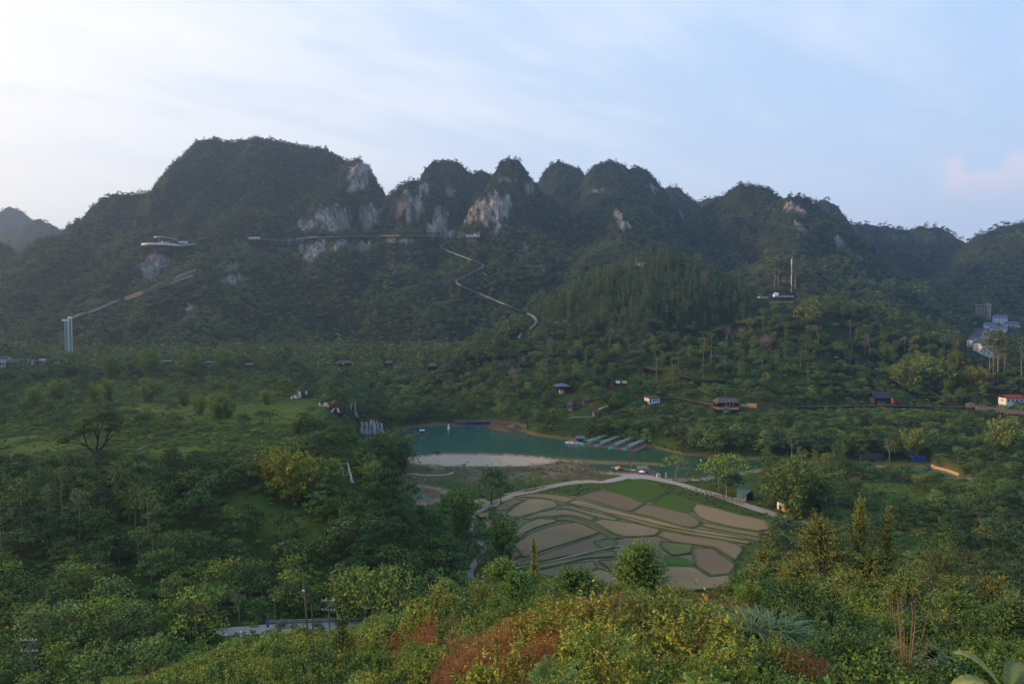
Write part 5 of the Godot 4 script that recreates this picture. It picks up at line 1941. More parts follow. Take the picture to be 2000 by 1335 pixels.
	# toy-like timber huts on the slope
	for q in [[1196, 757, 13, 17, "tallest reddish timber hut with a stepped tower"], [1206, 752, 7, 8, "small timber hut with a white roof in the middle"], [1219, 752, 9, 8, "squat reddish timber hut at the right end"]]:
		p = spot(q[0], q[1]); mp = -p.z / FOCAL
		t = thing("timber_hut", p, 0.1, q[4], "hut", "reddish timber huts in a clearing")
		var w: float = q[2] * mp
		var h: float = q[3] * mp
		if q[2] == 13:
			part("tower", boxed(Vector3(1.5 * mp, -1, -1), Vector3(w * 0.5, h + 1, 3)), mats["red_timber"], t)
			part("wing", boxed(Vector3(-2.5 * mp, -1, 0), Vector3(w * 0.6, h * 0.4 + 1, 3)), mats["red_timber"], t)
			part("cap", boxed(Vector3(1.5 * mp, h, -1), Vector3(w * 0.66, 0.4, 3.8)), mats["dark_timber"], t)
			part("opening", boxed(Vector3(1.5 * mp, h * 0.5, 0.52), Vector3(w * 0.3, h * 0.16, 0.08)), mats["dark_opening"], t)
			part("post", boxed(Vector3(-6 * mp, -1, 0.6), Vector3(0.9, h * 0.45 + 1, 0.9)), mats["red_timber"], t)
		else:
			part("wall", boxed(Vector3(0, -1, 0), Vector3(w, h * 0.55 + 1, 3)), mats["red_timber"], t)
			var m := Solid.new()
			m.gable(Vector3(0, h * 0.55, 0), w * 1.15, 4.2, h * 0.45, 0.2)
			part("roof", m.mesh(), mats["white_wall"] if q[2] == 7 else mats["pale_timber"], t)
			part("opening", boxed(Vector3(0, h * 0.18, 1.52), Vector3(w * 0.4, h * 0.2, 0.06)), mats["dark_opening"], t)
		keep(p + Vector3(0, 0.3, 0), w * 0.7); clear(p, w)
	# white flat-roofed building
	p = spot(1275, 786); mp = -p.z / FOCAL
	t = thing("white_building", p, 0.35, "white flat roofed building with dark door beside the plank walk", "building")
	part("wall", boxed(Vector3(2 * mp, -2, -2), Vector3(24 * mp, 9.5 * mp + 2, 6)), mats["white_wall"], t)
	part("roof", boxed(Vector3(2 * mp, 9.5 * mp, -2), Vector3(27 * mp, 0.5, 7.4)), mats["stone_wall"], t)
	part("door", boxed(Vector3(-7 * mp, 0, 1.03), Vector3(2.2 * mp, 6 * mp, 0.1)), mats["dark_opening"], t)
	for i in 3: part("window", boxed(Vector3((0 + i * 5) * mp, 3 * mp, 1.03), Vector3(2.6 * mp, 3.2 * mp, 0.1)), mats["blue_roof"], t)
	part("chimney_block", boxed(Vector3(-8 * mp, 9.5 * mp + 0.5, -3), Vector3(3 * mp, 3 * mp, 1.6)), mats["stone_wall"], t)
	keep(p + Vector3(0, 0.4, 0), 13 * mp); clear(p, 7.0)
	# barn, red shed
	p = spot(1724, 786); mp = -p.z / FOCAL
	t = thing("barn", p, 0.0, "long barn with a dark grey roof in the trees", "barn")
	part("wall", boxed(Vector3(0, -1, -3), Vector3(32 * mp, 9 * mp + 1, 6)), mats["mossy_rock"], t)
	var br := Solid.new()
	br.gable(Vector3(0, 9 * mp, -3), 36 * mp, 8.0, 11 * mp, 0.25)
	part("roof", br.mesh(), mats["slate_roof"], t)
	part("doorway", boxed(Vector3(4 * mp, 0, 0.03), Vector3(4 * mp, 6 * mp, 0.1)), mats["dark_opening"], t)
	keep(p + Vector3(0, 0.6, 0), 18 * mp); clear(p, 10.0)
	p = spot(1751, 788); mp = -p.z / FOCAL
	t = thing("red_shed", p, 0.0, "small open red brown shed with slanting roof beside the barn", "shed")
	var rs := Solid.new()
	rs.hexa([Vector3(-9 * mp, 0, -2), Vector3(9 * mp, 0, -2), Vector3(9 * mp, 0, 2), Vector3(-9 * mp, 0, 2), Vector3(-9 * mp, 11 * mp, -2), Vector3(9 * mp, 6.5 * mp, -2), Vector3(9 * mp, 6.5 * mp, 2), Vector3(-9 * mp, 11 * mp, 2)])
	part("wall", rs.mesh(), mats["red_timber"], t)
	part("doorway", boxed(Vector3(-2 * mp, 0, 2.02), Vector3(3 * mp, 5 * mp, 0.08)), mats["dark_opening"], t)
	keep(p + Vector3(0, 0.4, 0), 10 * mp); clear(p, 6.0)
	p = spot(1723, 790)
	t = thing("garden_bench", p, 0.0, "pale double bench on the bank in front of the barn", "bench")
	for k in [-1, 1]:
		part("seat", boxed(Vector3(k * 1.3, 0.5, 0), Vector3(2.0, 0.15, 0.8)), mats["pale_rock"], t)
		part("backrest", boxed(Vector3(k * 1.3, 0.65, -0.4), Vector3(2.0, 0.9, 0.12)), mats["pale_rock"], t)
		for x in [-0.8, 0.8]: part("leg", boxed(Vector3(k * 1.3 + x, -0.3, 0), Vector3(0.15, 0.8, 0.7)), mats["pale_rock"], t)
	keep(p, 3.5); clear(p, 2.5)
	# white house with red roof, stone bridge with posts, at the right edge
	p = spot(1975, 786); mp = -p.z / FOCAL
	t = house("red_roofed_house", p, 0.0, 34 * mp, 7.0, 10 * mp, 5 * mp, "white_wall", "rusty_red", "white house with a red roof over the bridge", 1, 4)
	keep(p + Vector3(0, 1.4, 0), 16 * mp); clear(p, 12.0)
	var a := far_at(1906, 797, -p.z - 26.0)
	var b := far_at(2040, 812, -p.z - 40.0)
	var c := (a + b) / 2
	t = thing("stone_bridge", c, 0.0, "pale stone footbridge with carved posts along its railing", "bridge")
	var bd := Solid.new()
	bd.beam(a - c, b - c, 4.0, 1.0)
	part("deck", bd.mesh(), mats["pale_rock"], t)
	for s in [-1.8, 1.8]:
		var rl := Solid.new()
		rl.beam(a - c + Vector3(0, 1.3, s), b - c + Vector3(0, 1.3, s), 0.2, 0.25)
		rl.beam(a - c + Vector3(0, 0.8, s), b - c + Vector3(0, 0.8, s), 0.15, 0.5)
		part("railing", rl.mesh(), mats["pale_rock"], t)
		for i in 11:
			var v := (a - c).lerp(b - c, i / 10.0) + Vector3(0, 0.4, s)
			var o := part("post", boxed(Vector3.ZERO, Vector3(0.45, 2.3 if i % 3 == 1 else 1.5, 0.45)), mats["pale_rock"], t)
			o.position = v
	for i in 4:
		var v := (a - c).lerp(b - c, (i + 0.5) / 4.0)
		var g := height_at(v.x + c.x, v.z + c.z) - (v.y + c.y)
		var o := part("pier", boxed(Vector3(0, minf(g, -1.0) - 1.0, 0), Vector3(1.2, -minf(g, -1.0) + 0.6, 3.0)), mats["stone_wall"], t)
		o.position = v
	for i in 7: keep(a.lerp(b, i / 6.0) - Vector3(0, 0.8, 0), 4.0)
	for i in 7: clear(a.lerp(b, i / 6.0), 4.0)
	p = spot(1898, 797); mp = -p.z / FOCAL
	t = thing("rockery", p, 0.0, "rounded grey rockery mound at the bridge's left end", "rockery")
	var lump := part("boulder", rock_lump(make_rng(3), Vector3(24 * mp, 15 * mp, 6), 0.2), mats["stone_wall"], t)
	lump.position.y = 4 * mp
	keep(p, 12 * mp); clear(p, 5.0)
	# blue-shuttered landing on the far shore
	p = flat_at(930, 833, 0.6); mp = -p.z / FOCAL
	t = thing("boathouse", p + Vector3(0, 0, -3.0), 0.03, "low boathouse with bright blue shutters on the far shore", "boathouse")
	part("wall", boxed(Vector3(0, -1, -3), Vector3(48 * mp, 7 * mp + 1, 4)), mats["stone_wall"], t)
	part("roof", boxed(Vector3(0, 7 * mp, -2.6), Vector3(50 * mp, 0.4, 5.4)), mats["slate_roof"], t)
	for q in [[-17, 8], [2, 21.5], [20.5, 4.5]]: part("blue_shutter", boxed(Vector3(q[0] * mp, 1.3 * mp, -0.85), Vector3(q[1] * mp, 5.0 * mp, 0.25)), mats["blue_sheet"], t)
	for x in [-22, -12, 14, 17.5, 23]: part("pillar", boxed(Vector3(x * mp, -1, -0.8), Vector3(0.5, 6.9 * mp + 1, 0.5)), mats["pale_rock"], t)
	part("quay", boxed(Vector3(0, -1.4, 0.8), Vector3(52 * mp, 1.8, 3.2)), mats["stone_wall"], t)
	keep(p + Vector3(0, 0.2, 0), 26 * mp)
	for k in [-18, -6, 6, 18]: clear(p + Vector3(k * mp, 0, -6), 7.0)
	for q in [[958, 830, 1000, 833, 3.6], [1000, 833, 1030, 838, 3.0], [958, 836, 1005, 840, 1.6], [885, 826, 908, 828, 2.4]]:
		var wa := flat_at(q[0], q[1], 1.8)
		var wb := flat_at(q[2], q[3], 1.8)
		var wc := (wa + wb) / 2
		var m := Solid.new()
		m.beam(wa - wc + Vector3(0, q[4] * 0.3, -3), wb - wc + Vector3(0, q[4] * 0.3, -3), 0.8, q[4])
		var o := top("retaining_wall", m.mesh(), mats["stone_wall"], ["upper grey stone terrace wall right of the boathouse", "stone terrace wall at the bend of the far shore", "lower stone terrace wall just above the water", "short stone wall left of the boathouse"][[958, 1000, 958, 885].find(q[0]) if q[1] != 836 else 2], "wall")
		o.position = wc
		for i in 4: keep(wa.lerp(wb, i / 3.0), 4.0)
		for i in 4: clear(wa.lerp(wb, i / 3.0) + Vector3(0, 0, -2), 4.0)
	p = flat_at(876, 836, 0.3)
	t = thing("white_statue", p, 0.0, "small white statue on the far shore's sand spit", "statue")
	var sm := CylinderMesh.new()
	sm.top_radius = 0.35; sm.bottom_radius = 0.6; sm.height = 2.0
	var so := part("figure", sm, mats["white_paint"], t)
	so.position.y = 1.2
	var sh := SphereMesh.new()
	sh.radius = 0.35; sh.height = 0.7
	var ho := part("head", sh, mats["white_paint"], t)
	ho.position.y = 2.4
	part("plinth", boxed(Vector3(0, -0.6, 0), Vector3(1.6, 0.9, 1.6)), mats["white_paint"], t)
	keep(p, 3.0)
	# walls and a blue awning by the inlet on the right
	for q in [[1680, 893, 1725, 890, 2.6, "stone_wall", "grey stone wall above the inlet's far shore"], [1782, 895, 1808, 895, 2.0, "blue_sheet", "blue tarpaulin screen under the bamboo at the inlet"]]:
		var wa := flat_at(q[0], q[1], 3.0)
		var wb := flat_at(q[2], q[3], 3.0)
		var wc := (wa + wb) / 2
		var m := Solid.new()
		m.beam(wa - wc, wb - wc, 0.6, q[4])
		var o := top("shore_wall" if q[0] == 1680 else "tarpaulin_screen", m.mesh(), mats[q[5]], q[6], "wall" if q[0] == 1680 else "screen")
		o.position = wc
		for i in 4: keep(wa.lerp(wb, i / 3.0) + Vector3(0, -0.6, 0), 3.0)
	var kerb := Solid.new()
	var kp := [[1740, 904], [1790, 906], [1820, 908], [1826, 912], [1850, 918], [1876, 927]]
	var k0 := flat_at(1800, 908, 0.3)
	for i in 5: kerb.beam(flat_at(kp[i][0], kp[i][1], 0.3) - k0, flat_at(kp[i + 1][0], kp[i + 1][1], 0.3) - k0, 1.2, 1.1)
	var ko := top("quay_wall", kerb.mesh(), mats["pale_timber"], "low tan quay wall curving round the inlet", "wall")
	ko.position = k0
	for i in 6: keep(flat_at(kp[i][0], kp[i][1], 0.2), 5.0)
	var gl := Vector2(spot(1780, 915).x, spot(1780, 915).z)

# ------------------------------------------------------------------ rafts and boats
func make_rafts():
	# four roofed rafts moored on the far shore: [left px, right px of the front edge, py of front, label]
	var list := [[1134, 1159, 871, 24.0, "roofed raft, second vessel from the left of the moored row"], [1161, 1187, 873, 24.0, "roofed raft in the middle of the moored row"], [1187, 1214, 877, 33.0, "longest roofed raft of the moored row"], [1215, 1243, 880, 26.0, "roofed raft at the right end of the moored row"]]
	for q in list:
		var a := flat_at(q[0], q[2] - 0.5, 0.0)
		var b := flat_at(q[1], q[2] + 1.5, 0.0)
		var mp := -a.z / FOCAL
		var w := (b - a).length()
		var at := (a + b) / 2
		var t := thing("roofed_raft", at, -atan2((b - a).z, (b - a).x), q[4], "raft", "big roofed rafts moored along the far shore")
		var l: float = q[3]
		var lean := 0.17
		var n := 9
		# pontoon deck of crosswise planks, teal strip on the left, long roof in steps over benches
		for i in n:
			var z := -l * (i + 0.5) / n
			var x := -z * lean
			part("pontoon_plank", boxed(Vector3(x + w * 0.11, -0.15, z), Vector3(w * 0.78, 0.55, l / n * 0.93)), mats["raft_deck"], t)
			part("teal_mat", boxed(Vector3(x - w * 0.41, -0.10, z), Vector3(w * 0.25, 0.62, l / n * 0.97)), mats["teal_deck"], t)
		for i in 5:
			var z := -l * (i + 0.7) / 5.4
			var x := -z * lean - w * 0.02
			part("roof_panel", boxed(Vector3(x, 2.55 + 0.12 * (i % 2), z), Vector3(w * 0.42, 0.22, l / 5.0)), mats["green_roof"], t)
			for s in [-1, 1]: part("post", boxed(Vector3(x + s * w * 0.20, 0.4, z + l * 0.08), Vector3(0.14, 2.2, 0.14)), mats["red_timber"], t)
			part("bench", boxed(Vector3(x, 0.4, z), Vector3(w * 0.36, 0.5, 0.5)), mats["red_timber"], t)
		part("front_railing", boxed(Vector3(-w * 0.02, 1.0, -0.5), Vector3(w * 0.40, 0.35, 0.12)), mats["red_timber"], t)
		for i in 5:
			var tyre := TorusMesh.new()
			tyre.inner_radius = 0.25; tyre.outer_radius = 0.5; tyre.rings = 12; tyre.ring_segments = 6
			var o := part("tyre_fender", tyre, mats["dark_steel"], t)
			o.position = Vector3(w * 0.51 + l * (i + 0.5) / 5 * lean, 0.1, -l * (i + 0.5) / 5)
			o.rotation.z = PI / 2
		keep(at + Vector3(0, 0.2, -2), w * 0.7)
	# the jumble of white launches at the left end, with one hut boat
	for q in [[1116, 866, "white launch at the left end of the moored row"], [1121, 863, "white launch tucked behind the front one"], [1127, 867, "white launch nose to the hut boat"]]:
		launch(flat_at(q[0], q[1], 0.0), -0.12, q[2])
	var hb := flat_at(1133, 864, 0.0)
	var t2 := thing("hut_boat", hb, -0.1, "dark red hut boat with a slate blue roof beside the launches", "boat")
	part("hull", boxed(Vector3(0, -0.3, 0), Vector3(5.0, 0.9, 6.5)), mats["raft_deck"], t2)
	part("cabin", boxed(Vector3(0, 0.6, -0.5), Vector3(4.0, 1.9, 4.5)), mats["rusty_red"], t2)
	var gr := Solid.new()
	gr.gable(Vector3(0, 2.5, -0.5), 5.0, 5.6, 1.1, 0.15)
	part("roof", gr.mesh(), mats["blue_roof"], t2)
	part("cabin_window", boxed(Vector3(0, 1.2, 1.77), Vector3(2.2, 0.8, 0.06)), mats["dark_opening"], t2)
	keep(hb, 6.0)
	# small rafts drawn up on the near shore
	var near := [[1199, 923, 0, "small canopy raft at the left end of the near row"], [1209, 924.5, 1, "pink arched canopy raft in the near row"], [1217, 925.5, 0, "blue raft third in the near row"], [1224, 926.3, 0, "blue raft fourth in the near row"], [1231, 927.2, 0, "blue raft fifth in the near row, before the flag"], [1237, 928, 2, "bare raft with a small cream canopy by the bush"]]
	for q in near:
		var at := flat_at(q[0], q[1], 0.0)
		var t := thing("small_raft", at, 0.12, q[3], "raft", "small blue rafts along the near shore")
		for i in 6: part("bamboo_pole", tube_mesh(Vector3(-0.85 + i * 0.34, 0.1, 3.4), Vector3(-0.85 + i * 0.34, 0.2, -3.6), 0.17), mats["raft_deck"], t)
		part("blue_seat", boxed(Vector3(0, 0.35, -0.6), Vector3(1.7, 0.55, 1.8)), mats["blue_sheet"], t)
		if q[2] == 1:
			var m := Solid.new()
			for i in 8:
				var a := PI * i / 8
				var b := PI * (i + 1) / 8
				var pa := Vector3(-cos(a) * 1.5, 2.0 + sin(a) * 0.9, 0)
				var pb := Vector3(-cos(b) * 1.5, 2.0 + sin(b) * 0.9, 0)
				var z := Vector3(0, 0, 2.0)
				var up := Vector3(0, 0.1, 0)
				m.hexa([pa - z, pb - z, pb + z, pa + z, pa - z + up, pb - z + up, pb + z + up, pa + z + up])
			part("arched_canopy", m.mesh(), mats["rose_canvas"] if mats.has("rose_canvas") else paint("rose_canvas", lin(0.42, 0.23, 0.21), 0.9), t)
		else:
			part("canopy", boxed(Vector3(0, 2.1, -0.6), Vector3(1.9, 0.22, 2.6)), mats["green_roof"] if q[2] == 0 else mats["pale_timber"], t)
		for x in [-0.8, 0.8]:
			for z in [0.5, -1.7]: part("post", boxed(Vector3(x, 0.2, z), Vector3(0.09, 2.0, 0.09)), mats["rusty_red"], t)
		part("valance", boxed(Vector3(0, 1.85, 0.75), Vector3(1.9, 0.3, 0.06)), mats["rusty_red"], t)
		keep(at, 3.0)
	# the ticket pontoon: three stepped roofs over grey floats
	var dk := flat_at(1262, 926, 0.0)
	var t3 := thing("ticket_pontoon", dk, 0.25, "grey float pontoon with two teal roofs and one red striped roof", "pontoon")
	for i in 5:
		for k in 4:
			if (i == 0 and k == 3) or (i == 4 and k == 0): continue
			part("float", boxed(Vector3(-5.2 + i * 2.6, -0.1, 3.0 - k * 2.4), Vector3(2.4, 0.5, 2.2)), mats["raft_deck"], t3)
	for q in [[-1.2, 1.2, "rusty_red"], [-0.6, -2.0, "green_roof"], [0.6, -5.0, "green_roof"]]:
		part("roof_panel", boxed(Vector3(q[0], 2.3, q[1]), Vector3(5.0, 0.25, 2.6)), mats[q[2]], t3)
		for x in [-2.2, 2.2]:
			for z in [-1.0, 1.0]: part("post", boxed(Vector3(q[0] + x, 0.3, q[1] + z), Vector3(0.12, 2.1, 0.12)), mats["steel"], t3)
	for k in 2: part("red_counter", boxed(Vector3(-1.2, 0.4, 0.6 - k * 3.0), Vector3(3.6, 0.9, 0.5)), mats["rusty_red"], t3)
	keep(dk, 8.0)
	var um := thing("white_parasol", flat_at(1254, 929, 0.5), 0.0, "white parasol in front of the ticket pontoon", "parasol")
	var cone := Solid.new()
	cone.drum(Vector3(0, 1.9, 0), 1.5, 0.1, 0.6, 12)
	part("canopy", cone.mesh(), mats["white_paint"], um)
	part("pole", boxed(Vector3.ZERO, Vector3(0.08, 1.95, 0.08)), mats["steel"], um)
	var bx := thing("grey_cabinet", flat_at(1286, 932, 1.2), 0.1, "light grey cabinet beside the road by the water", "cabinet")
	part("body", boxed(Vector3.ZERO, Vector3(1.6, 1.5, 0.9)), mats["white_wall"], bx)
	part("lid", boxed(Vector3(0, 1.5, 0), Vector3(1.8, 0.12, 1.1)), mats["steel"], bx)
	var sg := thing("white_sign", flat_at(1301, 933, 1.2), -0.1, "white upright sign board on the river bank", "sign")
	part("board", boxed(Vector3(0, 0.3, 0), Vector3(0.8, 2.0, 0.12)), mats["white_paint"], sg)
	part("notice", boxed(Vector3(0.05, 0.9, 0.07), Vector3(0.35, 0.8, 0.02)), mats["slate_roof"], sg)
	keep(flat_at(1286, 932, 1.2), 3.0); keep(flat_at(1301, 933, 1.2), 2.0)
	flag(flat_at(1233, 924, 0.8), 5.4, 1.1, 0.75, "red flag on a thin pole behind the near rafts", -1.0)
	keep(flat_at(1233, 924, 0.8), 2.0)
	# one raft out on the water
	var rw := flat_at(825, 847, 0.0)
	t2 = thing("tour_raft", rw, 0.05, "lone tour raft with a red and white canopy on open water", "raft")
	part("deck", boxed(Vector3(0, 0.02, 0), Vector3(7.0, 0.4, 2.4)), mats["raft_deck"], t2)
	for z in [-1.0, 1.0]: part("float", tube_mesh(Vector3(-3.9, 0.15, z), Vector3(3.9, 0.15, z), 0.3), mats["raft_deck"], t2)
	part("canopy", boxed(Vector3(-0.2, 2.1, 0), Vector3(2.9, 0.25, 2.2)), mats["white_paint"], t2)
	part("canopy_stripe", boxed(Vector3(-0.2, 1.85, 1.05), Vector3(2.9, 0.25, 0.08)), mats["rusty_red"], t2)
	part("seat_block", boxed(Vector3(-0.2, 0.4, 0), Vector3(2.4, 0.7, 1.6)), mats["rusty_red"], t2)
	for x in [-1.5, 1.1]:
		for z in [-0.9, 0.9]: part("post", boxed(Vector3(x, 0.4, z), Vector3(0.1, 1.8, 0.1)), mats["steel"], t2)
	keep(rw, 5.0)
	var cn := thing("bamboo_float", flat_at(785, 841, 0.0), 0.0, "empty bamboo float lying below the waterfall", "raft")
	for i in 4: part("bamboo_pole", tube_mesh(Vector3(-3, 0.15, i * 0.34), Vector3(3, 0.15, i * 0.34), 0.17), mats["raft_deck"], cn)
	keep(flat_at(785, 841, 0.0), 4.0)

func tube_mesh(a: Vector3, b: Vector3, r: float, sides := 8) -> ArrayMesh:
	var m := Leafy.new()
	m.tube([a, a.lerp(b, 0.5), b], [r, r, r], sides, Color.WHITE)
	for e in [[a, 0], [b, 2]]:
		var k := m.v.size()
		m.v.append(e[0]); m.n.append((a - b).normalized() if e[1] == 0 else (b - a).normalized()); m.c.append(Color.WHITE)
		for s in sides:
			var i: int = e[1] * sides + s
			var j: int = e[1] * sides + (s + 1) % sides
			m.ix.append_array([k, i, j] if e[1] == 0 else [k, j, i])
	return m.mesh()

func launch(at: Vector3, turn: float, label: String):
	var t := thing("launch", at, turn, label, "boat", "white launches beside the moored rafts")
	var m := Solid.new()
	var l := 3.4
	for s in 6:
		var u0 := s / 6.0
		var u1 := (s + 1) / 6.0
		var w0 := 1.1 * (1.0 - pow(u0, 3.0) * 0.95)
		var w1 := 1.1 * (1.0 - pow(u1, 3.0) * 0.95)
		var x0 := -l + 2 * l * u0
		var x1 := -l + 2 * l * u1
		m.hexa([Vector3(x0, -0.2, -w0 * 0.7), Vector3(x1, -0.2 + u1 * 0.2, -w1 * 0.7), Vector3(x1, -0.2 + u1 * 0.2, w1 * 0.7), Vector3(x0, -0.2, w0 * 0.7), Vector3(x0, 0.7 + u0 * 0.25, -w0), Vector3(x1, 0.7 + u1 * 0.25, -w1), Vector3(x1, 0.7 + u1 * 0.25, w1), Vector3(x0, 0.7 + u0 * 0.25, w0)])
	part("hull", m.mesh(), mats["white_paint"], t)
	part("cabin", boxed(Vector3(-0.4, 0.75, 0), Vector3(2.6, 0.9, 1.5)), mats["white_wall"], t)
	part("windscreen", boxed(Vector3(0.95, 0.85, 0), Vector3(0.1, 0.7, 1.3)), mats["dark_opening"], t)
	part("cabin_roof", boxed(Vector3(-0.5, 1.65, 0), Vector3(3.2, 0.15, 1.9)), mats["rusty_red"], t)

# ------------------------------------------------------------------ along the paddies
func make_fieldside():
	# green-roofed shed
	var a := flat_at(1446, 973, 1.7)
	var b := flat_at(1466, 979, 1.7)
	var turn := -atan2((b - a).z, (b - a).x)
	var at := (a + b) / 2 + Vector3(0.4, 0, -2.2)
	var t := thing("green_shed", at, turn, "dark shed with a green sheet metal roof beside the road", "shed")
	part("wall", boxed(Vector3(0, 0, 0), Vector3(5.4, 2.5, 3.6)), mats["slate_roof"], t)
	for i in 3: part("wall_panel", boxed(Vector3(-1.75 + i * 1.75, 0.2, 1.83), Vector3(1.55, 2.1, 0.08)), mats["green_roof"], t)
	var r := Solid.new()
	r.gable(Vector3(0, 2.5, 0), 6.6, 5.0, 1.2, 0.12)
	part("roof", r.mesh(), mats["green_roof"], t)
	part("door", boxed(Vector3(2.72, 0, 0.3), Vector3(0.08, 2.0, 1.0)), mats["dark_opening"], t)
	part("step", boxed(Vector3(0, -0.1, 2.4), Vector3(6.0, 0.25, 1.1)), mats["concrete"], t)
	keep(at, 5.0); clear(at, 5.0)
	# painted billboard
	a = flat_at(1518, 995, 1.7)
	b = flat_at(1534, 1001, 1.7)
	turn = -atan2((b - a).z, (b - a).x)
	at = (a + b) / 2
	t = thing("billboard", at, turn, "tilted painted billboard with white top and teal and orange picture", "billboard")
	var w := (b - a).length()
	var bm := StandardMaterial3D.new()
	var im := Image.create(128, 96, false, Image.FORMAT_RGB8)
	var f := FastNoiseLite.new()
	f.frequency = 0.03
	for y in 96:
		for x in 128:
			var u := x / 128.0
			var v := y / 96.0
			var c := Color(0.10, 0.20, 0.19)
			if u > 0.55 + f.get_noise_2d(x, y) * 0.3: c = Color(0.55, 0.83, 0.84)
			if u < 0.55 and v > 0.55 + f.get_noise_2d(x, y + 90) * 0.3: c = Color(0.80, 0.52, 0.16)
			if v < 0.22 + 0.03 * sin(u * 9.0): c = Color(0.93, 0.89, 0.89)
			im.set_pixel(x, y, c)
	bm.albedo_texture = ImageTexture.create_from_image(im)
	bm.roughness = 0.7
	part("panel", boxed(Vector3(0, 0.35, 0), Vector3(w, 2.6, 0.1)), bm, t)
	part("frame_back", boxed(Vector3(0, 0.3, -0.1), Vector3(w + 0.1, 2.7, 0.08)), mats["steel"], t)
	for x in [-0.4, 0.4]: part("leg", boxed(Vector3(x * w, -0.4, -0.2), Vector3(0.12, 3.2, 0.12)), mats["dark_steel"], t)
	keep(at + Vector3(0, 0.2, 0), 3.0); clear(at, 3.0)
	# potted shrubs along the road's edge
	var pot := thing("roadside_shrub", Vector3.ZERO, 0.0, "x", "shrub", "small shrubs in planters along the road")
	var g := make_rng(17)
	var m := Leafy.new()
	for i in 5: clump(m, g, Vector3(g.randf_range(-0.25, 0.25), 0.9 + g.randf_range(-0.2, 0.25), g.randf_range(-0.25, 0.25)), Vector3(0.4, 0.35, 0.4), 22, 0.24, Color(0.07, 0.12, 0.03))
	part("foliage", m.mesh(), mats["leaf"], pot)
	part("planter", boxed(Vector3.ZERO, Vector3(0.6, 0.45, 0.6)), mats["concrete"], pot)
	part("stem", boxed(Vector3(0, 0.4, 0), Vector3(0.06, 0.5, 0.06)), mats["dark_timber"], pot)
	var spots := [[1341, 957], [1350, 959], [1360, 961], [1370, 963], [1379, 966], [1388, 968], [1397, 971], [1404, 973], [1412, 975], [1421, 977], [1430, 980], [1439, 982], [1445, 984], [1450, 985]]
	for i in spots.size():
		var p := flat_at(spots[i][0], spots[i][1], 1.7)
		var lab: String = "small shrub in a planter, number " + ["one", "two", "three", "four", "five", "six", "seven", "eight", "nine", "ten", "eleven", "twelve", "thirteen", "fourteen"][i] + " along the road from the pontoon"
		if i == 0:
			pot.position = p
			pot.set_meta("label", lab)
		else:
			copy(pot, p, i * 1.3, g.randf_range(0.75, 1.25), lab)
	# tiny hut with a blue roof by the brick path
	at = flat_at(944, 1140, 1.8)
	t = thing("spirit_hut", at, 0.5, "tiny orange walled hut with a dark blue roof by the brick path", "hut")
	part("wall", boxed(Vector3(0, 0, 0), Vector3(1.5, 1.1, 1.3)), mats["red_timber"], t)
	part("front_board", boxed(Vector3(0, 0.1, 0.67), Vector3(1.2, 0.7, 0.05)), mats["pale_timber"], t)
	var hr := Solid.new()
	hr.gable(Vector3(0, 1.1, 0), 2.0, 2.0, 0.5, 0.1)
	part("roof", hr.mesh(), mats["slate_roof"], t)
	keep(at, 2.5); clear(at, 2.5)
	# footbridge of slabs over the side stream
	a = flat_at(884, 923, 0.9)
	b = flat_at(942, 942, 0.9)
	var c := (a + b) / 2
	t = thing("footbridge", c, 0.0, "narrow pale plank footbridge over the brown side stream", "bridge")
	var n := 14
	for i in n:
		var s := Solid.new()
		var pa := (a - c).lerp(b - c, (i + 0.04) / n)
		var pb := (a - c).lerp(b - c, (i + 0.96) / n)
		s.beam(pa, pb, 1.1, 0.25)
		part("plank", s.mesh(), mats["pale_rock"], t)
		if i % 3 == 1: part("pier", boxed(pa + Vector3(0, -1.6, 0), Vector3(0.5, 1.5, 0.9)), mats["stone_wall"], t)
	var rl := Solid.new()
	rl.beam(a - c + Vector3(0, 0.9, -0.5), b - c + Vector3(0, 0.9, -0.5), 0.08, 0.08)
	part("handrail", rl.mesh(), mats["steel"], t)
	for i in 5: keep(a.lerp(b, i / 4.0) - Vector3(0, 0.4, 0), 2.0)
	for i in 5: clear(a.lerp(b, i / 4.0), 2.0)
	# rocks: boulders in the shallows one by one, pebbles as one scatter
	var rocks := [rock_lump(make_rng(1), Vector3(1.6, 1.0, 1.2), 0.3, 6, 9), rock_lump(make_rng(2), Vector3(1.3, 1.2, 1.5), 0.35, 6, 9), rock_lump(make_rng(5), Vector3(2.2, 0.8, 1.3), 0.3, 6, 9)]
	var bould := [[797, 889, 5.0, "large dark boulder with bushes at the water's edge"], [853, 888, 4.2, "dark scrubby rock islet off the gravel bar"], [808, 887, 2.6, "low rock islet left of the scrubby one"], [900, 887, 1.6, "small dark rock at the gravel bar's tip"], [929, 890, 1.2, "tiny dark rock on the gravel bar's edge"], [829, 896, 3.0, "pale boulder where the gravel bar begins"], [805, 846, 2.4, "brown rock below the waterfall's foot"], [742, 852, 3.6, "mossy boulder at the foot of the waterfall"], [765, 843, 3.0, "brown boulder right of the waterfall"]]
	for i in bould.size():
		var p := flat_at(bould[i][0], bould[i][1], 0.0)
		var o := top("boulder", rocks[i % 3], mats["mossy_rock"] if i != 5 else mats["pale_rock"], bould[i][3], "boulder")
		o.position = p + Vector3(0, 0.1, 0)
		o.scale = Vector3.ONE * bould[i][2] * 0.75
		o.rotation.y = i * 1.9
	var where := []
	var tints := PackedColorArray()
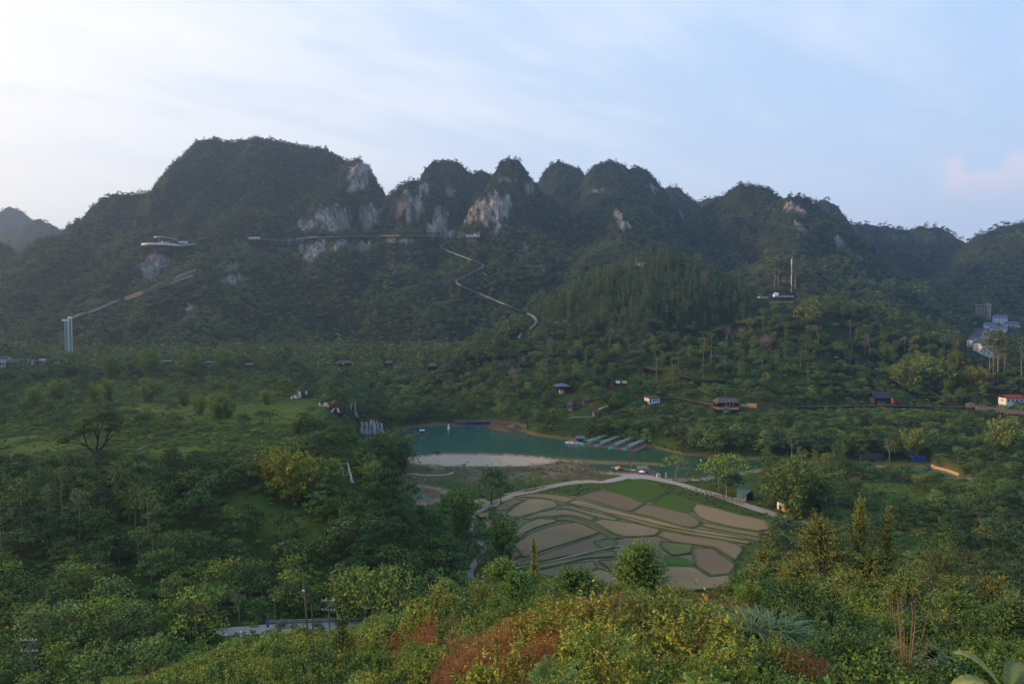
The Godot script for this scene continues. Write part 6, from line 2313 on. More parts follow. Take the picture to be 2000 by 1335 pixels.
	for i in 900:
		var px := g.randf_range(735, 1100)
		var py := g.randf_range(905, 990)
		if i > 620:
			px = g.randf_range(1090, 1200)
			py = g.randf_range(908, 925)
		elif i > 420:
			px = g.randf_range(800, 850) + g.randf_range(-25, 25)
			py = g.randf_range(940, 992)
		var p := flat_at(px, py, 0.6)
		if n_zone.get_noise_2d(p.x * 0.12 + 3.0, p.z * 0.12) < 0.05: continue
		if in_fields(p.x, p.z) or p.x < edge_x(-p.z) + 6.0: continue
		p.y = height_at(p.x, p.z)
		var s := g.randf_range(0.2, 0.75) * (1.5 if g.randf() < 0.12 else 1.0)
		where.append(Transform3D(Basis(Vector3.UP, g.randf() * TAU).scaled(Vector3.ONE * s), p))
		var k := g.randf_range(0.5, 1.2)
		tints.append(Color(k, k * 0.97, k * 0.90))
	var rm := (mats["pale_rock"] as StandardMaterial3D).duplicate()
	rm.vertex_color_use_as_albedo = true
	scatter_out("stones", rocks[1], rm, where, tints, "pale stones strewn over the brown stream bed", "stones")
	# white stones edging the brick path
	for i in 7:
		var p := flat_at(915 - (i % 2), 1021 + i * 2.6, 1.7)
		var o := top("edging_stone", rocks[i % 3], mats["white_wall"], "white stone, number " + ["one", "two", "three", "four", "five", "six", "seven"][i] + " of the row edging the brick path", "stone", "white stones edging the brick path")
		o.position = p
		o.scale = Vector3.ONE * 0.45
		o.rotation.y = i
	keep(flat_at(917, 1036, 1.7), 4.0)
	make_people(g)

func make_people(g: RandomNumberGenerator):
	var spots := [[916, 1024, 1.8, 0, "person in dark clothes walking along the brick path"], [952, 1019, 1.7, 1, "person in a pale hat bending at the paddy's edge"], [828, 897, 1.0, 2, "person in white standing at the gravel bar's corner"], [806, 892, 0.6, 0, "person in dark clothes among rocks by the water"], [1226, 938.5, 1.7, 2, "person in white beside the road at the forecourt"], [822, 846, 0.42, 0, "person in dark clothes steering the lone tour raft"]]
	var cloth := [Color(0.03, 0.035, 0.06), Color(0.35, 0.32, 0.28), Color(0.62, 0.62, 0.62)]
	for q in spots:
		var p := flat_at(q[0], q[1], q[2])
		var o := top("person", person_mesh(cloth[q[3]], q[3] == 1), mats["plain"], q[4], "person")
		o.position = p
		o.rotation.y = q[0]

func person_mesh(cloth: Color, bend: bool) -> ArrayMesh:
	# joints with radii, joined as one skin by meshing the smooth union of their capsules
	var lean := 0.55 if bend else 0.06
	var hip := Vector3(0, 0.92, 0)
	var chest := hip + Vector3(0, 0.42 * cos(lean), 0.42 * sin(lean))
	var neck := chest + Vector3(0, 0.17 * cos(lean), 0.17 * sin(lean))
	var head := neck + Vector3(0, 0.17, 0.03)
	var bones := [[hip, chest, 0.15, 0.17], [chest, neck, 0.16, 0.06], [head, head + Vector3(0, 0.06, 0), 0.10, 0.10]]
	for s in [-1.0, 1.0]:
		bones.append([hip + Vector3(s * 0.09, -0.02, 0), Vector3(s * 0.11, 0.50, 0.05 * s + 0.03), 0.105, 0.075])
		bones.append([Vector3(s * 0.11, 0.50, 0.05 * s + 0.03), Vector3(s * 0.12, 0.07, -0.07 * s), 0.072, 0.048])
		bones.append([Vector3(s * 0.12, 0.05, -0.07 * s), Vector3(s * 0.13, 0.04, -0.07 * s + 0.17), 0.05, 0.04])
		bones.append([chest + Vector3(s * 0.17, 0.08, 0), chest + Vector3(s * 0.24, -0.20, 0.03), 0.06, 0.048])
		bones.append([chest + Vector3(s * 0.24, -0.20, 0.03), chest + Vector3(s * 0.22, -0.45, 0.14), 0.045, 0.032])
		bones.append([chest + Vector3(s * 0.22, -0.46, 0.14), chest + Vector3(s * 0.21, -0.55, 0.17), 0.036, 0.03])
	var cell := 0.045
	var lo := Vector3(-0.5, -0.05, -0.45)
	var nx := 23
	var ny := 43
	var nz := 30
	var val := PackedFloat32Array()
	val.resize(nx * ny * nz)
	for x in nx:
		for y in ny:
			for z in nz:
				var p := lo + Vector3(x, y, z) * cell
				var sum := 0.0
				for b in bones:
					var a: Vector3 = b[0]
					var ab: Vector3 = b[1] - a
					var t := clampf((p - a).dot(ab) / ab.length_squared(), 0, 1)
					var dd: float = (p - a - ab * t).length() - lerpf(b[2], b[3], t)
					if dd < 0.25: sum += exp(-dd * 30.0)
				val[(x * ny + y) * nz + z] = -log(maxf(sum, 1e-9)) / 30.0
	var at := {}
	var m := Leafy.new()
	for x in nx - 1:
		for y in ny - 1:
			for z in nz - 1:
				var mid := Vector3.ZERO
				var cnt := 0
				var corner := []
				for k in 8: corner.append(val[((x + (k & 1)) * ny + y + ((k >> 1) & 1)) * nz + z + ((k >> 2) & 1)])
				for e in [[0, 1], [2, 3], [4, 5], [6, 7], [0, 2], [1, 3], [4, 6], [5, 7], [0, 4], [1, 5], [2, 6], [3, 7]]:
					var a: float = corner[e[0]]
					var b: float = corner[e[1]]
					if (a < 0.0) == (b < 0.0): continue
					var t := a / (a - b)
					var pa := Vector3(e[0] & 1, (e[0] >> 1) & 1, (e[0] >> 2) & 1)
					var pb := Vector3(e[1] & 1, (e[1] >> 1) & 1, (e[1] >> 2) & 1)
					mid += pa.lerp(pb, t)
					cnt += 1
				if cnt == 0: continue
				var p := lo + (Vector3(x, y, z) + mid / cnt) * cell
				at[Vector3i(x, y, z)] = m.v.size()
				m.v.append(p)
				var grad := Vector3(corner[1] - corner[0] + corner[7] - corner[6], corner[2] - corner[0] + corner[7] - corner[5], corner[4] - corner[0] + corner[7] - corner[3])
				m.n.append(grad.normalized())
				var col := cloth
				if p.y < 0.9: col = Color(0.03, 0.03, 0.04)
				if p.y > neck.y - 0.01: col = Color(0.30, 0.17, 0.11) if p.z > head.z - 0.01 and p.y < head.y + 0.07 else (Color(0.6, 0.55, 0.45) if bend else Color(0.015, 0.013, 0.012))
				m.c.append(col)
	for key in at.keys():
		var k: Vector3i = key
		for ax in 3:
			var d := [Vector3i(1, 0, 0), Vector3i(0, 1, 0), Vector3i(0, 0, 1)]
			var e: Vector3i = d[ax]
			var u: Vector3i = d[(ax + 1) % 3]
			var w: Vector3i = d[(ax + 2) % 3]
			if not (at.has(k - u) and at.has(k - w) and at.has(k - u - w)): continue
			var a: float = val[(k.x * ny + k.y) * nz + k.z]
			var q := k + e
			var b: float = val[(q.x * ny + q.y) * nz + q.z]
			if (a < 0.0) == (b < 0.0): continue
			var i0: int = at[k]
			var i1: int = at[k - u]
			var i2: int = at[k - u - w]
			var i3: int = at[k - w]
			if a < 0.0: m.ix.append_array([i0, i2, i1, i0, i3, i2])
			else: m.ix.append_array([i0, i1, i2, i0, i2, i3])
	return m.mesh()

# ------------------------------------------------------------------ the road below the hillside
func make_roadside():
	# the road bench is cut along the foot of the slope
	var list := [[420, 1250], [470, 1245], [520, 1240], [580, 1236], [640, 1233], [700, 1231], [760, 1231]]
	var pts := []
	for i in list.size():
		var d := 143.0 + 2.0 * i
		var p := far_at(list[i][0], list[i][1], d)
		p.y = maxf(p.y, maxf(height_at(p.x, p.z - 2.0), height_at(p.x, p.z + 2.0)) + 0.08)
		pts.append(p)
	var m := Leafy.new()
	for i in pts.size():
		var p: Vector3 = pts[i]
		for e in [[-2.6, -3.0], [-2.0, 0.0], [2.2, 0.0], [3.0, -4.0]]:
			m.v.append(p + Vector3(0, e[1], -e[0]))
			m.n.append(Vector3.UP)
			m.c.append(Color.WHITE)
		if i < pts.size() - 1:
			for e in 3:
				var k := i * 4 + e
				m.ix.append_array([k, k + 1, k + 4, k + 1, k + 5, k + 4])
	top("lower_road", m.mesh(), mats["concrete"], "", "", "", "structure")
	for p in pts:
		keep(p + Vector3(0, 0.9, -1.0), 4.0)
		clear(p, 3.0)
	# guard rail on its far side
	var c: Vector3 = pts[4]
	var t := thing("guard_rail", c, 0.0, "grey steel guard rail along the far side of the lower road", "guard rail")
	for k in 2:
		var b := Solid.new()
		for i in range(2, pts.size() - 1): b.beam(pts[i] - c + Vector3(0, 0.75 - k * 0.35, -2.1), pts[i + 1] - c + Vector3(0, 0.75 - k * 0.35, -2.1), 0.12, 0.16)
		part("rail", b.mesh(), mats["steel"], t)
	for i in 16:
		var f := 2.0 + i / 15.0 * (pts.size() - 3.01)
		var v: Vector3 = (pts[int(f)] as Vector3).lerp(pts[int(f) + 1], f - int(f))
		part("post", boxed(v - c + Vector3(0, -0.2, -2.1), Vector3(0.12, 1.05, 0.12)), mats["steel"], t)
	# bank of stones behind it
	var r := rock_lump(make_rng(12), Vector3(2.4, 1.4, 1.6), 0.3, 7, 10)
	for q in [[548, 1219, 1.2, "dark boulder on the bank above the road"], [460, 1240, 0.6, "small grey rock on the verge of the road"], [488, 1237, 0.5, "brown rock beside the white bollards"], [574, 1224, 0.9, "grey rock under the utility pole"]]:
		var o := top("verge_rock", r, mats["stone_wall"], q[3], "rock")
		o.position = far_at(q[0], q[1], 149.0)
		o.scale = Vector3.ONE * q[2]
		o.rotation.y = q[0]
		keep(o.position, 2.0); clear(o.position, 1.5)
	# folded blue umbrella by a striped post
	var u := far_at(523, 1232, 146.0)
	t = thing("folded_umbrella", u, 0.0, "tall folded blue parasol standing at the roadside", "parasol")
	var cone := Solid.new()
	cone.drum(Vector3(0, 0.9, 0), 0.28, 0.34, 0.8, 10)
	cone.drum(Vector3(0, 1.7, 0), 0.34, 0.06, 1.5, 10)
	part("canopy", cone.mesh(), mats["umbrella_blue"], t)
	part("pole", boxed(Vector3(0, -0.4, 0), Vector3(0.07, 1.4, 0.07)), mats["steel"], t)
	keep(u, 1.6); clear(u, 1.6)
	var sp := far_at(524, 1238, 145.0)
	t = thing("striped_post", sp, 0.0, "red and white striped post in front of the blue parasol", "post")
	for i in 5: part("band", boxed(Vector3(0, i * 0.35, 0), Vector3(0.2, 0.33, 0.2)), mats["rusty_red"] if i % 2 == 0 else mats["white_paint"], t)
	keep(sp, 1.2)
	for q in [[470, 1242, "white concrete bollard, nearer the parasol"], [440, 1247, "white concrete bollard farther left along the road"]]:
		t = thing("bollard", far_at(q[0], q[1], 141.0), 0.0, q[2], "bollard")
		part("post", boxed(Vector3(0, -0.3, 0), Vector3(0.28, 1.1, 0.28)), mats["white_paint"], t)
		part("cap", boxed(Vector3(0, 0.8, 0), Vector3(0.36, 0.12, 0.36)), mats["white_paint"], t)
		keep(t.position, 1.2)
	# utility poles
	var p1 := utility_pole(far_at(600, 1222, 147.0), far_at(591, 1112, 147.0), 0.17, "tall leaning concrete pole with a small lamp box", false)
	part("lamp_box", boxed(far_at(592, 1155, 146.8) - p1.position, Vector3(0.5, 0.35, 0.3)), mats["white_paint"], p1)
	utility_pole(far_at(611, 1226, 146.0), far_at(608, 1178, 146.0), 0.12, "short grey pole right of the tall leaning one", false)
	var p2 := utility_pole(far_at(644, 1232, 138.0), far_at(641, 1170, 138.0), 0.15, "utility pole with slanted white struts and crossarms by the road", true)
	var p3 := utility_pole(far_at(64, 1304, 112.0), far_at(56, 1246, 112.0), 0.15, "utility pole with slanted white struts at the lower left", true)
	# wires: sagging lines between the two crossarms and off to the right
	var w1 := far_at(641, 1174, 138.0)
	var runs := [[w1, far_at(900, 1192, 150.0)], [w1 + Vector3(0, -1.8, 0), far_at(900, 1212, 150.0)], [far_at(56, 1251, 112.0), far_at(-60, 1254, 100.0)], [far_at(52, 1269, 112.0), far_at(-60, 1272, 100.0)], [w1 + Vector3(1.0, -0.2, 0), far_at(900, 1195, 152.0)]]
	var labels := ["upper sagging wire running right from the roadside crossarm", "lower sagging wire running right from the roadside crossarm", "upper wire leaving the lower left pole", "lower wire leaving the lower left pole", "second upper wire running right beside the first"]
	for k in runs.size():
		var a: Vector3 = runs[k][0]
		var b: Vector3 = runs[k][1]
		var wire := []
		var rad := []
		for i in 13:
			var f := i / 12.0
			wire.append(a.lerp(b, f) - a - Vector3(0, sin(f * PI) * a.distance_to(b) * 0.022, 0))
			rad.append(0.022)
		var lm := Leafy.new()
		lm.tube(wire, rad, 4, Color(0.02, 0.02, 0.02))
		var o := top("power_line", lm.mesh(), mats["plain"], labels[k], "wire", "sagging power lines")
		o.position = a

func utility_pole(foot: Vector3, head: Vector3, r: float, label: String, arms: bool) -> Node3D:
	var t := thing("utility_pole", foot, 0.0, label, "utility pole")
	var m := Leafy.new()
	m.tube([Vector3(0, -1.0, 0), (head - foot) * 0.5, head - foot], [r * 1.2, r, r * 0.75], 10, Color(0.16, 0.14, 0.12))
	part("shaft", m.mesh(), mats["plain"], t)
	if arms:
		var h := head - foot
		for k in [0.0, 1.75]:
			var b := Solid.new()
			b.beam(h + Vector3(-1.3, -0.3 - k, 0.1), h + Vector3(1.3, -0.25 - k, 0.1), 0.14, 0.14)
			part("crossarm", b.mesh(), mats["steel"], t)
			for x in [-1.2, -0.5, 0.6, 1.2]: part("insulator", boxed(h + Vector3(x, -0.2 - k, 0.1), Vector3(0.1, 0.22, 0.1)), mats["white_paint"], t)
		for k in [0.0, 0.22]:
			var s := Solid.new()
			s.beam(h + Vector3(-1.0 + k, -1.95, 0.35), h + Vector3(0.95 + k, -0.35, 0.35), 0.09, 0.09)
			part("strut", s.mesh(), mats["steel"], t)
		for k in [-1, 1]:
			var s := Solid.new()
			s.beam(h + Vector3(0, -4.2, 0.1), h + Vector3(k * 1.5, -4.5, 0.1), 0.1, 0.1)
			part("lower_arm", s.mesh(), mats["dark_steel"], t)
	for i in 5: keep(foot.lerp(head, i / 4.0) - Vector3(0, 0.5, 0), 1.2)
	clear(foot, 1.0)
	return t
# ------------------------------------------------------------------ forest on the mountains and over the valley
var keeps: Array = []         # sight lines that no tree may cross: [place, half width]
var clears: Array = []        # round clearings: [place on the plan, radius]
var meadows: Array = []       # grassy openings on the plan: [centre, half long, half wide, turn]
var field_polys: Array = []   # outlines of the paddies and roads on the plan

func keep(p: Vector3, half: float):
	keeps.append([p, half, Vector2(p.x, p.z).length(), atan2(p.x, -p.z)])

func clear(p: Vector3, radius: float):
	clears.append([Vector2(p.x, p.z), radius])

func blocked(x: float, z: float, top_y: float, crown: float) -> bool:
	var r := sqrt(x * x + z * z)
	var az := atan2(x, -z)
	for k in keeps:
		if r >= k[2] - 0.5: continue
		var off: float = absf(az - k[3]) * r
		if off > k[1] * r / k[2] + crown * 0.5: continue
		if top_y > lerpf(EYE, k[0].y, r / k[2]): return true
	return false

func is_clear(x: float, z: float, pad := 0.0) -> bool:
	var p := Vector2(x, z)
	for c in clears:
		var o: Vector2 = c[0]
		if absf(o.x - x) < c[1] + pad and p.distance_squared_to(o) < (c[1] + pad) * (c[1] + pad): return true
	return false

func in_fields(x: float, z: float) -> bool:
	if z > -150.0 or z < -345.0 or x < -25.0 or x > 125.0: return false
	var p := Vector2(x, z)
	for q in field_polys:
		if Geometry2D.is_point_in_polygon(p, q): return true
	return false

func meadow_at(x: float, z: float) -> float:
	var most := 0.0
	for m in meadows:
		var o: Vector2 = (Vector2(x, z) - m[0]).rotated(m[3])
		var q := (o / Vector2(m[1], m[2])).length() + 0.45 * n_zone.get_noise_2d(x * 0.12, z * 0.12)
		most = maxf(most, smooth(1.05, 0.75, q))
	return most

func make_forest():
	var m0: Material = mats["leaf"]
	# far crowns: few, coarse sprays of leaves
	var kinds := []
	for k in 4:
		var g := make_rng(100 + k)
		var m := Leafy.new()
		match k:
			0: add_crown(m, g, 0.6, 7.4, 5.4, 13, 11, 1.15, Color(0.050, 0.078, 0.026), "round")
			1: add_crown(m, g, 0.6, 6.4, 6.2, 12, 11, 1.05, Color(0.040, 0.066, 0.026), "round")
			2: add_crown(m, g, 1.2, 5.0, 8.2, 12, 10, 1.0, Color(0.062, 0.092, 0.030), "tall")
			3: add_crown(m, g, 0.2, 6.2, 3.6, 10, 11, 1.0, Color(0.072, 0.088, 0.032), "round")
		kinds.append(m.mesh())
	var where := [[], [], [], []]
	var tints := [PackedColorArray(), PackedColorArray(), PackedColorArray(), PackedColorArray()]
	var g := make_rng(7)
	for i in range(0, az_dense - 1):
		var r := 560.0
		while r < 2900.0:
			var step := 4.4 if r < 1480.0 else 11.0
			# hold the spacing across the ray near that along it
			var cross := az_step * r
			var chance := minf(1.0, cross / step)
			if g.randf() < chance:
				var az := az_list[i] + (g.randf() - 0.5) * az_step * 2.0
				var rr := r + (g.randf() - 0.5) * step
				var x := sin(az) * rr
				var z := -cos(az) * rr
				if seen_at(x, z):
					put_far(g, x, z, rr, where, tints)
			r += step
	var labels := ["dark round crowned forest covering the limestone mountains", "blue green forest trees mixed through the mountain slopes", "pale tall slender forest trees standing out of the slopes", "olive brown scrub clinging to the mountain ridges and cliffs"]
	for k in 4:
		scatter_out("forest", kinds[k], m0, where[k], tints[k], labels[k], "forest")
	# bare limestone: upright ribs and blocks standing out of the faces
	var rock := rock_lump(make_rng(9), Vector3(2.6, 2.6, 2.6), 0.55, 8, 10)
	var rw := []
	var rt := PackedColorArray()
	for i in range(0, az_dense - 1):
		var r := 880.0
		while r < 1420.0:
			var az := az_list[i] + (g.randf() - 0.5) * az_step
			var x := sin(az) * (r + g.randf() * 3.0)
			var z := -cos(az) * (r + g.randf() * 3.0)
			r += 2.6
			if not seen_at(x, z): continue
			var p := Vector3(x, height_at(x, z), z)
			var bare := cliff_at(p)
			if bare < 0.3 or g.randf() > 0.30: continue
			var streak := n_rock.get_noise_2d(p.x * 0.30 + 7.0, p.y * 0.04) * 0.9 + n_rock.get_noise_2d(p.x * 0.10, p.y * 0.06 + 30.0) * 0.6
			var k := clampf(0.50 + streak * 1.2 + g.randf_range(-0.15, 0.15), 0.05, 1.0)
			rw.append(Transform3D(Basis(Vector3.UP, g.randf() * TAU).scaled(Vector3(g.randf_range(0.5, 1.3), g.randf_range(1.0, 3.4), g.randf_range(0.5, 1.3))), p + Vector3(0, -0.4, 0)))
			rt.append(Color(0.07, 0.073, 0.073).lerp(Color(0.37, 0.345, 0.30), k))
	var rm := StandardMaterial3D.new()
	rm.vertex_color_use_as_albedo = true
	rm.roughness = 0.95
	scatter_out("cliff_rock", rock, rm, rw, rt, "pale streaked limestone ribs on the mountain cliffs", "rock")

func put_far(g: RandomNumberGenerator, x: float, z: float, r: float, where: Array, tints: Array):
	var y := height_at(x, z)
	var p := Vector3(x, y, z)
	if x > 10.0 and r < 715.0: return
	if is_clear(x, z): return
	var bare := 0.0
	if r < 1480.0:
		bare = cliff_at(p)
		if bare > 0.25 and g.randf() < 0.25 + bare: return
	var sl := slope_at(x, z, 5.0).length()
	var n := n_zone.get_noise_2d(x * 0.016, y * 0.02 + z * 0.016)
	var n2 := n_zone.get_noise_2d(x * 0.07 + 80.0, z * 0.07)
	var k := 0
	var u := g.randf() + n2 * 0.5
	if u > 0.80: k = 2
	elif u > 0.42: k = 1
	if sl > 1.15 or bare > 0.15 or y > 280.0: k = 3 if g.randf() < 0.55 else k
	var s := g.randf_range(0.55, 1.05) if y > 150.0 else g.randf_range(0.7, 1.25)
	s *= 1.0 + 0.45 * n2
	if g.randf() < 0.08: s *= 1.4
	if y > 190.0: s = minf(s, 0.85)
	if bare > 0.1: s *= 0.6
	if r > 1480.0: s *= 1.5
	if blocked(x, z, y + 6.0 * s, 6.0 * s): return
	var b := Basis(Vector3.UP, g.randf() * TAU).scaled(Vector3(s * g.randf_range(0.85, 1.15), s * g.randf_range(0.8, 1.2), s * g.randf_range(0.85, 1.15)))
	where[k].append(Transform3D(b, p - Vector3(0, 0.5 + sl * 0.8 * s, 0)))
	var tone := g.randf_range(0.70, 1.30) * (1.0 + 0.35 * n)
	var dry := clampf(0.35 * n2 + 0.25 * smooth(200.0, 330.0, y), -0.2, 0.5)
	tints[k].append(Color(tone * (1.0 + 0.45 * dry), tone * (1.0 - 0.03 * dry), tone * (1.0 - 0.25 * dry)))
# ------------------------------------------------------------------ trees of the valley, one by one and in woods
var tree_kinds := {}
var leaf_mats: Array = []

func kind(key: String, crown: Leafy, trunk: Leafy, tall: float, wide: float):
	var both := Leafy.new()
	for m in [trunk, crown]:
		var k := both.v.size()
		both.v.append_array(m.v); both.n.append_array(m.n); both.c.append_array(m.c)
		for i in m.ix: both.ix.append(i + k)
	tree_kinds[key] = {"crown": crown.mesh(), "trunk": trunk.mesh(), "both": both.mesh(), "tall": tall, "wide": wide}

func bamboo(g: RandomNumberGenerator, tall: float, spread: float, culms: int, col: Color) -> Array:
	var leaves := Leafy.new()
	var stems := Leafy.new()
	for i in culms:
		var a := g.randf() * TAU
		var out := Vector3(cos(a), 0, sin(a))
		var foot := out * g.randf() * spread * 0.16
		var reach := spread * g.randf_range(0.03, 0.50)
		var h := tall * g.randf_range(0.82, 1.08) * (1.0 - 1.7 * pow(reach / spread, 2.0))
		var pts := []
		var rad := []
		for k in 7:
			var t := k / 6.0
			pts.append(foot + out * reach * pow(t, 2.4) + Vector3(0, h * (t - 0.18 * pow(t, 4.0) * reach / spread * 2.0) - 0.3, 0))
			rad.append(0.07 * (1.0 - 0.8 * t))
		stems.tube(pts, rad, 4, Color(0.10, 0.11, 0.04))
		var c := shade(col, g.randf_range(0.78, 1.22), g.randf_range(-0.05, 0.14))
		for s in 22:
			var t := pow(g.randf_range(0.05, 1.0), 0.75)
			var f := t * 6.0
			var p: Vector3 = (pts[mini(int(f), 5)] as Vector3).lerp(pts[mini(int(f) + 1, 6)], f - mini(int(f), 5))
			for q in 4:
				var dir := (around(g) + out * 0.4 + Vector3(0, -0.15, 0)).normalized()
				var o := p + dir * g.randf_range(0.1, 0.8) * (1.1 - 0.4 * t)
				var face := (Vector3.UP * 0.6 + around(g)).normalized()
				var al := (dir - Vector3(0, 0.5, 0)).normalized()
				al = (al - face * al.dot(face)).normalized()
				leaves.leaf(o, al, face, g.randf_range(0.7, 1.2), g.randf_range(0.18, 0.32), shade(c, LEAF_GAIN * g.randf_range(0.75, 1.25)))
	return [leaves, stems]

func bare_tree(g: RandomNumberGenerator, m: Leafy, p: Vector3, dir: Vector3, long: float, r: float, depth: int, col: Color):
	var q := p + dir * long
	var mid := p.lerp(q, 0.5) + around(g) * long * 0.06
	m.tube([p, mid, q], [r, r * 0.82, r * 0.62], 5 if depth > 1 else 3, col)
	if depth == 0: return
	for i in 3:
		var d := (dir + around(g) * 0.75 + Vector3(0, 0.25, 0)).normalized()
		bare_tree(g, m, mid.lerp(q, g.randf_range(0.3, 1.0)), d, long * g.randf_range(0.55, 0.8), r * 0.55, depth - 1, col)

func frond(m: Leafy, g: RandomNumberGenerator, p: Vector3, dir: Vector3, long: float, wide: float, col: Color):
	# a feather of leaflets along an arching rib
	for i in 16:
		var t := (i + 1) / 16.0
		var q := p + dir * long * t + Vector3(0, long * (0.45 * t - 0.75 * t * t), 0)
		var w := wide * sin(PI * clampf(t * 0.9 + 0.08, 0, 1))
		for s in [-1.0, 1.0]:
			var side: Vector3 = dir.cross(Vector3.UP).normalized() * s
			var al: Vector3 = (side + dir * 0.5 - Vector3(0, 0.45, 0)).normalized()
			var face: Vector3 = (Vector3.UP + side * -0.3).normalized()
			face = (face - al * al.dot(face)).normalized()
			m.leaf(q, al, face, w, wide * 0.22, shade(col, LEAF_GAIN * g.randf_range(0.8, 1.2)))

func make_kinds():
	for k in 5:
		var l := (mats["leaf"] as StandardMaterial3D).duplicate()
		l.albedo_color = [Color(1, 1, 1), Color(0.86, 0.92, 0.90), Color(1.0, 0.98, 0.80), Color(0.80, 0.84, 0.82), Color(1.0, 0.94, 0.86)][k]
		leaf_mats.append(l)
	var bark := Color(0.095, 0.080, 0.065)
	var pale := Color(0.26, 0.23, 0.19)
	for k in 3:
		var g := make_rng(300 + k)
		var c := Leafy.new(); var t := Leafy.new()
		add_crown(c, g, 1.6, 8.4 - k * 0.6, 6.2 + k * 0.7, 30, 26, 0.62, [Color(0.042, 0.076, 0.022), Color(0.052, 0.088, 0.026), Color(0.036, 0.066, 0.026)][k], "round")
		add_trunk(t, g, 5.0, 0.22, bark, 5, 2.2)
		kind("broadleaf_%d" % k, c, t, 8.0, 8.2)
	for k in 2:
		var g := make_rng(320 + k)
		var c := Leafy.new(); var t := Leafy.new()
		add_crown(c, g, 2.2, 8.0, 5.6, 34, 24, 0.55, [Color(0.070, 0.118, 0.030), Color(0.085, 0.130, 0.034)][k], "tier")
		add_trunk(t, g, 6.6, 0.17, pale if k else bark, 7, 2.6)
		kind("layered_%d" % k, c, t, 8.0, 8.0)
	for k in 2:
		var g := make_rng(330 + k)
		var c := Leafy.new(); var t := Leafy.new()
		add_crown(c, g, [6.5, 9.0][k], [4.2, 5.0][k], [7.5, 5.5][k], 22, 20, 0.52, [Color(0.062, 0.098, 0.030), Color(0.070, 0.105, 0.034)][k], "tall")
		add_trunk(t, g, 13.0, 0.17, pale, 7, 1.4, 0.03)
		kind("slim_%d" % k, c, t, 14.3, 4.6)
	for k in 2:
		var g := make_rng(340 + k)
		var c := Leafy.new(); var t := Leafy.new()
		add_crown(c, g, 0.1, 4.2, 2.7, 16, 26, 0.40, [Color(0.060, 0.100, 0.026), Color(0.075, 0.098, 0.032)][k], "round")
		add_trunk(t, g, 1.4, 0.07, bark, 3, 0.7)
		kind("shrub_%d" % k, c, t, 2.8, 4.2)
	var g := make_rng(350)
	var c := Leafy.new(); var t := Leafy.new()
	add_crown(c, g, 4.0, 8.5, 3.6, 34, 24, 0.45, Color(0.088, 0.138, 0.036), "umbrella")
	add_trunk(t, g, 6.2, 0.17, pale, 9, 3.0, 0.08)
	kind("feathery", c, t, 7.8, 8.5)
	g = make_rng(352); c = Leafy.new(); t = Leafy.new()
	add_crown(c, g, 2.0, 5.0, 10.5, 34, 20, 0.50, Color(0.048, 0.086, 0.028), "cone")
	add_trunk(t, g, 11.0, 0.18, bark, 4, 0.8, 0.02)
	kind("conifer", c, t, 12.5, 5.0)
	for k in 2:
		g = make_rng(360 + k)
		var b := bamboo(g, 13.0, 12.0, [46, 34][k], [Color(0.098, 0.140, 0.032), Color(0.130, 0.150, 0.032)][k])
		kind("bamboo_%d" % k, b[0], b[1], 12.5, 11.0)
	for k in 2:
		g = make_rng(370 + k); c = Leafy.new(); t = Leafy.new()
		bare_tree(g, t, Vector3(0, -0.3, 0), Vector3.UP, 4.2, 0.16, 4, Color(0.20, 0.175, 0.155))
		clump(c, g, Vector3(0, 7.0, 0), Vector3(2.0, 1.5, 2.0), 40, 0.35, Color(0.11, 0.10, 0.06))
		kind("bare_%d" % k, c, t, 10.0, 5.5)
	g = make_rng(380); c = Leafy.new(); t = Leafy.new()
	for i in 17:
		var a := TAU * i / 17.0 + g.randf() * 0.3
		frond(c, g, Vector3(0, 4.2, 0), Vector3(cos(a), g.randf_range(0.1, 0.7), sin(a)).normalized(), g.randf_range(2.6, 3.8), 1.3, Color(0.050, 0.078, 0.024))
	add_trunk(t, g, 4.4, 0.2, bark, 0, 0.0)
	kind("palm", c, t, 6.0, 6.5)
	# the wide-armed tree on the plateau: a forked trunk carrying separate pads of leaves
	g = make_rng(390); c = Leafy.new(); t = Leafy.new()
	var dark := Color(0.055, 0.045, 0.038)
	var fork := Vector3(0.1, 2.6, 0)
	t.tube([Vector3(0, -0.5, 0), Vector3(-0.1, 1.4, 0), fork], [0.80, 0.62, 0.55], 8, dark)
	# three limbs leave the fork; each carries its own pads of leaves
	for limb in [[[-2.6, 5.6, 0.2], [[-7.5, 8.0, 0.5, 3.0], [-4.8, 9.5, -1.5, 2.8], [-9.6, 6.6, -0.3, 2.0], [-3.0, 11.4, 1.4, 2.6]]], [[0.6, 7.6, 0.0], [[-1.0, 12.8, 0.8, 3.2], [1.6, 15.0, 1.2, 2.8], [2.5, 13.4, -0.8, 3.2], [0.5, 10.6, 2.2, 2.4]]], [[2.6, 6.4, -0.3], [[5.5, 12.6, 0.6, 3.3], [7.2, 10.8, -0.8, 2.8], [3.4, 10.0, -2.6, 2.6], [4.8, 14.6, -1.0, 2.6]]]]:
		var e := Vector3(limb[0][0], limb[0][1], limb[0][2])
		t.tube([fork - Vector3(0, 0.4, 0), fork.lerp(e, 0.5) + Vector3(-e.x * 0.06, 0.1, 0.1), e], [0.46, 0.36, 0.27], 7, dark)
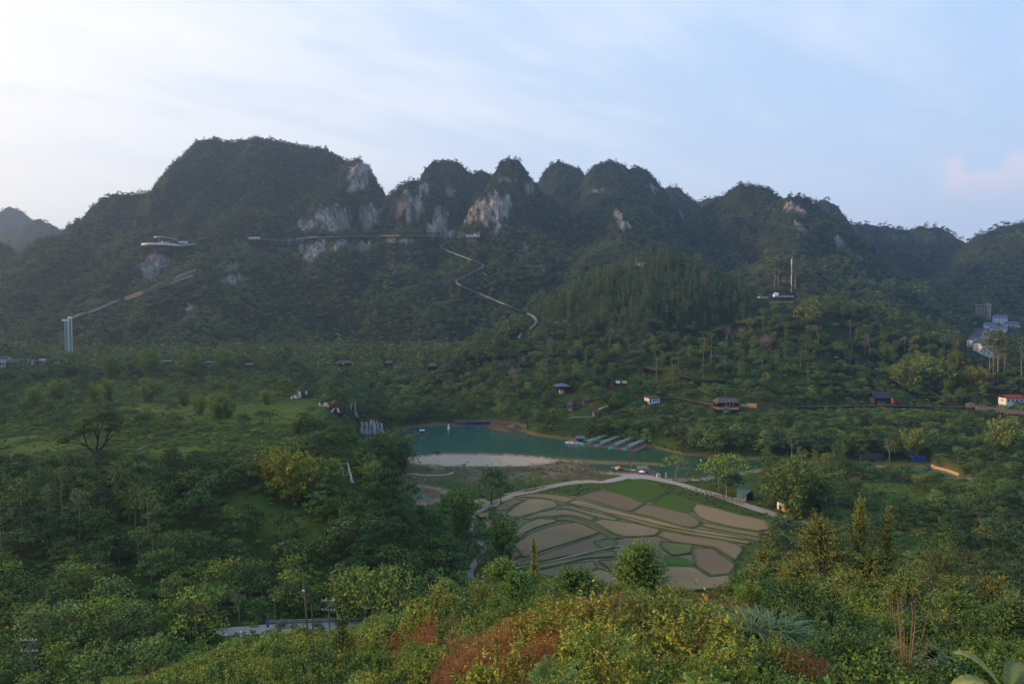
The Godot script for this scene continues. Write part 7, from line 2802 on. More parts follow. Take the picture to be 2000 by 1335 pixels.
		for q in limb[1]:
			var tip := Vector3(q[0], q[1], q[2])
			t.tube([e - (e - fork) * 0.06, e.lerp(tip, 0.5) + Vector3(0, 0.5, 0.2), tip], [0.22, 0.14, 0.05], 5, dark)
			for k in 9:
				clump(c, g, tip + around(g) * q[3] * 0.66 * Vector3(1, 0.40, 1) + Vector3(0, 0.3, 0), Vector3(q[3] * 0.46, q[3] * 0.28, q[3] * 0.46), 60, 0.50, shade(Color(0.046, 0.066, 0.020), g.randf_range(0.8, 1.25), 0.08))
	kind("spreading", c, t, 16.0, 19.0)

func plant(key: String, at: Vector3, tall: float, called: String, label: String, group := "", turn := 0.0, tint := 0, lean := 0.0) -> Node3D:
	var k: Dictionary = tree_kinds[key]
	var t := thing(called, at - Vector3(0, 0.25, 0), turn, label, "bamboo" if called.begins_with("bamboo") else ("shrub" if called.contains("shrub") else "tree"), group)
	t.scale = Vector3.ONE * tall / k["tall"]
	t.rotation.z = lean
	part("trunk" if not called.begins_with("bamboo") else "culms", k["trunk"], mats["plain"], t)
	part("crown" if not key.begins_with("bare") else "twigs", k["crown"], leaf_mats[tint], t, "stuff" if key.begins_with("bare") else "")
	return t

func make_valley_trees():
	make_kinds()
	var g := make_rng(55)
	# ---- those that stand out, each where it grows: [kind, px, py of the foot, height in px, tint, name, label]
	var list := [
		["spreading", 188, 906, 108, 0, "spreading_tree", "old spreading dark tree with forked trunk on the plateau"],
		["palm", 148, 938, 46, 3, "tree_fern", "dark drooping palm below the old spreading tree"],
		["bamboo_0", 67, 797, 50, 0, "bamboo_clump", "round bamboo clump at the far left of the plateau"],
		["bamboo_0", 113, 783, 50, 0, "bamboo_clump", "tall bamboo clump second from the plateau's left end"],
		["bamboo_0", 211, 781, 48, 0, "bamboo_clump", "narrow bamboo clump before the left low roof"],
		["bamboo_0", 287, 785, 52, 0, "bamboo_clump", "full bamboo clump in the middle of the plateau"],
		["bamboo_0", 288, 825, 34, 2, "bamboo_clump", "small pale bamboo clump on the plateau right of the spreading tree"],
		["bamboo_0", 389, 809, 42, 2, "bamboo_clump", "slender bamboo clump left of the paired ones"],
		["bamboo_0", 424, 816, 56, 0, "bamboo_clump", "taller of the paired bamboo clumps by the meadow"],
		["bamboo_0", 445, 816, 46, 0, "bamboo_clump", "shorter of the paired bamboo clumps by the meadow"],
		["bamboo_0", 521, 790, 34, 0, "bamboo_clump", "small bamboo clump left of the highest cascade"],
		["bamboo_0", 290, 735, 60, 1, "bamboo_clump", "hazy bamboo clump right of the lift towers"],
		["bamboo_0", 375, 732, 50, 1, "bamboo_clump", "hazy bamboo clump between two low white roofs"],
		["bamboo_0", 435, 728, 52, 1, "bamboo_clump", "broad hazy bamboo clump at the mountain's foot"],
		["bamboo_0", 215, 740, 56, 1, "bamboo_clump", "hazy bamboo mass beside the lift towers' base"],
		["bamboo_1", 536, 950, 96, 2, "bamboo_clump", "yellow green bamboo clump, left one of the bright group"],
		["bamboo_1", 572, 975, 112, 2, "bamboo_clump", "brightest yellow bamboo clump above the dark slope"],
		["bamboo_1", 606, 972, 96, 0, "bamboo_clump", "green feathery bamboo clump right of the brightest one"],
		["bamboo_0", 640, 960, 76, 0, "bamboo_clump", "bamboo clump leaning toward the plateau falls"],
		["bamboo_0", 778, 922, 90, 3, "bamboo_clump", "bamboo arching out over the green river's left end"],
		["bamboo_0", 752, 915, 80, 3, "bamboo_clump", "dark bamboo behind the arching one by the river"],
		["bamboo_0", 902, 1042, 100, 1, "bamboo_clump", "dense dark bamboo clump beside the brick path"],
		["bamboo_0", 872, 1000, 44, 1, "bamboo_clump", "low bamboo spray left of the dense dark clump"],
		["bamboo_0", 984, 1086, 92, 1, "bamboo_clump", "lone bamboo clump on the grass between path and paddies"],
		["broadleaf_2", 960, 985, 66, 0, "dark_tree", "dark leafy tree at the corner of the sandy track"],
		["broadleaf_1", 978, 984, 46, 1, "dark_tree", "lower dark tree beside the one at the track corner"],
		["layered_0", 1046, 956, 38, 0, "field_tree", "small bright round tree by the sandy track"],
		["bare_0", 1062, 960, 26, 0, "bare_tree", "leafless grey shrub right of the small bright tree"],
		["feathery", 1320, 938, 54, 0, "river_tree", "thin feathery tree on the bank right of the pontoon"],
		["shrub_0", 1350, 940, 20, 0, "bank_shrub", "round green shrub on the bank beside the feathery tree"],
		["feathery", 1420, 968, 88, 2, "pale_tree", "big pale yellow green tree by the road"],
		["feathery", 1404, 958, 62, 2, "pale_tree", "smaller pale tree on the left of the big one"],
		["broadleaf_2", 1412, 975, 50, 0, "dark_tree", "low dark tree in front of the big pale one"],
		["broadleaf_2", 1432, 972, 46, 3, "dark_tree", "dark tree touching the green roofed shed"],
		["layered_0", 1428, 968, 26, 0, "bright_shrub", "small bright green shrub under the dark road trees"],
		["bamboo_0", 1556, 1012, 128, 3, "bamboo_clump", "huge yellow green bamboo clump beside the billboard"],
		["bamboo_0", 1590, 1004, 100, 3, "bamboo_clump", "green bamboo clump right of the huge one"],
		["bamboo_0", 1528, 985, 84, 3, "bamboo_clump", "bamboo clump between the shed and the huge one"],
		["bare_1", 1617, 985, 40, 0, "bare_tree", "leafless pale tree in the thicket right of the bamboo"],
		["layered_0", 1386, 888, 46, 0, "bank_tree", "bright spreading tree at the waterline below the timber house"],
		["bare_0", 1345, 868, 40, 4, "bare_tree", "wide leafless tree above the bright waterline tree"],
		["bare_1", 1376, 866, 40, 4, "bare_tree", "second leafless tree right of the wide one"],
		["broadleaf_1", 1090, 840, 44, 4, "olive_tree", "olive brown crowned tree near the left moored raft"],
		["bamboo_0", 1780, 892, 64, 0, "bamboo_clump", "bamboo clump over the blue tarpaulin at the inlet"],
		["bamboo_0", 1960, 890, 84, 0, "bamboo_clump", "pale bamboo clump on the bank under the stone bridge"],
		["bare_0", 1738, 900, 50, 4, "bare_tree", "leaning bare tree by the inlet's far shore"],
		["feathery", 1800, 924, 18, 2, "tiny_tree", "tiny pale tree growing out of the inlet"],
		["bamboo_0", 1770, 762, 66, 0, "bamboo_clump", "large bamboo clump, left one of the hillside group"],
		["bamboo_0", 1810, 758, 70, 0, "bamboo_clump", "large bamboo clump, middle of the hillside group"],
		["bamboo_0", 1842, 756, 60, 0, "bamboo_clump", "large bamboo clump, right of the hillside middle one"],
		["bamboo_1", 1895, 766, 62, 4, "bamboo_clump", "tawny yellow bamboo clump under the tall slim trees"],
		["bamboo_1", 1920, 762, 50, 4, "bamboo_clump", "smaller tawny bamboo clump beside the first"],
		["slim_1", 1932, 752, 92, 4, "tall_slim_tree", "left tall slim tree of the group below the village"],
		["slim_1", 1941, 750, 108, 4, "tall_slim_tree", "tallest pale trunked tree of the group below the village"],
		["slim_1", 1949, 748, 104, 4, "tall_slim_tree", "slim tree just right of the tallest one"],
		["slim_1", 1960, 746, 92, 4, "tall_slim_tree", "leaning slim tree at the right of the group"],
		["slim_1", 1996, 754, 96, 4, "tall_slim_tree", "tall pale trunked tree at the picture's right edge"],
		["broadleaf_2", 1575, 592, 36, 4, "ridge_tree", "broad dark brown green tree right of the ridge station"],
		["layered_1", 1575, 640, 56, 4, "ridge_tree", "bushy pale tree below the ridge station"],
		["slim_0", 1374, 718, 66, 2, "hill_tree", "light green bushy tree high on the right hill"],
		["slim_0", 1389, 716, 74, 2, "hill_tree", "brightest light green tree beside the bushy one"],
		["slim_0", 1282, 750, 60, 0, "hill_tree", "slim tree standing left of the boardwalk"],
		["slim_0", 1313, 757, 52, 4, "hill_tree", "pale forked trunk tree above the plank walk"],
		["layered_0", 340, 1078, 48, 0, "bright_tree", "single bright green tree on the dark left slope"],
		["layered_1", 384, 1262, 118, 2, "roadside_tree", "light green tree standing at the left end of the road"],
		["layered_0", 335, 1250, 86, 2, "roadside_tree", "layered green tree just left of the roadside one"],
		["feathery", 205, 1262, 104, 2, "roadside_tree", "light crowned tree with forked pale trunks, lower left"],
		["feathery", 250, 1258, 92, 0, "roadside_tree", "forked tree between the lower left pair"],
		["layered_1", 68, 1282, 96, 0, "roadside_tree", "layered tree over the lower left utility pole"],
		["layered_1", 118, 1278, 100, 0, "roadside_tree", "broad layered tree right of the lower left pole"],
		["bare_1", 282, 1250, 76, 4, "bare_tree", "pale bare branching tree among the roadside trees"],
		["bare_0", 468, 1220, 80, 4, "bare_tree", "bare stemmed bush beside the road's stony bank"],
		["slim_1", 538, 1216, 76, 4, "roadside_tree", "thin trunked palm like tree above the stony bank"],
		["layered_1", 680, 1212, 100, 2, "roadside_tree", "light green crowned tree, left of three by the wires"],
		["layered_1", 712, 1224, 110, 2, "roadside_tree", "tallest light green tree by the wires"],
		["layered_0", 778, 1222, 120, 4, "roadside_tree", "olive crowned tree, right of three by the wires"],
		["broadleaf_1", 728, 1080, 74, 3, "slope_tree", "large dark rounded tree on the lower slope by the river"],
		["broadleaf_0", 640, 1100, 66, 1, "slope_tree", "rounded dark tree left of the large one by the river"],
		["broadleaf_2", 800, 1100, 70, 3, "slope_tree", "dark tree leaning over the brick path's bend"],
		["layered_0", 848, 1180, 76, 0, "slope_tree", "light green tree mass at the foot of the brick path"],
		["layered_0", 900, 1165, 56, 0, "slope_tree", "bright leafy tree hiding the brick path's lower end"],
		["bare_0", 610, 985, 46, 4, "bare_tree", "grey drooping half bare tree below the bright bamboo"],
		["slim_1", 60, 1010, 76, 3, "slope_tree", "thin pale trunks in the dark wood, upper left"],
	]
	for q in list:
		var p := spot(q[1], q[2])
		var mp := -p.z / FOCAL
		plant(q[0], p, q[3] * mp, q[5], q[6], "", g.randf() * TAU if q[0] != "spreading" else 0.0, q[4])
		clear(p, 1.2)
	# row of pale trunks on the ridge behind the station, and thin ones through the woods
	for q in [[1513, 62], [1520, 66], [1523, 60], [1527, 74], [1530, 70], [1534, 56], [1540, 52], [1551, 44], [1555, 52]]:
		var p := spot(q[0], 572)
		p = far_at(q[0], 566, -p.z + 4.0)
		p.y = height_at(p.x, p.z)
		var rt := plant("slim_%d" % (q[0] % 2), p, q[1] * -p.z / FOCAL, "ridge_trunk_tree", {1513: "leftmost", 1520: "second from left", 1523: "third from left", 1527: "tallest, fourth from left", 1530: "fifth from left", 1534: "sixth from left", 1540: "one left of the white column", 1551: "one right of the white column", 1555: "rightmost"}[q[0]] + " pale trunk of the row behind the ridge station", "row of pale trunks behind the ridge station", q[0], 4)
		rt.scale *= Vector3(1.7, 1.0, 1.7)
	var mast := far_at(1546, 566, -spot(1546, 572).z + 2.0)
	mast.y = height_at(mast.x, mast.z)
	var mt := thing("white_column", mast, 0.0, "slender white broken column rising among the ridge trunks", "column")
	var hh := 64.0 * -mast.z / FOCAL
	for i in 7: part("drum", tube_mesh(Vector3(sin(i * 2.0) * 0.25, hh * i / 7.0, 0), Vector3(sin(i * 2.0) * 0.25, hh * (i + 0.97) / 7.0, 0), [0.5, 0.42, 0.6, 0.65, 0.45, 0.4, 0.75][i]), mats["white_wall"], mt)
	part("finial", tube_mesh(Vector3(0, hh, 0), Vector3(0, hh + 2.4, 0), 0.25), mats["white_wall"], mt)
	for q in [[1010, 765, 58], [986, 742, 46], [1190, 676, 42], [1230, 690, 40], [1160, 660, 44], [1080, 700, 46], [1068, 712, 40], [1500, 702, 52], [1506, 706, 60], [1494, 700, 48], [1690, 690, 46], [1700, 694, 40], [1740, 700, 34], [1420, 672, 44], [1432, 676, 38], [1600, 670, 40], [1465, 652, 40], [1448, 668, 36], [1845, 690, 40], [1866, 700, 46], [1212, 640, 36], [1340, 616, 36], [1372, 560, 34]]:
		var p := spot(q[0], q[1])
		plant("bare_%d" % (q[0] % 2), p, q[2] * -p.z / FOCAL, "bare_pale_tree", placed_label("thin leafless tree", p), "pale leafless trees scattered over the right hill", q[0], 4)
	grow_woods(g)
	low_growth(g)

func grow_woods(g: RandomNumberGenerator):
	var spots := {}
	for i in range(0, az_dense - 1):
		var r := 132.0
		while r < (715.0 if az_list[i] > 0.015 else 575.0):
			var step := 4.3 + r * 0.0022
			if g.randf() < minf(1.0, az_step * r / step):
				var az := az_list[i] + (g.randf() - 0.5) * az_step * 2.0
				var rr := r + (g.randf() - 0.5) * step
				choose_tree(g, sin(az) * rr, -cos(az) * rr, rr, spots)
			r += step
	var tell := {
		"broadleaf_0": ["broadleaf_tree", "rounded mid green broadleaf tree of the valley woods", "rounded green trees of the valley woods"],
		"broadleaf_1": ["broadleaf_tree", "full crowned fresh green broadleaf tree of the valley woods", "fresh green trees of the valley woods"],
		"broadleaf_2": ["broadleaf_tree", "dark blue green broadleaf tree of the valley woods", "dark green trees of the valley woods"],
		"layered_0": ["layered_tree", "light green tree with leaves in flat layers", "light green layered trees"],
		"layered_1": ["layered_tree", "pale trunked tree with bright layered leaves", "bright layered trees with pale trunks"],
		"slim_0": ["slim_tree", "slender tall tree with leaves along its trunk", "slender tall trees of the slopes"],
		"slim_1": ["slim_tree", "thin pale trunked tree with a small high crown", "thin high crowned trees"],
		"shrub_0": ["wild_shrub", "round green shrub growing between the trees", "round green shrubs of the valley"],
		"shrub_1": ["wild_shrub", "olive brown shrub growing between the trees", "olive shrubs of the valley"],
		"feathery": ["feathery_tree", "thin spreading tree with feathery yellow green crown", "feathery yellow green trees"],
		"conifer": ["conifer", "pointed dark green tree on the wooded hill", "pointed trees covering the hill"],
		"bamboo_0": ["bamboo_clump", "green bamboo clump rising among the valley trees", "green bamboo clumps of the valley"],
	}
	for key in spots.keys():
		var all: Array = spots[key]
		tell[key].append({"broadleaf_0": "rounded green tree", "broadleaf_1": "fresh green tree", "broadleaf_2": "dark green tree", "layered_0": "pale layered tree", "layered_1": "bright layered tree", "slim_0": "slender tall tree", "slim_1": "pale trunked tree", "shrub_0": "round green shrub", "shrub_1": "olive shrub", "feathery": "feathery tree", "conifer": "pointed dark tree", "bamboo_0": "green bamboo"}[key])
		# the ones that show largest are things; the woods beyond are one mass
		all.sort_custom(func(a, b): return a[2] > b[2])
		var own := mini(all.size(), 90)
		var info: Array = tell[key]
		for k in own:
			var s: Transform3D = all[k][0]
			var t := thing(info[0], s.origin, 0.0, placed_label(info[3], s.origin), "shrub" if key.begins_with("shrub") else ("bamboo" if key.begins_with("bamboo") else "tree"), info[2])
			t.transform = s
			part("trunk" if key != "bamboo_0" else "culms", tree_kinds[key]["trunk"], mats["plain"], t)
			part("crown", tree_kinds[key]["crown"], leaf_mats[all[k][3]], t)
		var where := []
		var tints := PackedColorArray()
		for k in range(own, all.size()):
			where.append(all[k][0])
			tints.append(all[k][1])
		scatter_out("woods", tree_kinds[key]["both"], mats["leaf"], where, tints, "woods of %ss running back over the valley sides" % info[1].split(" of ")[0].split(" with ")[0].split(" growing")[0].split(" on ")[0].split(" rising")[0], "woods")

func choose_tree(g: RandomNumberGenerator, x: float, z: float, r: float, spots: Dictionary):
	if not seen_at(x, z): return
	var d := -z
	var y := height_at(x, z)
	var px := 1000.0 + FOCAL * x / d
	if px < -120.0 or px > 2120.0: return
	var w := river_depth(x, d)
	if w > -2.5: return
	var n := n_zone.get_noise_2d(x * 0.03 + 11.0, z * 0.03)
	var n2 := n_zone.get_noise_2d(x * 0.10 + 60.0, z * 0.10)
	var into := edge_x(d) - x
	var key := "broadleaf_0"
	var s := g.randf_range(0.7, 1.15)
	var u := g.randf()
	var keep_chance := 1.0
	if d > poly_at(far_bank, clampf(x, -85.0, 205.0)) and into < 4.0:
		# right bank and its hill
		var py := 600.0 + FOCAL * (EYE - y) / d
		if py < 640.0 and px < 1480.0:
			key = "conifer" if u < 0.62 else ("slim_0" if u < 0.85 else "broadleaf_2")
			s = g.randf_range(0.6, 0.95)
		elif w > -16.0:
			key = "broadleaf_%d" % g.randi_range(0, 2) if u < 0.8 else "layered_0"
			s = g.randf_range(0.7, 1.25)
		else:
			if u < 0.20: key = "broadleaf_0"
			elif u < 0.36: key = "broadleaf_1"
			elif u < 0.50: key = "broadleaf_2"
			elif u < 0.55 + 0.15 * n: key = "layered_0"
			elif u < 0.59 + 0.15 * n: key = "layered_1"
			elif u < 0.70: key = "broadleaf_1"
			elif u < 0.79: key = "slim_0" if py < 760.0 else "shrub_0"
			elif u < 0.82: key = "slim_1" if py < 740.0 else "shrub_1"
			elif u < 0.92: key = "shrub_0"
			else: key = "shrub_1"
			s *= 0.85 if py > 720.0 else 0.95
			if n2 > 0.28 and py > 620.0: keep_chance = 0.45
		if px > 1730.0 and px < 1870.0 and py > 700.0 and py < 775.0 and u < 0.25: key = "bamboo_0"
	elif into > 0.0:
		# plateau and its dark near slope
		if d > 262.0:
			if into < 26.0 or d > 545.0:
				key = "broadleaf_%d" % g.randi_range(0, 2) if u < 0.75 else "layered_0"
				s *= 0.95
			else:
				keep_chance = 0.16 + 0.5 * smooth(-0.05, 0.35, n2 + n) + 0.5 * smooth(430.0, 540.0, d)
				key = "shrub_0" if u < 0.40 else ("shrub_1" if u < 0.58 else ("broadleaf_0" if u < 0.82 else "broadleaf_2"))
				s *= 0.75
				if g.randf() < 0.015: key = "bamboo_0"
		else:
			key = ["broadleaf_2", "broadleaf_0", "broadleaf_2", "broadleaf_1", "layered_0", "shrub_0", "shrub_0", "broadleaf_0"][mini(int(u * 8.0), 7)]
			s *= 0.92
			if d < 165.0: key = "layered_1" if u < 0.4 else ("layered_0" if u < 0.7 else "shrub_0")
			if px < 330.0 and d > 165.0 and d < 225.0 and u > 0.7: key = "slim_1"
	elif px > 1495.0 and d < 350.0:
		# thicket on the inner bank
		if d > 252.0:
			key = "slim_1" if u < 0.20 and px < 1660.0 else ("broadleaf_0" if u < 0.5 else ("shrub_0" if u < 0.75 else "layered_0"))
			s *= 0.75 if px > 1660.0 else 0.95
		else:
			key = "shrub_0" if u < 0.6 else ("shrub_1" if u < 0.8 else "broadleaf_2")
			if px > 1860.0: key = "shrub_1" if u < 0.55 else "broadleaf_2"
			s *= 0.9
	else:
		# open valley floor: scattered scrub between stream and track
		if in_fields(x, z): return
		if d < 182.0 and px > 905.0 and px < 1000.0:
			key = "shrub_0" if u < 0.8 else "layered_0"
			keep_chance = 0.7
		elif d > 300.0 and x < 75.0:
			key = "shrub_0"
			s *= 0.45
			keep_chance = 0.55 * smooth(0.12, 0.35, n_zone.get_noise_2d(x * 0.12 + 3.0, z * 0.14 + 70.0))
			if beach(x, d) > 0.2: return
		elif into > -12.0:
			key = "broadleaf_2" if u < 0.5 else "shrub_0"
			s *= 0.7
		else:
			return
	keep_chance *= 1.0 - 0.96 * meadow_at(x, z)
	if g.randf() > keep_chance: return
	if is_clear(x, z, 0.6) or in_fields(x, z): return
	var k: Dictionary = tree_kinds[key]
	if into > 0.0 and d < 262.0 and px < 640.0:
		# the crowns on the slope stay below the rim of the plateau
		var least := (893.0 if px < 520.0 else lerpf(893.0, 830.0, (px - 520.0) / 120.0)) + n * 22.0
		var room := EYE - (least - 600.0) / FOCAL * d - y
		if room < 1.2: return
		if k["tall"] * s > room:
			if key.begins_with("slim"):
				key = "broadleaf_2"
				k = tree_kinds[key]
			s = minf(s, room / k["tall"])
			if s < 0.4:
				key = "shrub_0"
				k = tree_kinds[key]
				s = minf(1.0, room / k["tall"])
	if blocked(x, z, y + k["tall"] * s, k["wide"] * s * 0.9):
		s *= 0.45
		key = "shrub_0"
		k = tree_kinds[key]
		if blocked(x, z, y + k["tall"] * s, k["wide"] * s): return
	var tone := g.randf_range(0.78, 1.22) * (1.0 + 0.25 * n)
	var warm := g.randf_range(-0.10, 0.16) + 0.2 * n2
	var b := Basis(Vector3.UP, g.randf() * TAU).scaled(Vector3(s * g.randf_range(0.85, 1.18), s * g.randf_range(0.85, 1.18), s * g.randf_range(0.85, 1.18)))
	if not spots.has(key): spots[key] = []
	spots[key].append([Transform3D(b, Vector3(x, y - 0.25, z)), Color(tone * (1.0 + warm), tone, tone * (1.0 - warm)), s * k["wide"] / r, g.randi_range(0, 4)])

func low_growth(g: RandomNumberGenerator):
	# knee-high scrub and grass over the plateau, banks and bunds
	var scrub := Leafy.new()
	for i in 7: clump(scrub, g, Vector3(g.randf_range(-0.7, 0.7), g.randf_range(0.15, 0.55), g.randf_range(-0.7, 0.7)), Vector3(0.55, 0.4, 0.55), 15, 0.34, Color(0.065, 0.105, 0.026))
	var grass := Leafy.new()
	for i in 34:
		var a := g.randf() * TAU
		var o := Vector3(cos(a), 0, sin(a))
		grass.blade(o * g.randf() * 0.35, (Vector3.UP + o * 0.3).normalized(), o * 0.5 - Vector3(0, 0.3, 0), (Vector3.UP + o).normalized(), g.randf_range(0.35, 0.8), 0.07, shade(Color(0.085, 0.125, 0.030), LEAF_GAIN * g.randf_range(0.7, 1.3)), 2)
	var where := []
	var tints := PackedColorArray()
	var gw := []
	var gt := PackedColorArray()
	for i in range(0, az_dense - 1):
		var r := 135.0
		while r < 520.0:
			var step := 2.4 + r * 0.003
			if g.randf() < minf(1.0, az_step * r / step):
				var az := az_list[i] + (g.randf() - 0.5) * az_step * 2.0
				var rr := r + (g.randf() - 0.5) * step
				var x := sin(az) * rr
				var z := -cos(az) * rr
				if seen_at(x, z) and not in_fields(x, z) and not is_clear(x, z, -1.0):
					var d := -z
					var w := river_depth(x, d)
					var floor_ := d < 345.0 and x > edge_x(d) + 6.0 and 1000.0 + FOCAL * x / d < 1495.0
					if w < -1.6 and (absf(d - 350.0) > 40.0 or beach(x, d) + beach(x, d - 4.0) + beach(x, d + 4.0) < 0.1):
						var n := n_zone.get_noise_2d(x * 0.08 + 5.0, z * 0.08)
						var mead := meadow_at(x, z)
						var y := height_at(x, z)
						var k := g.randf_range(0.7, 1.25) * (1.0 + 0.3 * n)
						var b := Basis(Vector3.UP, g.randf() * TAU)
						if floor_ or mead > 0.3:
							var bare := floor_ and d > 300.0
							if not (bare and n < 0.12):
								var s := g.randf_range(0.5, 1.1)
								gw.append(Transform3D(b.scaled(Vector3(s * 1.5, s * (0.55 if floor_ else 0.8), s * 1.5)), Vector3(x, y - 0.03, z)))
								gt.append(Color(k * 0.92, k, k * 0.9) if floor_ else Color(k * 1.05, k * 1.08, k))
						else:
							var s := g.randf_range(0.8, 1.7)
							where.append(Transform3D(b.scaled(Vector3(s, s * g.randf_range(0.7, 1.2), s)), Vector3(x, y - 0.1, z)))
							tints.append(Color(k * (1.0 + 0.3 * n), k, k * 0.95))
			r += step
	for p in bund_spots:
		var s := g.randf_range(0.30, 0.62)
		gw.append(Transform3D(Basis(Vector3.UP, g.randf() * TAU).scaled(Vector3(s, s * 0.8, s)), p - Vector3(0, 0.1, 0)))
		var k := g.randf_range(0.7, 1.15)
		gt.append(Color(k, k, k))
	scatter_out("undergrowth", scrub.mesh(), mats["leaf"], where, tints, "low leafy undergrowth between the trees of the valley", "undergrowth")
	scatter_out("grass", grass.mesh(), mats["leaf"], gw, gt, "short grass over meadows, field banks and verges", "grass")

var told := {}
const MARKS := [[185, 850, "the old spreading tree"], [134, 660, "the lift towers"], [45, 704, "the market hall"], [323, 709, "the long low white roof"], [425, 790, "the paired bamboo clumps"], [285, 760, "the full plateau bamboo"], [585, 768, "the highest cascade"], [645, 792, "the rim cascade"], [725, 834, "the wide waterfall"], [572, 920, "the brightest bamboo"], [685, 925, "the plateau side fall"], [340, 1060, "the single bright slope tree"], [384, 1210, "the roadside tree"], [595, 1165, "the tall leaning pole"], [642, 1200, "the roadside crossarm pole"], [60, 1275, "the lower left pole"], [905, 990, "the dense path bamboo"], [935, 1090, "the brick path"], [944, 1136, "the tiny blue roofed hut"], [985, 1045, "the lone grass bamboo"], [775, 970, "the small pool"], [930, 829, "the blue shuttered boathouse"], [876, 834, "the white statue"], [1097, 755, "the blue roofed lookout"], [1115, 792, "the left thatched hut"], [1144, 784, "the tall thatched hut"], [1206, 748, "the timber huts"], [1275, 778, "the white flat roofed building"], [1421, 785, "the timber house"], [1385, 746, "the timber deck walk"], [1190, 865, "the moored rafts"], [1480, 798, "the walled walk"], [1724, 775, "the grey roofed barn"], [1751, 782, "the red shed"], [1975, 776, "the red roofed house"], [1950, 800, "the stone bridge"], [1898, 788, "the grey rockery"], [1800, 905, "the inlet"], [1700, 891, "the inlet wall"], [1453, 967, "the green roofed shed"], [1526, 993, "the billboard"], [1558, 950, "the huge bamboo"], [1420, 925, "the big pale tree"], [1521, 580, "the ridge station"], [1245, 512, "the stone tower"], [1040, 635, "the slide's lower length"], [1920, 605, "the block of flats"], [1925, 675, "the white village"], [1945, 700, "the tall slim trees"], [1810, 720, "the hillside bamboo"], [1262, 920, "the ticket pontoon"], [1617, 965, "the pale thicket tree"], [1385, 705, "the bright hill trees"], [1270, 725, "the highest boardwalk"], [1590, 754, "the shady railed walk"], [640, 1070, "the riverside slope tree"], [850, 1140, "the path's foot trees"], [480, 985, "the lower meadow"], [760, 716, "the little brown roof"], [845, 720, "the grey roofed pavilion"], [1740, 965, "the inner meadow"], [1716, 1000, "the spired pair"], [1845, 1000, "the dark olive tree"], [1850, 918, "the quay wall"], [1960, 1000, "the yellowish round tree"], [1900, 940, "the quay wall's end"], [1340, 600, "the hill's pointed trees"], [1180, 600, "the hill's left clearing"]]

func placed_label(what: String, p: Vector3) -> String:
	# which one it is, by the nearest thing one can find and the side it stands on
	var v := (p + Vector3(0, 3, 0) - Vector3(0, EYE, 0)).rotated(Vector3.RIGHT, tilt)
	var at := Vector2(1000.0 + FOCAL * v.x / -v.z, 667.5 - FOCAL * v.y / -v.z)
	var best: Array = MARKS[0]
	var near := 1e9
	for q in MARKS:
		var o := at.distance_to(Vector2(q[0], q[1]))
		if o < near:
			near = o
			best = q
	var d := at - Vector2(best[0], best[1])
	var side := ("right of" if d.x > 0.0 else "left of") if absf(d.x) > absf(d.y) * 2.2 else (("above" if d.y < 0.0 else "below") if absf(d.y) > absf(d.x) * 2.2 else (("above and " if d.y < 0.0 else "below and ") + ("right of" if d.x > 0.0 else "left of")))
	var size := "touching" if near < 16.0 else ("close" if near < 45.0 else ("farther" if near < 85.0 else "well"))
	var base := "%s %s %s %s" % [what, size, side, best[2]]
	if size == "touching": base = "%s hard by, %s %s" % [what, side, best[2]]
	told[base] = told.get(base, 0) + 1
	var n: int = told[base]
	if n > 1: base += ", " + ["second largest", "third largest", "fourth largest", "fifth largest", "one of the lesser"][mini(n - 2, 4)]
	return base
# ------------------------------------------------------------------ the scrubby hillside in front
var near_kinds := {}

func twig_leaves(m: Leafy, g: RandomNumberGenerator, a: Vector3, b: Vector3, count: int, leaf: float, narrow: float, col: Color):
	for i in count:
		var t := (i + g.randf()) / count
		var p := a.lerp(b, t)
		var o := (around(g) + (b - a).normalized() * 0.6).normalized()
		var face := (Vector3.UP * 0.7 + around(g) * 0.9 + (p - a) * 0.1).normalized()
		var al := o - face * o.dot(face)
		if al.length() < 0.1: al = face.cross(Vector3.RIGHT)
		m.leaf(p, al.normalized(), face, leaf * g.randf_range(0.6, 1.2), leaf * narrow * g.randf_range(0.8, 1.2), shade(col, LEAF_GAIN * g.randf_range(0.68, 1.35), g.randf_range(-0.10, 0.16)))

func near_bush(seed_: int, w: float, h: float, twigs: int, per: int, leaf: float, narrow: float, col: Color, upright := 0.4) -> ArrayMesh:
	var g := make_rng(seed_)
	var m := Leafy.new()
	for i in twigs:
		var o := around(g)
		o.y = absf(o.y)
		var root := Vector3(o.x * w * 0.14, 0.0, o.z * w * 0.14)
		var tip := Vector3(o.x * w * 0.5, h * (0.30 + 0.70 * o.y) * g.randf_range(0.75, 1.1), o.z * w * 0.5)
		var mid := root.lerp(tip, 0.45) + Vector3(0, h * upright * 0.35, 0)
		m.tube([root, mid, tip], [0.016, 0.011, 0.004], 3, Color(0.09, 0.07, 0.045))
		var c := shade(col, g.randf_range(0.78, 1.25), g.randf_range(-0.08, 0.12))
		twig_leaves(m, g, mid, tip, per, leaf, narrow, c)
		twig_leaves(m, g, root.lerp(mid, 0.4), mid, per / 3, leaf, narrow, c)
		for s in 2:
			var e := tip + around(g) * w * 0.16
			twig_leaves(m, g, mid.lerp(tip, 0.6), e, per / 3, leaf, narrow, c)
	return m.mesh()

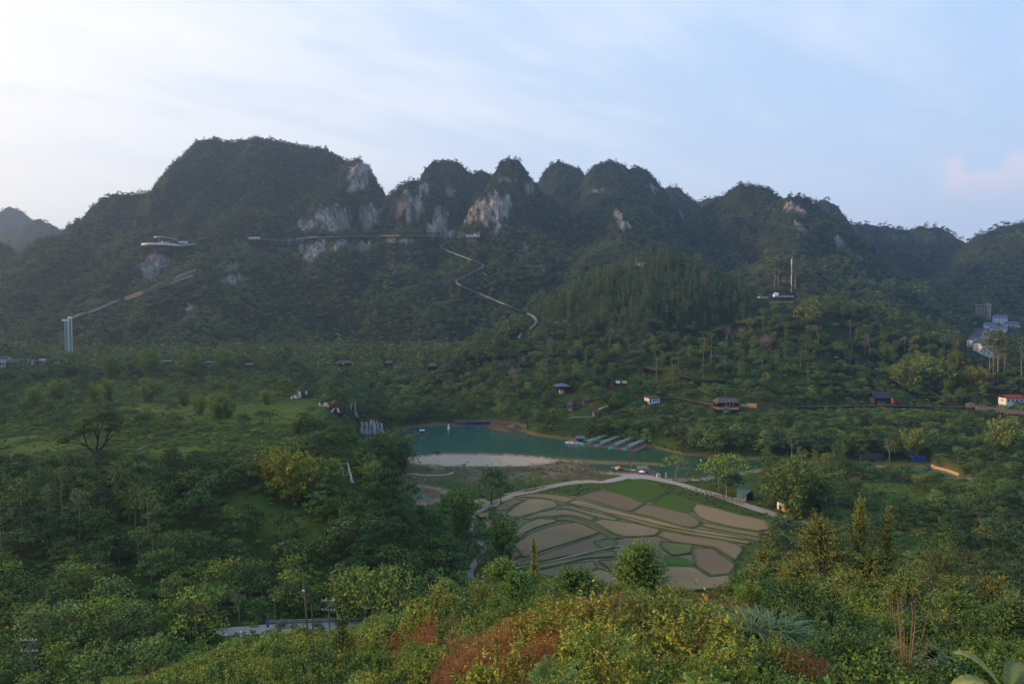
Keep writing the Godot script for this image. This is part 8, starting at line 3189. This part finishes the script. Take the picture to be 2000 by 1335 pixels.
func make_near_kinds():
	near_kinds["leafy"] = near_bush(501, 2.3, 1.5, 46, 30, 0.150, 0.55, Color(0.070, 0.120, 0.026))
	near_kinds["small_leaved"] = near_bush(502, 2.0, 1.3, 64, 42, 0.070, 0.60, Color(0.082, 0.122, 0.028))
	near_kinds["yellowing"] = near_bush(503, 2.1, 1.5, 44, 32, 0.115, 0.50, Color(0.115, 0.140, 0.026))
	near_kinds["dark"] = near_bush(504, 2.6, 1.8, 50, 32, 0.145, 0.50, Color(0.040, 0.080, 0.024))
	near_kinds["creeper"] = near_bush(505, 2.4, 0.75, 56, 26, 0.120, 0.92, Color(0.078, 0.130, 0.030), 0.2)
	near_kinds["tall"] = near_bush(508, 2.4, 2.9, 70, 34, 0.13, 0.52, Color(0.068, 0.115, 0.025), 0.7)
	near_kinds["tall_light"] = near_bush(509, 2.2, 2.6, 60, 30, 0.14, 0.50, Color(0.115, 0.150, 0.028), 0.7)
	# far side of the hillside: coarser leaves
	near_kinds["leafy_far"] = near_bush(506, 3.2, 2.1, 34, 22, 0.24, 0.58, Color(0.078, 0.122, 0.028))
	near_kinds["yellow_far"] = near_bush(507, 3.0, 1.8, 32, 22, 0.22, 0.55, Color(0.108, 0.135, 0.028))
	# fern-like shrub of paired leaflets
	var g := make_rng(510)
	var m := Leafy.new()
	for i in 34:
		var a := g.randf() * TAU
		var up := g.randf_range(0.5, 1.5)
		frond(m, g, Vector3(cos(a) * 0.1, 0.15 + g.randf() * 0.7, sin(a) * 0.1), Vector3(cos(a), up, sin(a)).normalized(), g.randf_range(0.7, 1.2), 0.24, shade(Color(0.075, 0.130, 0.030), g.randf_range(0.8, 1.2)))
	near_kinds["ferny"] = m.mesh()
	# a mat of rusty parasitic vine: tangled threads over a low dome, a few leaves coming through
	for k in 2:
		g = make_rng(520 + k)
		m = Leafy.new()
		var base: Color = [Color(0.185, 0.074, 0.020), Color(0.105, 0.050, 0.028)][k]
		for i in 900:
			var a := g.randf() * TAU
			var rr := sqrt(g.randf()) * 1.3
			var p := Vector3(cos(a) * rr, 0.75 * sqrt(maxf(0.0, 1.0 - rr * rr / 1.75)) * g.randf_range(0.55, 1.08), sin(a) * rr)
			var d := around(g)
			d.y *= 0.35
			m.blade(p, d.normalized(), around(g) * 0.6 - Vector3(0, 0.15, 0), Vector3.UP, g.randf_range(0.18, 0.42), 0.016, shade(base, g.randf_range(0.6, 1.5), g.randf_range(-0.1, 0.2)), 3)
		for i in 420:
			var a := g.randf() * TAU
			var rr := sqrt(g.randf()) * 1.3
			var p := Vector3(cos(a) * rr, 0.78 * sqrt(maxf(0.0, 1.0 - rr * rr / 1.75)) * g.randf_range(0.6, 1.1), sin(a) * rr)
			var face := (Vector3.UP + around(g) * 0.8).normalized()
			var al := face.cross(around(g)).normalized()
			m.leaf(p, al, face, g.randf_range(0.05, 0.10), 0.045, shade([Color(0.18, 0.13, 0.025), Color(0.10, 0.055, 0.025)][k], g.randf_range(0.6, 1.4), 0.1))
		near_kinds[["rusty", "brown"][k]] = m.mesh()
	# plume-grass stool: tall arching glaucous blades
	for k in 2:
		g = make_rng(530 + k)
		m = Leafy.new()
		for i in [190, 90][k]:
			var a := g.randf() * TAU
			var o := Vector3(cos(a), 0, sin(a))
			var foot := o * g.randf() * 0.35
			var stem_h := g.randf_range(0.2, 0.9)
			m.blade(foot + Vector3(0, stem_h * 0.6, 0) + o * stem_h * 0.12, (Vector3.UP * g.randf_range(1.7, 3.6) + o).normalized(), o * 0.75 - Vector3(0, g.randf_range(0.5, 1.0), 0), (Vector3.UP + o * 0.3).normalized(), g.randf_range(0.8, 1.5), 0.034, shade(Color(0.130, 0.200, 0.080), g.randf_range(0.65, 1.3), g.randf_range(-0.05, 0.12)), 6)
			if i % 4 == 0: m.tube([foot, foot + Vector3(0, stem_h, 0) + o * 0.1], [0.012, 0.008], 3, Color(0.15, 0.16, 0.07))
		near_kinds["plume_grass_%d" % k] = m.mesh()
	# dry canes with tufted heads
	g = make_rng(540)
	m = Leafy.new()
	for i in 12:
		var a := g.randf() * TAU
		var o := Vector3(cos(a), 0, sin(a)) * g.randf_range(0.1, 0.45)
		var h := g.randf_range(1.1, 2.3)
		m.tube([o * 0.3, o * 0.6 + Vector3(0, h * 0.5, 0), o + Vector3(0, h, 0)], [0.014, 0.011, 0.006], 4, shade(Color(0.30, 0.21, 0.12), g.randf_range(0.7, 1.2)))
		if i % 3 == 0:
			for q in 26:
				m.blade(o + Vector3(0, h - 0.1 + q * 0.012, 0), (Vector3.UP + around(g) * 0.5).normalized(), around(g) * 0.4 - Vector3(0, 0.3, 0), Vector3.UP, 0.2, 0.012, shade(Color(0.42, 0.30, 0.20), g.randf_range(0.7, 1.2)), 2)
		for q in 3:
			m.blade(o * 0.6 + Vector3(0, h * g.randf_range(0.2, 0.7), 0), (o.normalized() + Vector3.UP).normalized(), o - Vector3(0, 0.7, 0), Vector3.UP, g.randf_range(0.4, 0.8), 0.03, shade(Color(0.22, 0.19, 0.09), g.randf_range(0.7, 1.2)), 4)
	near_kinds["dry_canes"] = m.mesh()
	# shrub with big round leaves
	g = make_rng(550)
	m = Leafy.new()
	for i in 70:
		var o := around(g)
		o.y = absf(o.y)
		var p := Vector3(o.x * 0.8, 0.3 + o.y * 1.0, o.z * 0.8)
		var face := (o + Vector3.UP * 0.5 + around(g) * 0.5).normalized()
		round_leaf(m, p, face, g.randf_range(0.10, 0.19), shade(Color(0.075, 0.125, 0.050), g.randf_range(0.65, 1.35), g.randf_range(-0.08, 0.12)))
		if i % 3 == 0: m.tube([Vector3(0, 0, 0), p * 0.5 + Vector3(0, 0.15, 0), p], [0.012, 0.009, 0.005], 3, Color(0.12, 0.10, 0.05))
	near_kinds["round_leaved"] = m.mesh()

func round_leaf(m: Leafy, p: Vector3, face: Vector3, r: float, col: Color):
	var x := face.cross(Vector3(0.2, 0.9, 0.4)).normalized()
	var y := face.cross(x)
	var k := m.v.size()
	m.v.append(p - face * r * 0.12); m.n.append(face); m.c.append(col)
	for i in 9:
		var a := TAU * i / 9.0
		var rr := r * (1.0 + 0.25 * cos(a))
		m.v.append(p + x * cos(a) * rr + y * sin(a) * rr); m.n.append((face + (x * cos(a) + y * sin(a)) * 0.25).normalized()); m.c.append(col)
	for i in 9:
		m.ix.append_array([k, k + 1 + (i + 1) % 9, k + 1 + i])

func big_leaf_plant(g: RandomNumberGenerator, blades: Array) -> Dictionary:
	# broad ribbed leaves: each with a midrib and a wavy blade, [dir, long, wide, tone]
	var out := []
	for b in blades:
		var m := Leafy.new()
		var dir: Vector3 = (b[0] as Vector3).normalized()
		var side := dir.cross(Vector3.UP).normalized()
		var steps := 14
		for i in steps + 1:
			var t := float(i) / steps
			var q: Vector3 = dir * b[1] * t + Vector3(0, b[1] * (0.42 * t - 0.62 * t * t), 0)
			var w: float = b[2] * pow(sin(PI * clampf(t * 0.93 + 0.05, 0, 1)), 0.7)
			for e in [-1.0, -0.5, 0.0, 0.5, 1.0]:
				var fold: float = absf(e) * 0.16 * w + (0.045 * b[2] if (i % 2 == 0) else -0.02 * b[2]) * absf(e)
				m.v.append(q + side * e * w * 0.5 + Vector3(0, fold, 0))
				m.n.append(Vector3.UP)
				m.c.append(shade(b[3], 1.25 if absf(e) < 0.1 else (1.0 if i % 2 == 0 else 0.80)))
		for i in steps:
			for e in 4:
				var k := i * 5 + e
				m.ix.append_array([k, k + 5, k + 1, k + 1, k + 5, k + 6])
		var st := SurfaceTool.new()
		st.create_from(m.mesh(), 0)
		st.generate_normals()
		out.append(st.commit())
	return {"leaves": out}

func near_tree(seed_: int, tall: float, w: float, twigs: int, leaf: float, col: Color, spire := false) -> Array:
	var g := make_rng(seed_)
	var crown := Leafy.new()
	var wood := Leafy.new()
	var lean := Vector3(g.randf_range(-0.4, 0.4), 0, g.randf_range(-0.4, 0.4))
	wood.tube([Vector3(0, -0.4, 0), Vector3(0, tall * 0.4, 0) + lean * 0.4, Vector3(0, tall * 0.9, 0) + lean], [0.11, 0.08, 0.03], 6, Color(0.075, 0.06, 0.045))
	for i in twigs:
		var t := g.randf_range(0.18, 1.0)
		var a := g.randf() * TAU
		var reach := w * 0.5 * (pow(sin(PI * clampf(t * 0.82 + 0.12, 0, 1)), 0.8) if not spire else (1.05 - t)) * g.randf_range(0.55, 1.05)
		var root := Vector3(0, tall * t * 0.85, 0) + lean * t
		var tip := root + Vector3(cos(a) * reach, tall * 0.13 * g.randf_range(0.2, 1.5), sin(a) * reach)
		wood.tube([root, root.lerp(tip, 0.6) + Vector3(0, 0.05, 0), tip], [0.030, 0.018, 0.006], 3, Color(0.075, 0.06, 0.045))
		var c := shade(col, g.randf_range(0.75, 1.25), g.randf_range(-0.08, 0.14))
		for s in 4:
			var e := tip + around(g) * w * 0.11
			twig_leaves(crown, g, root.lerp(tip, 0.45), e, 13, leaf, 0.5, c)
	return [crown.mesh(), wood.mesh()]

func make_foreground():
	make_near_kinds()
	var g := make_rng(88)
	var m: Material = mats["near_leaf"]
	# rust-coloured and brown patches, where they lie on the slope
	var rust := []
	for q in [[1050, 1285, 150, 34, 0], [940, 1300, 70, 24, 0], [1260, 1165, 90, 26, 0], [1340, 1195, 60, 22, 1], [1410, 1160, 46, 16, 0], [1150, 1310, 100, 24, 0], [1310, 1285, 50, 30, 0], [1630, 1165, 70, 30, 1], [1560, 1140, 40, 16, 0], [1500, 1085, 50, 14, 0], [1240, 1235, 60, 24, 1], [1290, 1240, 40, 30, 1], [1420, 1310, 110, 16, 0], [870, 1245, 40, 12, 0]]:
		var p := spot(q[0], q[1])
		var a := spot(q[0], q[1] - q[3])
		var b := spot(q[0], q[1] + q[3])
		rust.append([Vector2(p.x, p.z), q[2] * 1.15 * -p.z / FOCAL, clampf(absf(a.z - b.z) * 0.6, 1.4, 9.0), q[4]])
	singles(g, m)
	var spots := {}
	for i in range(0, az_dense - 1, 1):
		var r := 7.0
		while r < 136.0:
			var step := 0.24 + r * 0.0215
			if g.randf() < minf(1.0, az_step * r / step * 1.15):
				var az := az_list[i] + (g.randf() - 0.5) * az_step * 3.0
				var rr := r + (g.randf() - 0.5) * step * 1.5
				put_near(g, sin(az) * rr, -cos(az) * rr, rr, rust, spots)
			r += step
	var tell := {
		"leafy": "mid green broad leaved scrub on the near hillside", "small_leaved": "fine leaved bright green scrub on the near hillside", "yellowing": "yellowing scrub on the near hillside",
		"tall": "tall leafy green bushes standing above the scrub", "tall_light": "tall yellow green bushes standing above the scrub", "dark": "deep green shady scrub on the near hillside", "creeper": "creeping vine leaves blanketing the near hillside", "leafy_far": "green scrub on the hillside's far lower edge",
		"yellow_far": "yellow green scrub on the hillside's far lower edge", "ferny": "feather leaved shrubs on the near hillside", "rusty": "rust orange parasitic vine matted over the scrub",
		"brown": "dead dark brown vine matted over the scrub", "plume_grass_1": "small tufts of arching grass in the scrub", "dry_canes": "dry tan canes standing in the scrub", "round_leaved": "round leaved shrubs at the hillside's right"}
	for key in spots.keys():
		scatter_out("scrub", near_kinds[key], m, spots[key][0], spots[key][1], tell[key], "scrub")

func put_near(g: RandomNumberGenerator, x: float, z: float, r: float, rust: Array, spots: Dictionary):
	var d := -z
	var px := 1000.0 + FOCAL * x / d
	if px < -160.0 or px > 2160.0: return
	if not seen_at(x, z): return
	var y := height_at(x, z)
	if y < 8.0: return
	var n := n_zone.get_noise_2d(x * 0.16 + 7.0, z * 0.16)
	var n2 := n_zone.get_noise_2d(x * 0.5 + 30.0, z * 0.5)
	var key := ""
	var u := g.randf()
	var kind_ := -1
	for q in rust:
		var o: Vector2 = (Vector2(x, z) - q[0]) / Vector2(q[1], q[2])
		if o.length() + n2 * 0.9 < 1.25 and g.randf() < 0.92: kind_ = q[3]
	var s := g.randf_range(0.6, 1.15)
	if kind_ >= 0:
		key = "rusty" if kind_ == 0 else "brown"
		if u < 0.24: key = "yellowing" if kind_ == 0 else "small_leaved"
		s *= 1.65
	elif r > 62.0:
		key = "yellow_far" if u < 0.42 + n * 0.5 else "leafy_far"
		if u > 0.95: key = "dry_canes"
		s *= 0.85
		if px > 880.0: s *= 0.72
	else:
		var left := smooth(1250.0, 800.0, px)
		if u < 0.08 + 0.34 * left + 0.35 * n: key = "yellowing" if px < 1350.0 or n2 > 0.25 else "small_leaved"
		elif u < 0.52: key = "small_leaved"
		elif u < 0.72: key = "leafy"
		elif u < 0.83: key = "dark" if n < 0.15 else "leafy"
		elif u < 0.92: key = "creeper"
		elif u < 0.965: key = "ferny"
		elif u < 0.98: key = "plume_grass_1"
		else: key = "round_leaved" if px > 1550.0 else ("dry_canes" if u > 0.993 else "leafy")
		if n < -0.22 and u < 0.7: key = "dark"
	s *= 1.0 + 0.75 * n2
	if kind_ < 0 and r > 26.0 and g.randf() < (0.10 if px > 1430.0 else (0.0 if px > 850.0 else 0.035)) * (1.0 + 2.0 * n):
		key = "tall" if g.randf() < 0.6 else "tall_light"
		s = g.randf_range(0.55, 0.95)
	s *= lerpf(0.40, 1.0, smooth(10.0, 56.0, r))
	if blocked(x, z, y + 1.3 * s, 1.2): return
	if px > 950.0 and px < 1430.0 and r > 28.0: s = minf(s * 0.72, 0.62)
	if is_clear(x, z, 0.0):
		s *= 0.55
	var k := g.randf_range(0.75, 1.25) * (1.0 + 0.18 * n)
	var warm := g.randf_range(-0.06, 0.12) + 0.10 * n2
	if not spots.has(key): spots[key] = [[], PackedColorArray()]
	var b := Basis(Vector3.UP, g.randf() * TAU).rotated(Vector3(g.randf_range(-1, 1), 0, g.randf_range(-1, 1)).normalized(), g.randf() * 0.22)
	spots[key][0].append(Transform3D(b.scaled(Vector3(s, s * g.randf_range(0.8, 1.25), s)), Vector3(x, y - 0.12, z)))
	spots[key][1].append(Color(k * (1.0 + warm), k, k * (1.0 - warm)))

func near_thing(called: String, px: float, r: float, mesh: Mesh, part_name: String, size: float, turn: float, label: String, category: String, group := "") -> Node3D:
	var a := atan((px - 1000.0) / FOCAL)
	var p := Vector3(sin(a) * r, 0, -cos(a) * r)
	p.y = height_at(p.x, p.z) - 0.02
	var t := thing(called, p, turn, label, category, group)
	t.scale = Vector3.ONE * size
	if mesh: part(part_name, mesh, mats["near_leaf"], t)
	return t

func singles(g: RandomNumberGenerator, m: Material):
	# trees that stand up against the paddies and the thicket: [px, range, height, width, twigs, leaf, colour, spire, label]
	var trees := [
		[1252, 52.0, 4.4, 4.4, 190, 0.17, Color(0.070, 0.118, 0.026), false, "dense round leafy tree standing before the paddies"],
		[1362, 56.0, 3.6, 2.4, 70, 0.16, Color(0.052, 0.088, 0.024), false, "thin dark sapling just right of the dense round tree"],
		[1128, 62.0, 2.6, 3.0, 80, 0.17, Color(0.100, 0.130, 0.026), false, "low spreading yellow green bush at the paddies' near edge"],
		[1046, 66.0, 4.2, 1.2, 36, 0.17, Color(0.120, 0.145, 0.028), true, "slender leaning sapling left of the low yellow bush"],
		[1512, 58.0, 4.2, 3.6, 90, 0.15, Color(0.078, 0.098, 0.026), false, "small round tree top in front of the road's right end"],
		[1610, 60.0, 7.4, 5.2, 150, 0.15, Color(0.088, 0.105, 0.026), false, "tall olive green tree, left of the crest trees"],
		[1692, 62.0, 9.2, 3.2, 110, 0.16, Color(0.100, 0.118, 0.028), true, "upright tree with a leafy spire on the crest"],
		[1738, 62.0, 8.8, 3.0, 100, 0.16, Color(0.100, 0.118, 0.028), true, "second spired tree right beside the first spire"],
		[1716, 60.0, 5.0, 4.8, 130, 0.15, Color(0.082, 0.104, 0.026), false, "bushy tree filling the gap under the two spires"],
		[1840, 66.0, 6.4, 5.6, 130, 0.15, Color(0.066, 0.085, 0.026), false, "dark olive tree right of the spired pair"],
		[1960, 64.0, 4.8, 4.4, 110, 0.15, Color(0.105, 0.110, 0.026), false, "yellowish round tree near the right edge of the crest"],
		[1890, 60.0, 4.2, 4.2, 100, 0.15, Color(0.070, 0.095, 0.026), false, "low green tree between the olive and yellowish ones"],
		[1560, 52.0, 3.4, 4.2, 110, 0.14, Color(0.092, 0.100, 0.026), false, "bush with brownish leaves on the crest's left shoulder"],
		[1480, 54.0, 3.0, 3.4, 90, 0.14, Color(0.070, 0.100, 0.026), false, "green bush at the left end of the crest bushes"],
		[1790, 50.0, 3.6, 4.0, 100, 0.14, Color(0.078, 0.110, 0.026), false, "round green bush below the spired pair"],
		[1880, 46.0, 3.0, 4.0, 100, 0.14, Color(0.058, 0.100, 0.026), false, "deep green bush on the slope at the right"],
		[1660, 46.0, 3.0, 3.8, 100, 0.13, Color(0.090, 0.120, 0.026), false, "light green bush under the tall olive tree"],
		[1985, 44.0, 3.4, 3.6, 90, 0.13, Color(0.050, 0.092, 0.026), false, "dark bush cut by the picture's right edge"],
		[1190, 60.0, 2.4, 3.0, 70, 0.15, Color(0.082, 0.115, 0.026), false, "bush on the left foot of the dense round tree"],
		[1320, 55.0, 2.2, 3.0, 70, 0.15, Color(0.050, 0.085, 0.024), false, "dark bush between the round tree and the sapling"],
		[865, 78.0, 3.4, 4.4, 90, 0.20, Color(0.092, 0.130, 0.030), false, "bright bush at the hillside's edge below the brick path"],
		[980, 72.0, 3.2, 4.0, 90, 0.19, Color(0.080, 0.122, 0.028), false, "green bush on the hillside's edge below the tiny hut"],
		[745, 58.0, 2.2, 3.0, 80, 0.16, Color(0.130, 0.155, 0.028), false, "yellow green bush above the young pine"],
		[500, 62.0, 2.6, 3.2, 90, 0.17, Color(0.095, 0.150, 0.028), false, "bright green vine covered bush, lower left of centre"],
		[140, 78.0, 2.8, 3.0, 80, 0.19, Color(0.070, 0.140, 0.026), false, "vivid green bush low on the left"],
		[1020, 40.0, 2.0, 2.6, 80, 0.13, Color(0.062, 0.110, 0.026), false, "deep green bush in the middle of the slope"],
		[1130, 34.0, 2.0, 2.8, 90, 0.12, Color(0.050, 0.096, 0.026), false, "shady green bush right of the slope's middle"],
		[880, 46.0, 2.2, 2.8, 80, 0.14, Color(0.110, 0.130, 0.028), false, "yellow brown bush left of the slope's middle"],
	]
	for i in trees.size():
		var q: Array = trees[i]
		var mesh := near_tree(700 + i, q[2], q[3], int(q[4] * 1.35), q[5], shade(q[6], 1.18), q[7])
		var t := near_thing("near_bush" if q[2] < 4.0 else "near_tree", q[0], q[1], null, "", 1.0, i * 1.1, q[8], "bush" if q[2] < 4.0 else "tree")
		part("branches", mesh[1], mats["plain"], t)
		part("crown", mesh[0], m, t)
		clear(t.position, q[3] * 0.25)
	# young pine at the bottom
	var pine := near_thing("young_pine", 662, 52.0, null, "", 1.0, 0.3, "young pine with upturned tufts at the bottom edge", "pine tree")
	var pc := Leafy.new(); var pw := Leafy.new()
	pw.tube([Vector3(0, -0.3, 0), Vector3(0, 1.6, 0), Vector3(0, 3.3, 0)], [0.09, 0.06, 0.02], 5, Color(0.08, 0.06, 0.045))
	for lv in 9:
		var t := lv / 8.0
		var cnt := 9 if lv < 8 else 2
		for i in cnt:
			var a := TAU * i / cnt + lv * 0.7
			var reach := 1.45 * (1.0 - t * 0.92) * g.randf_range(0.8, 1.1)
			var root := Vector3(0, 0.5 + 2.7 * t, 0)
			var tip := root + Vector3(cos(a) * reach, reach * 0.45 + 0.15, sin(a) * reach)
			pw.tube([root, tip], [0.02, 0.008], 3, Color(0.08, 0.06, 0.045))
			for s in 60:
				var p := root.lerp(tip, g.randf_range(0.25, 1.05))
				pc.blade(p, ((tip - root).normalized() * 0.6 + Vector3.UP * 0.5 + around(g) * 0.7).normalized(), Vector3.ZERO, around(g), g.randf_range(0.14, 0.26), 0.020, shade(Color(0.085, 0.135, 0.030), g.randf_range(0.7, 1.3)), 2)
	part("trunk", pw.mesh(), mats["plain"], pine)
	part("needles", pc.mesh(), m, pine)
	clear(pine.position, 1.6)
	# plume grass: the big stool and its neighbours
	var grasses := [[1440, 21.6, 0.95, "left part of the big blue green grass clump"], [1478, 21.2, 1.12, "middle part of the big blue green grass clump"], [1516, 21.4, 1.10, "right of the middle in the big grass clump"], [1548, 21.6, 0.95, "right end of the big blue green grass clump"], [1498, 23.4, 1.15, "back part of the big blue green grass clump"], [1460, 23.4, 1.05, "back left part of the big grass clump"], [1530, 23.6, 1.0, "back right part of the big grass clump"],
		[1312, 27.0, 1.15, "tall grass tuft before the dead brown vine"], [1270, 29.0, 1.15, "grass tuft rising left of the tall one"], [1342, 26.0, 0.9, "small grass tuft right of the tall one"], [1400, 19.6, 0.9, "leaning grass stem cluster at the lower middle"], [1385, 23.0, 0.7, "thin grass tuft left of the big clump"], [935, 26.0, 0.8, "pale grass tuft in the rusty vine, left"], [810, 24.0, 0.7, "pale grass tuft near the bottom, left of centre"], [1230, 20.5, 0.7, "drooping grass tuft at the bottom edge, centre"], [1590, 22.5, 0.7, "loose grass tuft right of the big clump"]]
	for i in grasses.size():
		var q: Array = grasses[i]
		var t := near_thing("grass_clump", q[0], q[1], near_kinds["plume_grass_0" if i < 7 else "plume_grass_1"], "blades", q[2], i * 1.7, q[3], "grass clump")
	for q in [[1790, 20.0, 1.1, "clump of dry tan canes with grassy leaves at the right"], [1760, 34.0, 1.2, "dry plumed canes under the spired trees"], [1480, 40.0, 1.2, "two tall dry stalks behind the big grass clump"], [1660, 44.0, 1.4, "dry plumes on the crest's middle"], [1790, 47.0, 1.4, "dry stalks with tan plumes before the dark olive tree"], [880, 30.0, 0.9, "dry brown stalks left of the rusty vine"], [690, 62.0, 1.1, "dry stems above the young pine"], [560, 70.0, 1.1, "pale dry stems at the left"]]:
		near_thing("dry_cane_clump", q[0], q[1], near_kinds["dry_canes"], "canes", q[2], q[0], q[3], "dry canes")
	for q in [[1850, 20.5, 1.2, "shrub with large round dull leaves right of the dry canes"], [1880, 21.5, 1.1, "second round leaved shrub beside the first"], [1940, 15.4, 1.0, "round leaved shrub under the big pale leaves"], [1985, 15.8, 1.0, "round leaved shrub in the bottom right corner"], [1610, 19.0, 0.7, "small shrub with round leaves right of the big grass"], [1745, 18.0, 0.55, "low round leaved plant left of the dry canes"], [1470, 17.6, 0.5, "low round leaved plant in front of the big grass"]]:
		near_thing("round_leaved_shrub", q[0], q[1], near_kinds["round_leaved"], "foliage", q[2] * 0.62, q[0], q[3], "shrub")
	# the pale broad leaves in the corner and the dark ones by the brown vine
	var pale := Color(0.30, 0.30, 0.085)
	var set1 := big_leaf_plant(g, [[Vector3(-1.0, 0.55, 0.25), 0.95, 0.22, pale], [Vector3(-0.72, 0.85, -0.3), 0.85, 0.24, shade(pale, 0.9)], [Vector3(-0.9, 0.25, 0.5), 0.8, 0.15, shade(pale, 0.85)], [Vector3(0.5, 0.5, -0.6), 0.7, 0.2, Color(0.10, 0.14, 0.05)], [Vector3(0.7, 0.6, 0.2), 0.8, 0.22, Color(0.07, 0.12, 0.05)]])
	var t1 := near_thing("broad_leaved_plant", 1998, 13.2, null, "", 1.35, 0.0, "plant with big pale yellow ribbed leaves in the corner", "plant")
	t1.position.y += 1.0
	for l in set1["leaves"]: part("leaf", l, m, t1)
	part("stalk", tube_mesh(Vector3(0, -1.2, 0), Vector3(0, 0.1, 0), 0.02), mats["plain_green"] if mats.has("plain_green") else paint("plain_green", lin(0.12, 0.13, 0.04)), t1)
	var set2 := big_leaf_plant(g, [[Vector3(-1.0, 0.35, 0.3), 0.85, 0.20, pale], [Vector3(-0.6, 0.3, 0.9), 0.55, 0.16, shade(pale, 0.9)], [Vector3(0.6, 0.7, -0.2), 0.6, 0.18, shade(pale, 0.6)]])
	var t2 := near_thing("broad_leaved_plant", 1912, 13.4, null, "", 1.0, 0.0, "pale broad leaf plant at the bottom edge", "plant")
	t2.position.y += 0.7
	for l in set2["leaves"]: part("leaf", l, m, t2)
	part("stalk", tube_mesh(Vector3(0, -1.0, 0), Vector3(0, 0.1, 0), 0.02), mats["plain_green"], t2)
	var darkc := Color(0.085, 0.110, 0.045)
	for q in [[1396, 26.0, "dark broad leaved plant with hanging leaves by the brown vine"], [1338, 23.5, "dark broad leaved plant low in the brown vine"]]:
		var blades := []
		for i in 11:
			var a := g.randf() * TAU
			blades.append([Vector3(cos(a), g.randf_range(-0.1, 0.7), sin(a)), g.randf_range(0.4, 0.65), 0.17, shade(darkc, g.randf_range(0.7, 1.4), 0.1)])
		var st := big_leaf_plant(g, blades)
		var t3 := near_thing("broad_leaved_plant", q[0], q[1], null, "", 1.0, 0.0, q[2], "plant")
		t3.position.y += 0.9
		var i2 := 0
		for l in st["leaves"]:
			var o := part("leaf", l, m, t3)
			o.position.y = 0.09 * (i2 % 5) - 0.2
			i2 += 1
		part("stalk", tube_mesh(Vector3(0, -1.2, 0), Vector3(0, 0.3, 0), 0.02), mats["plain_green"], t3)
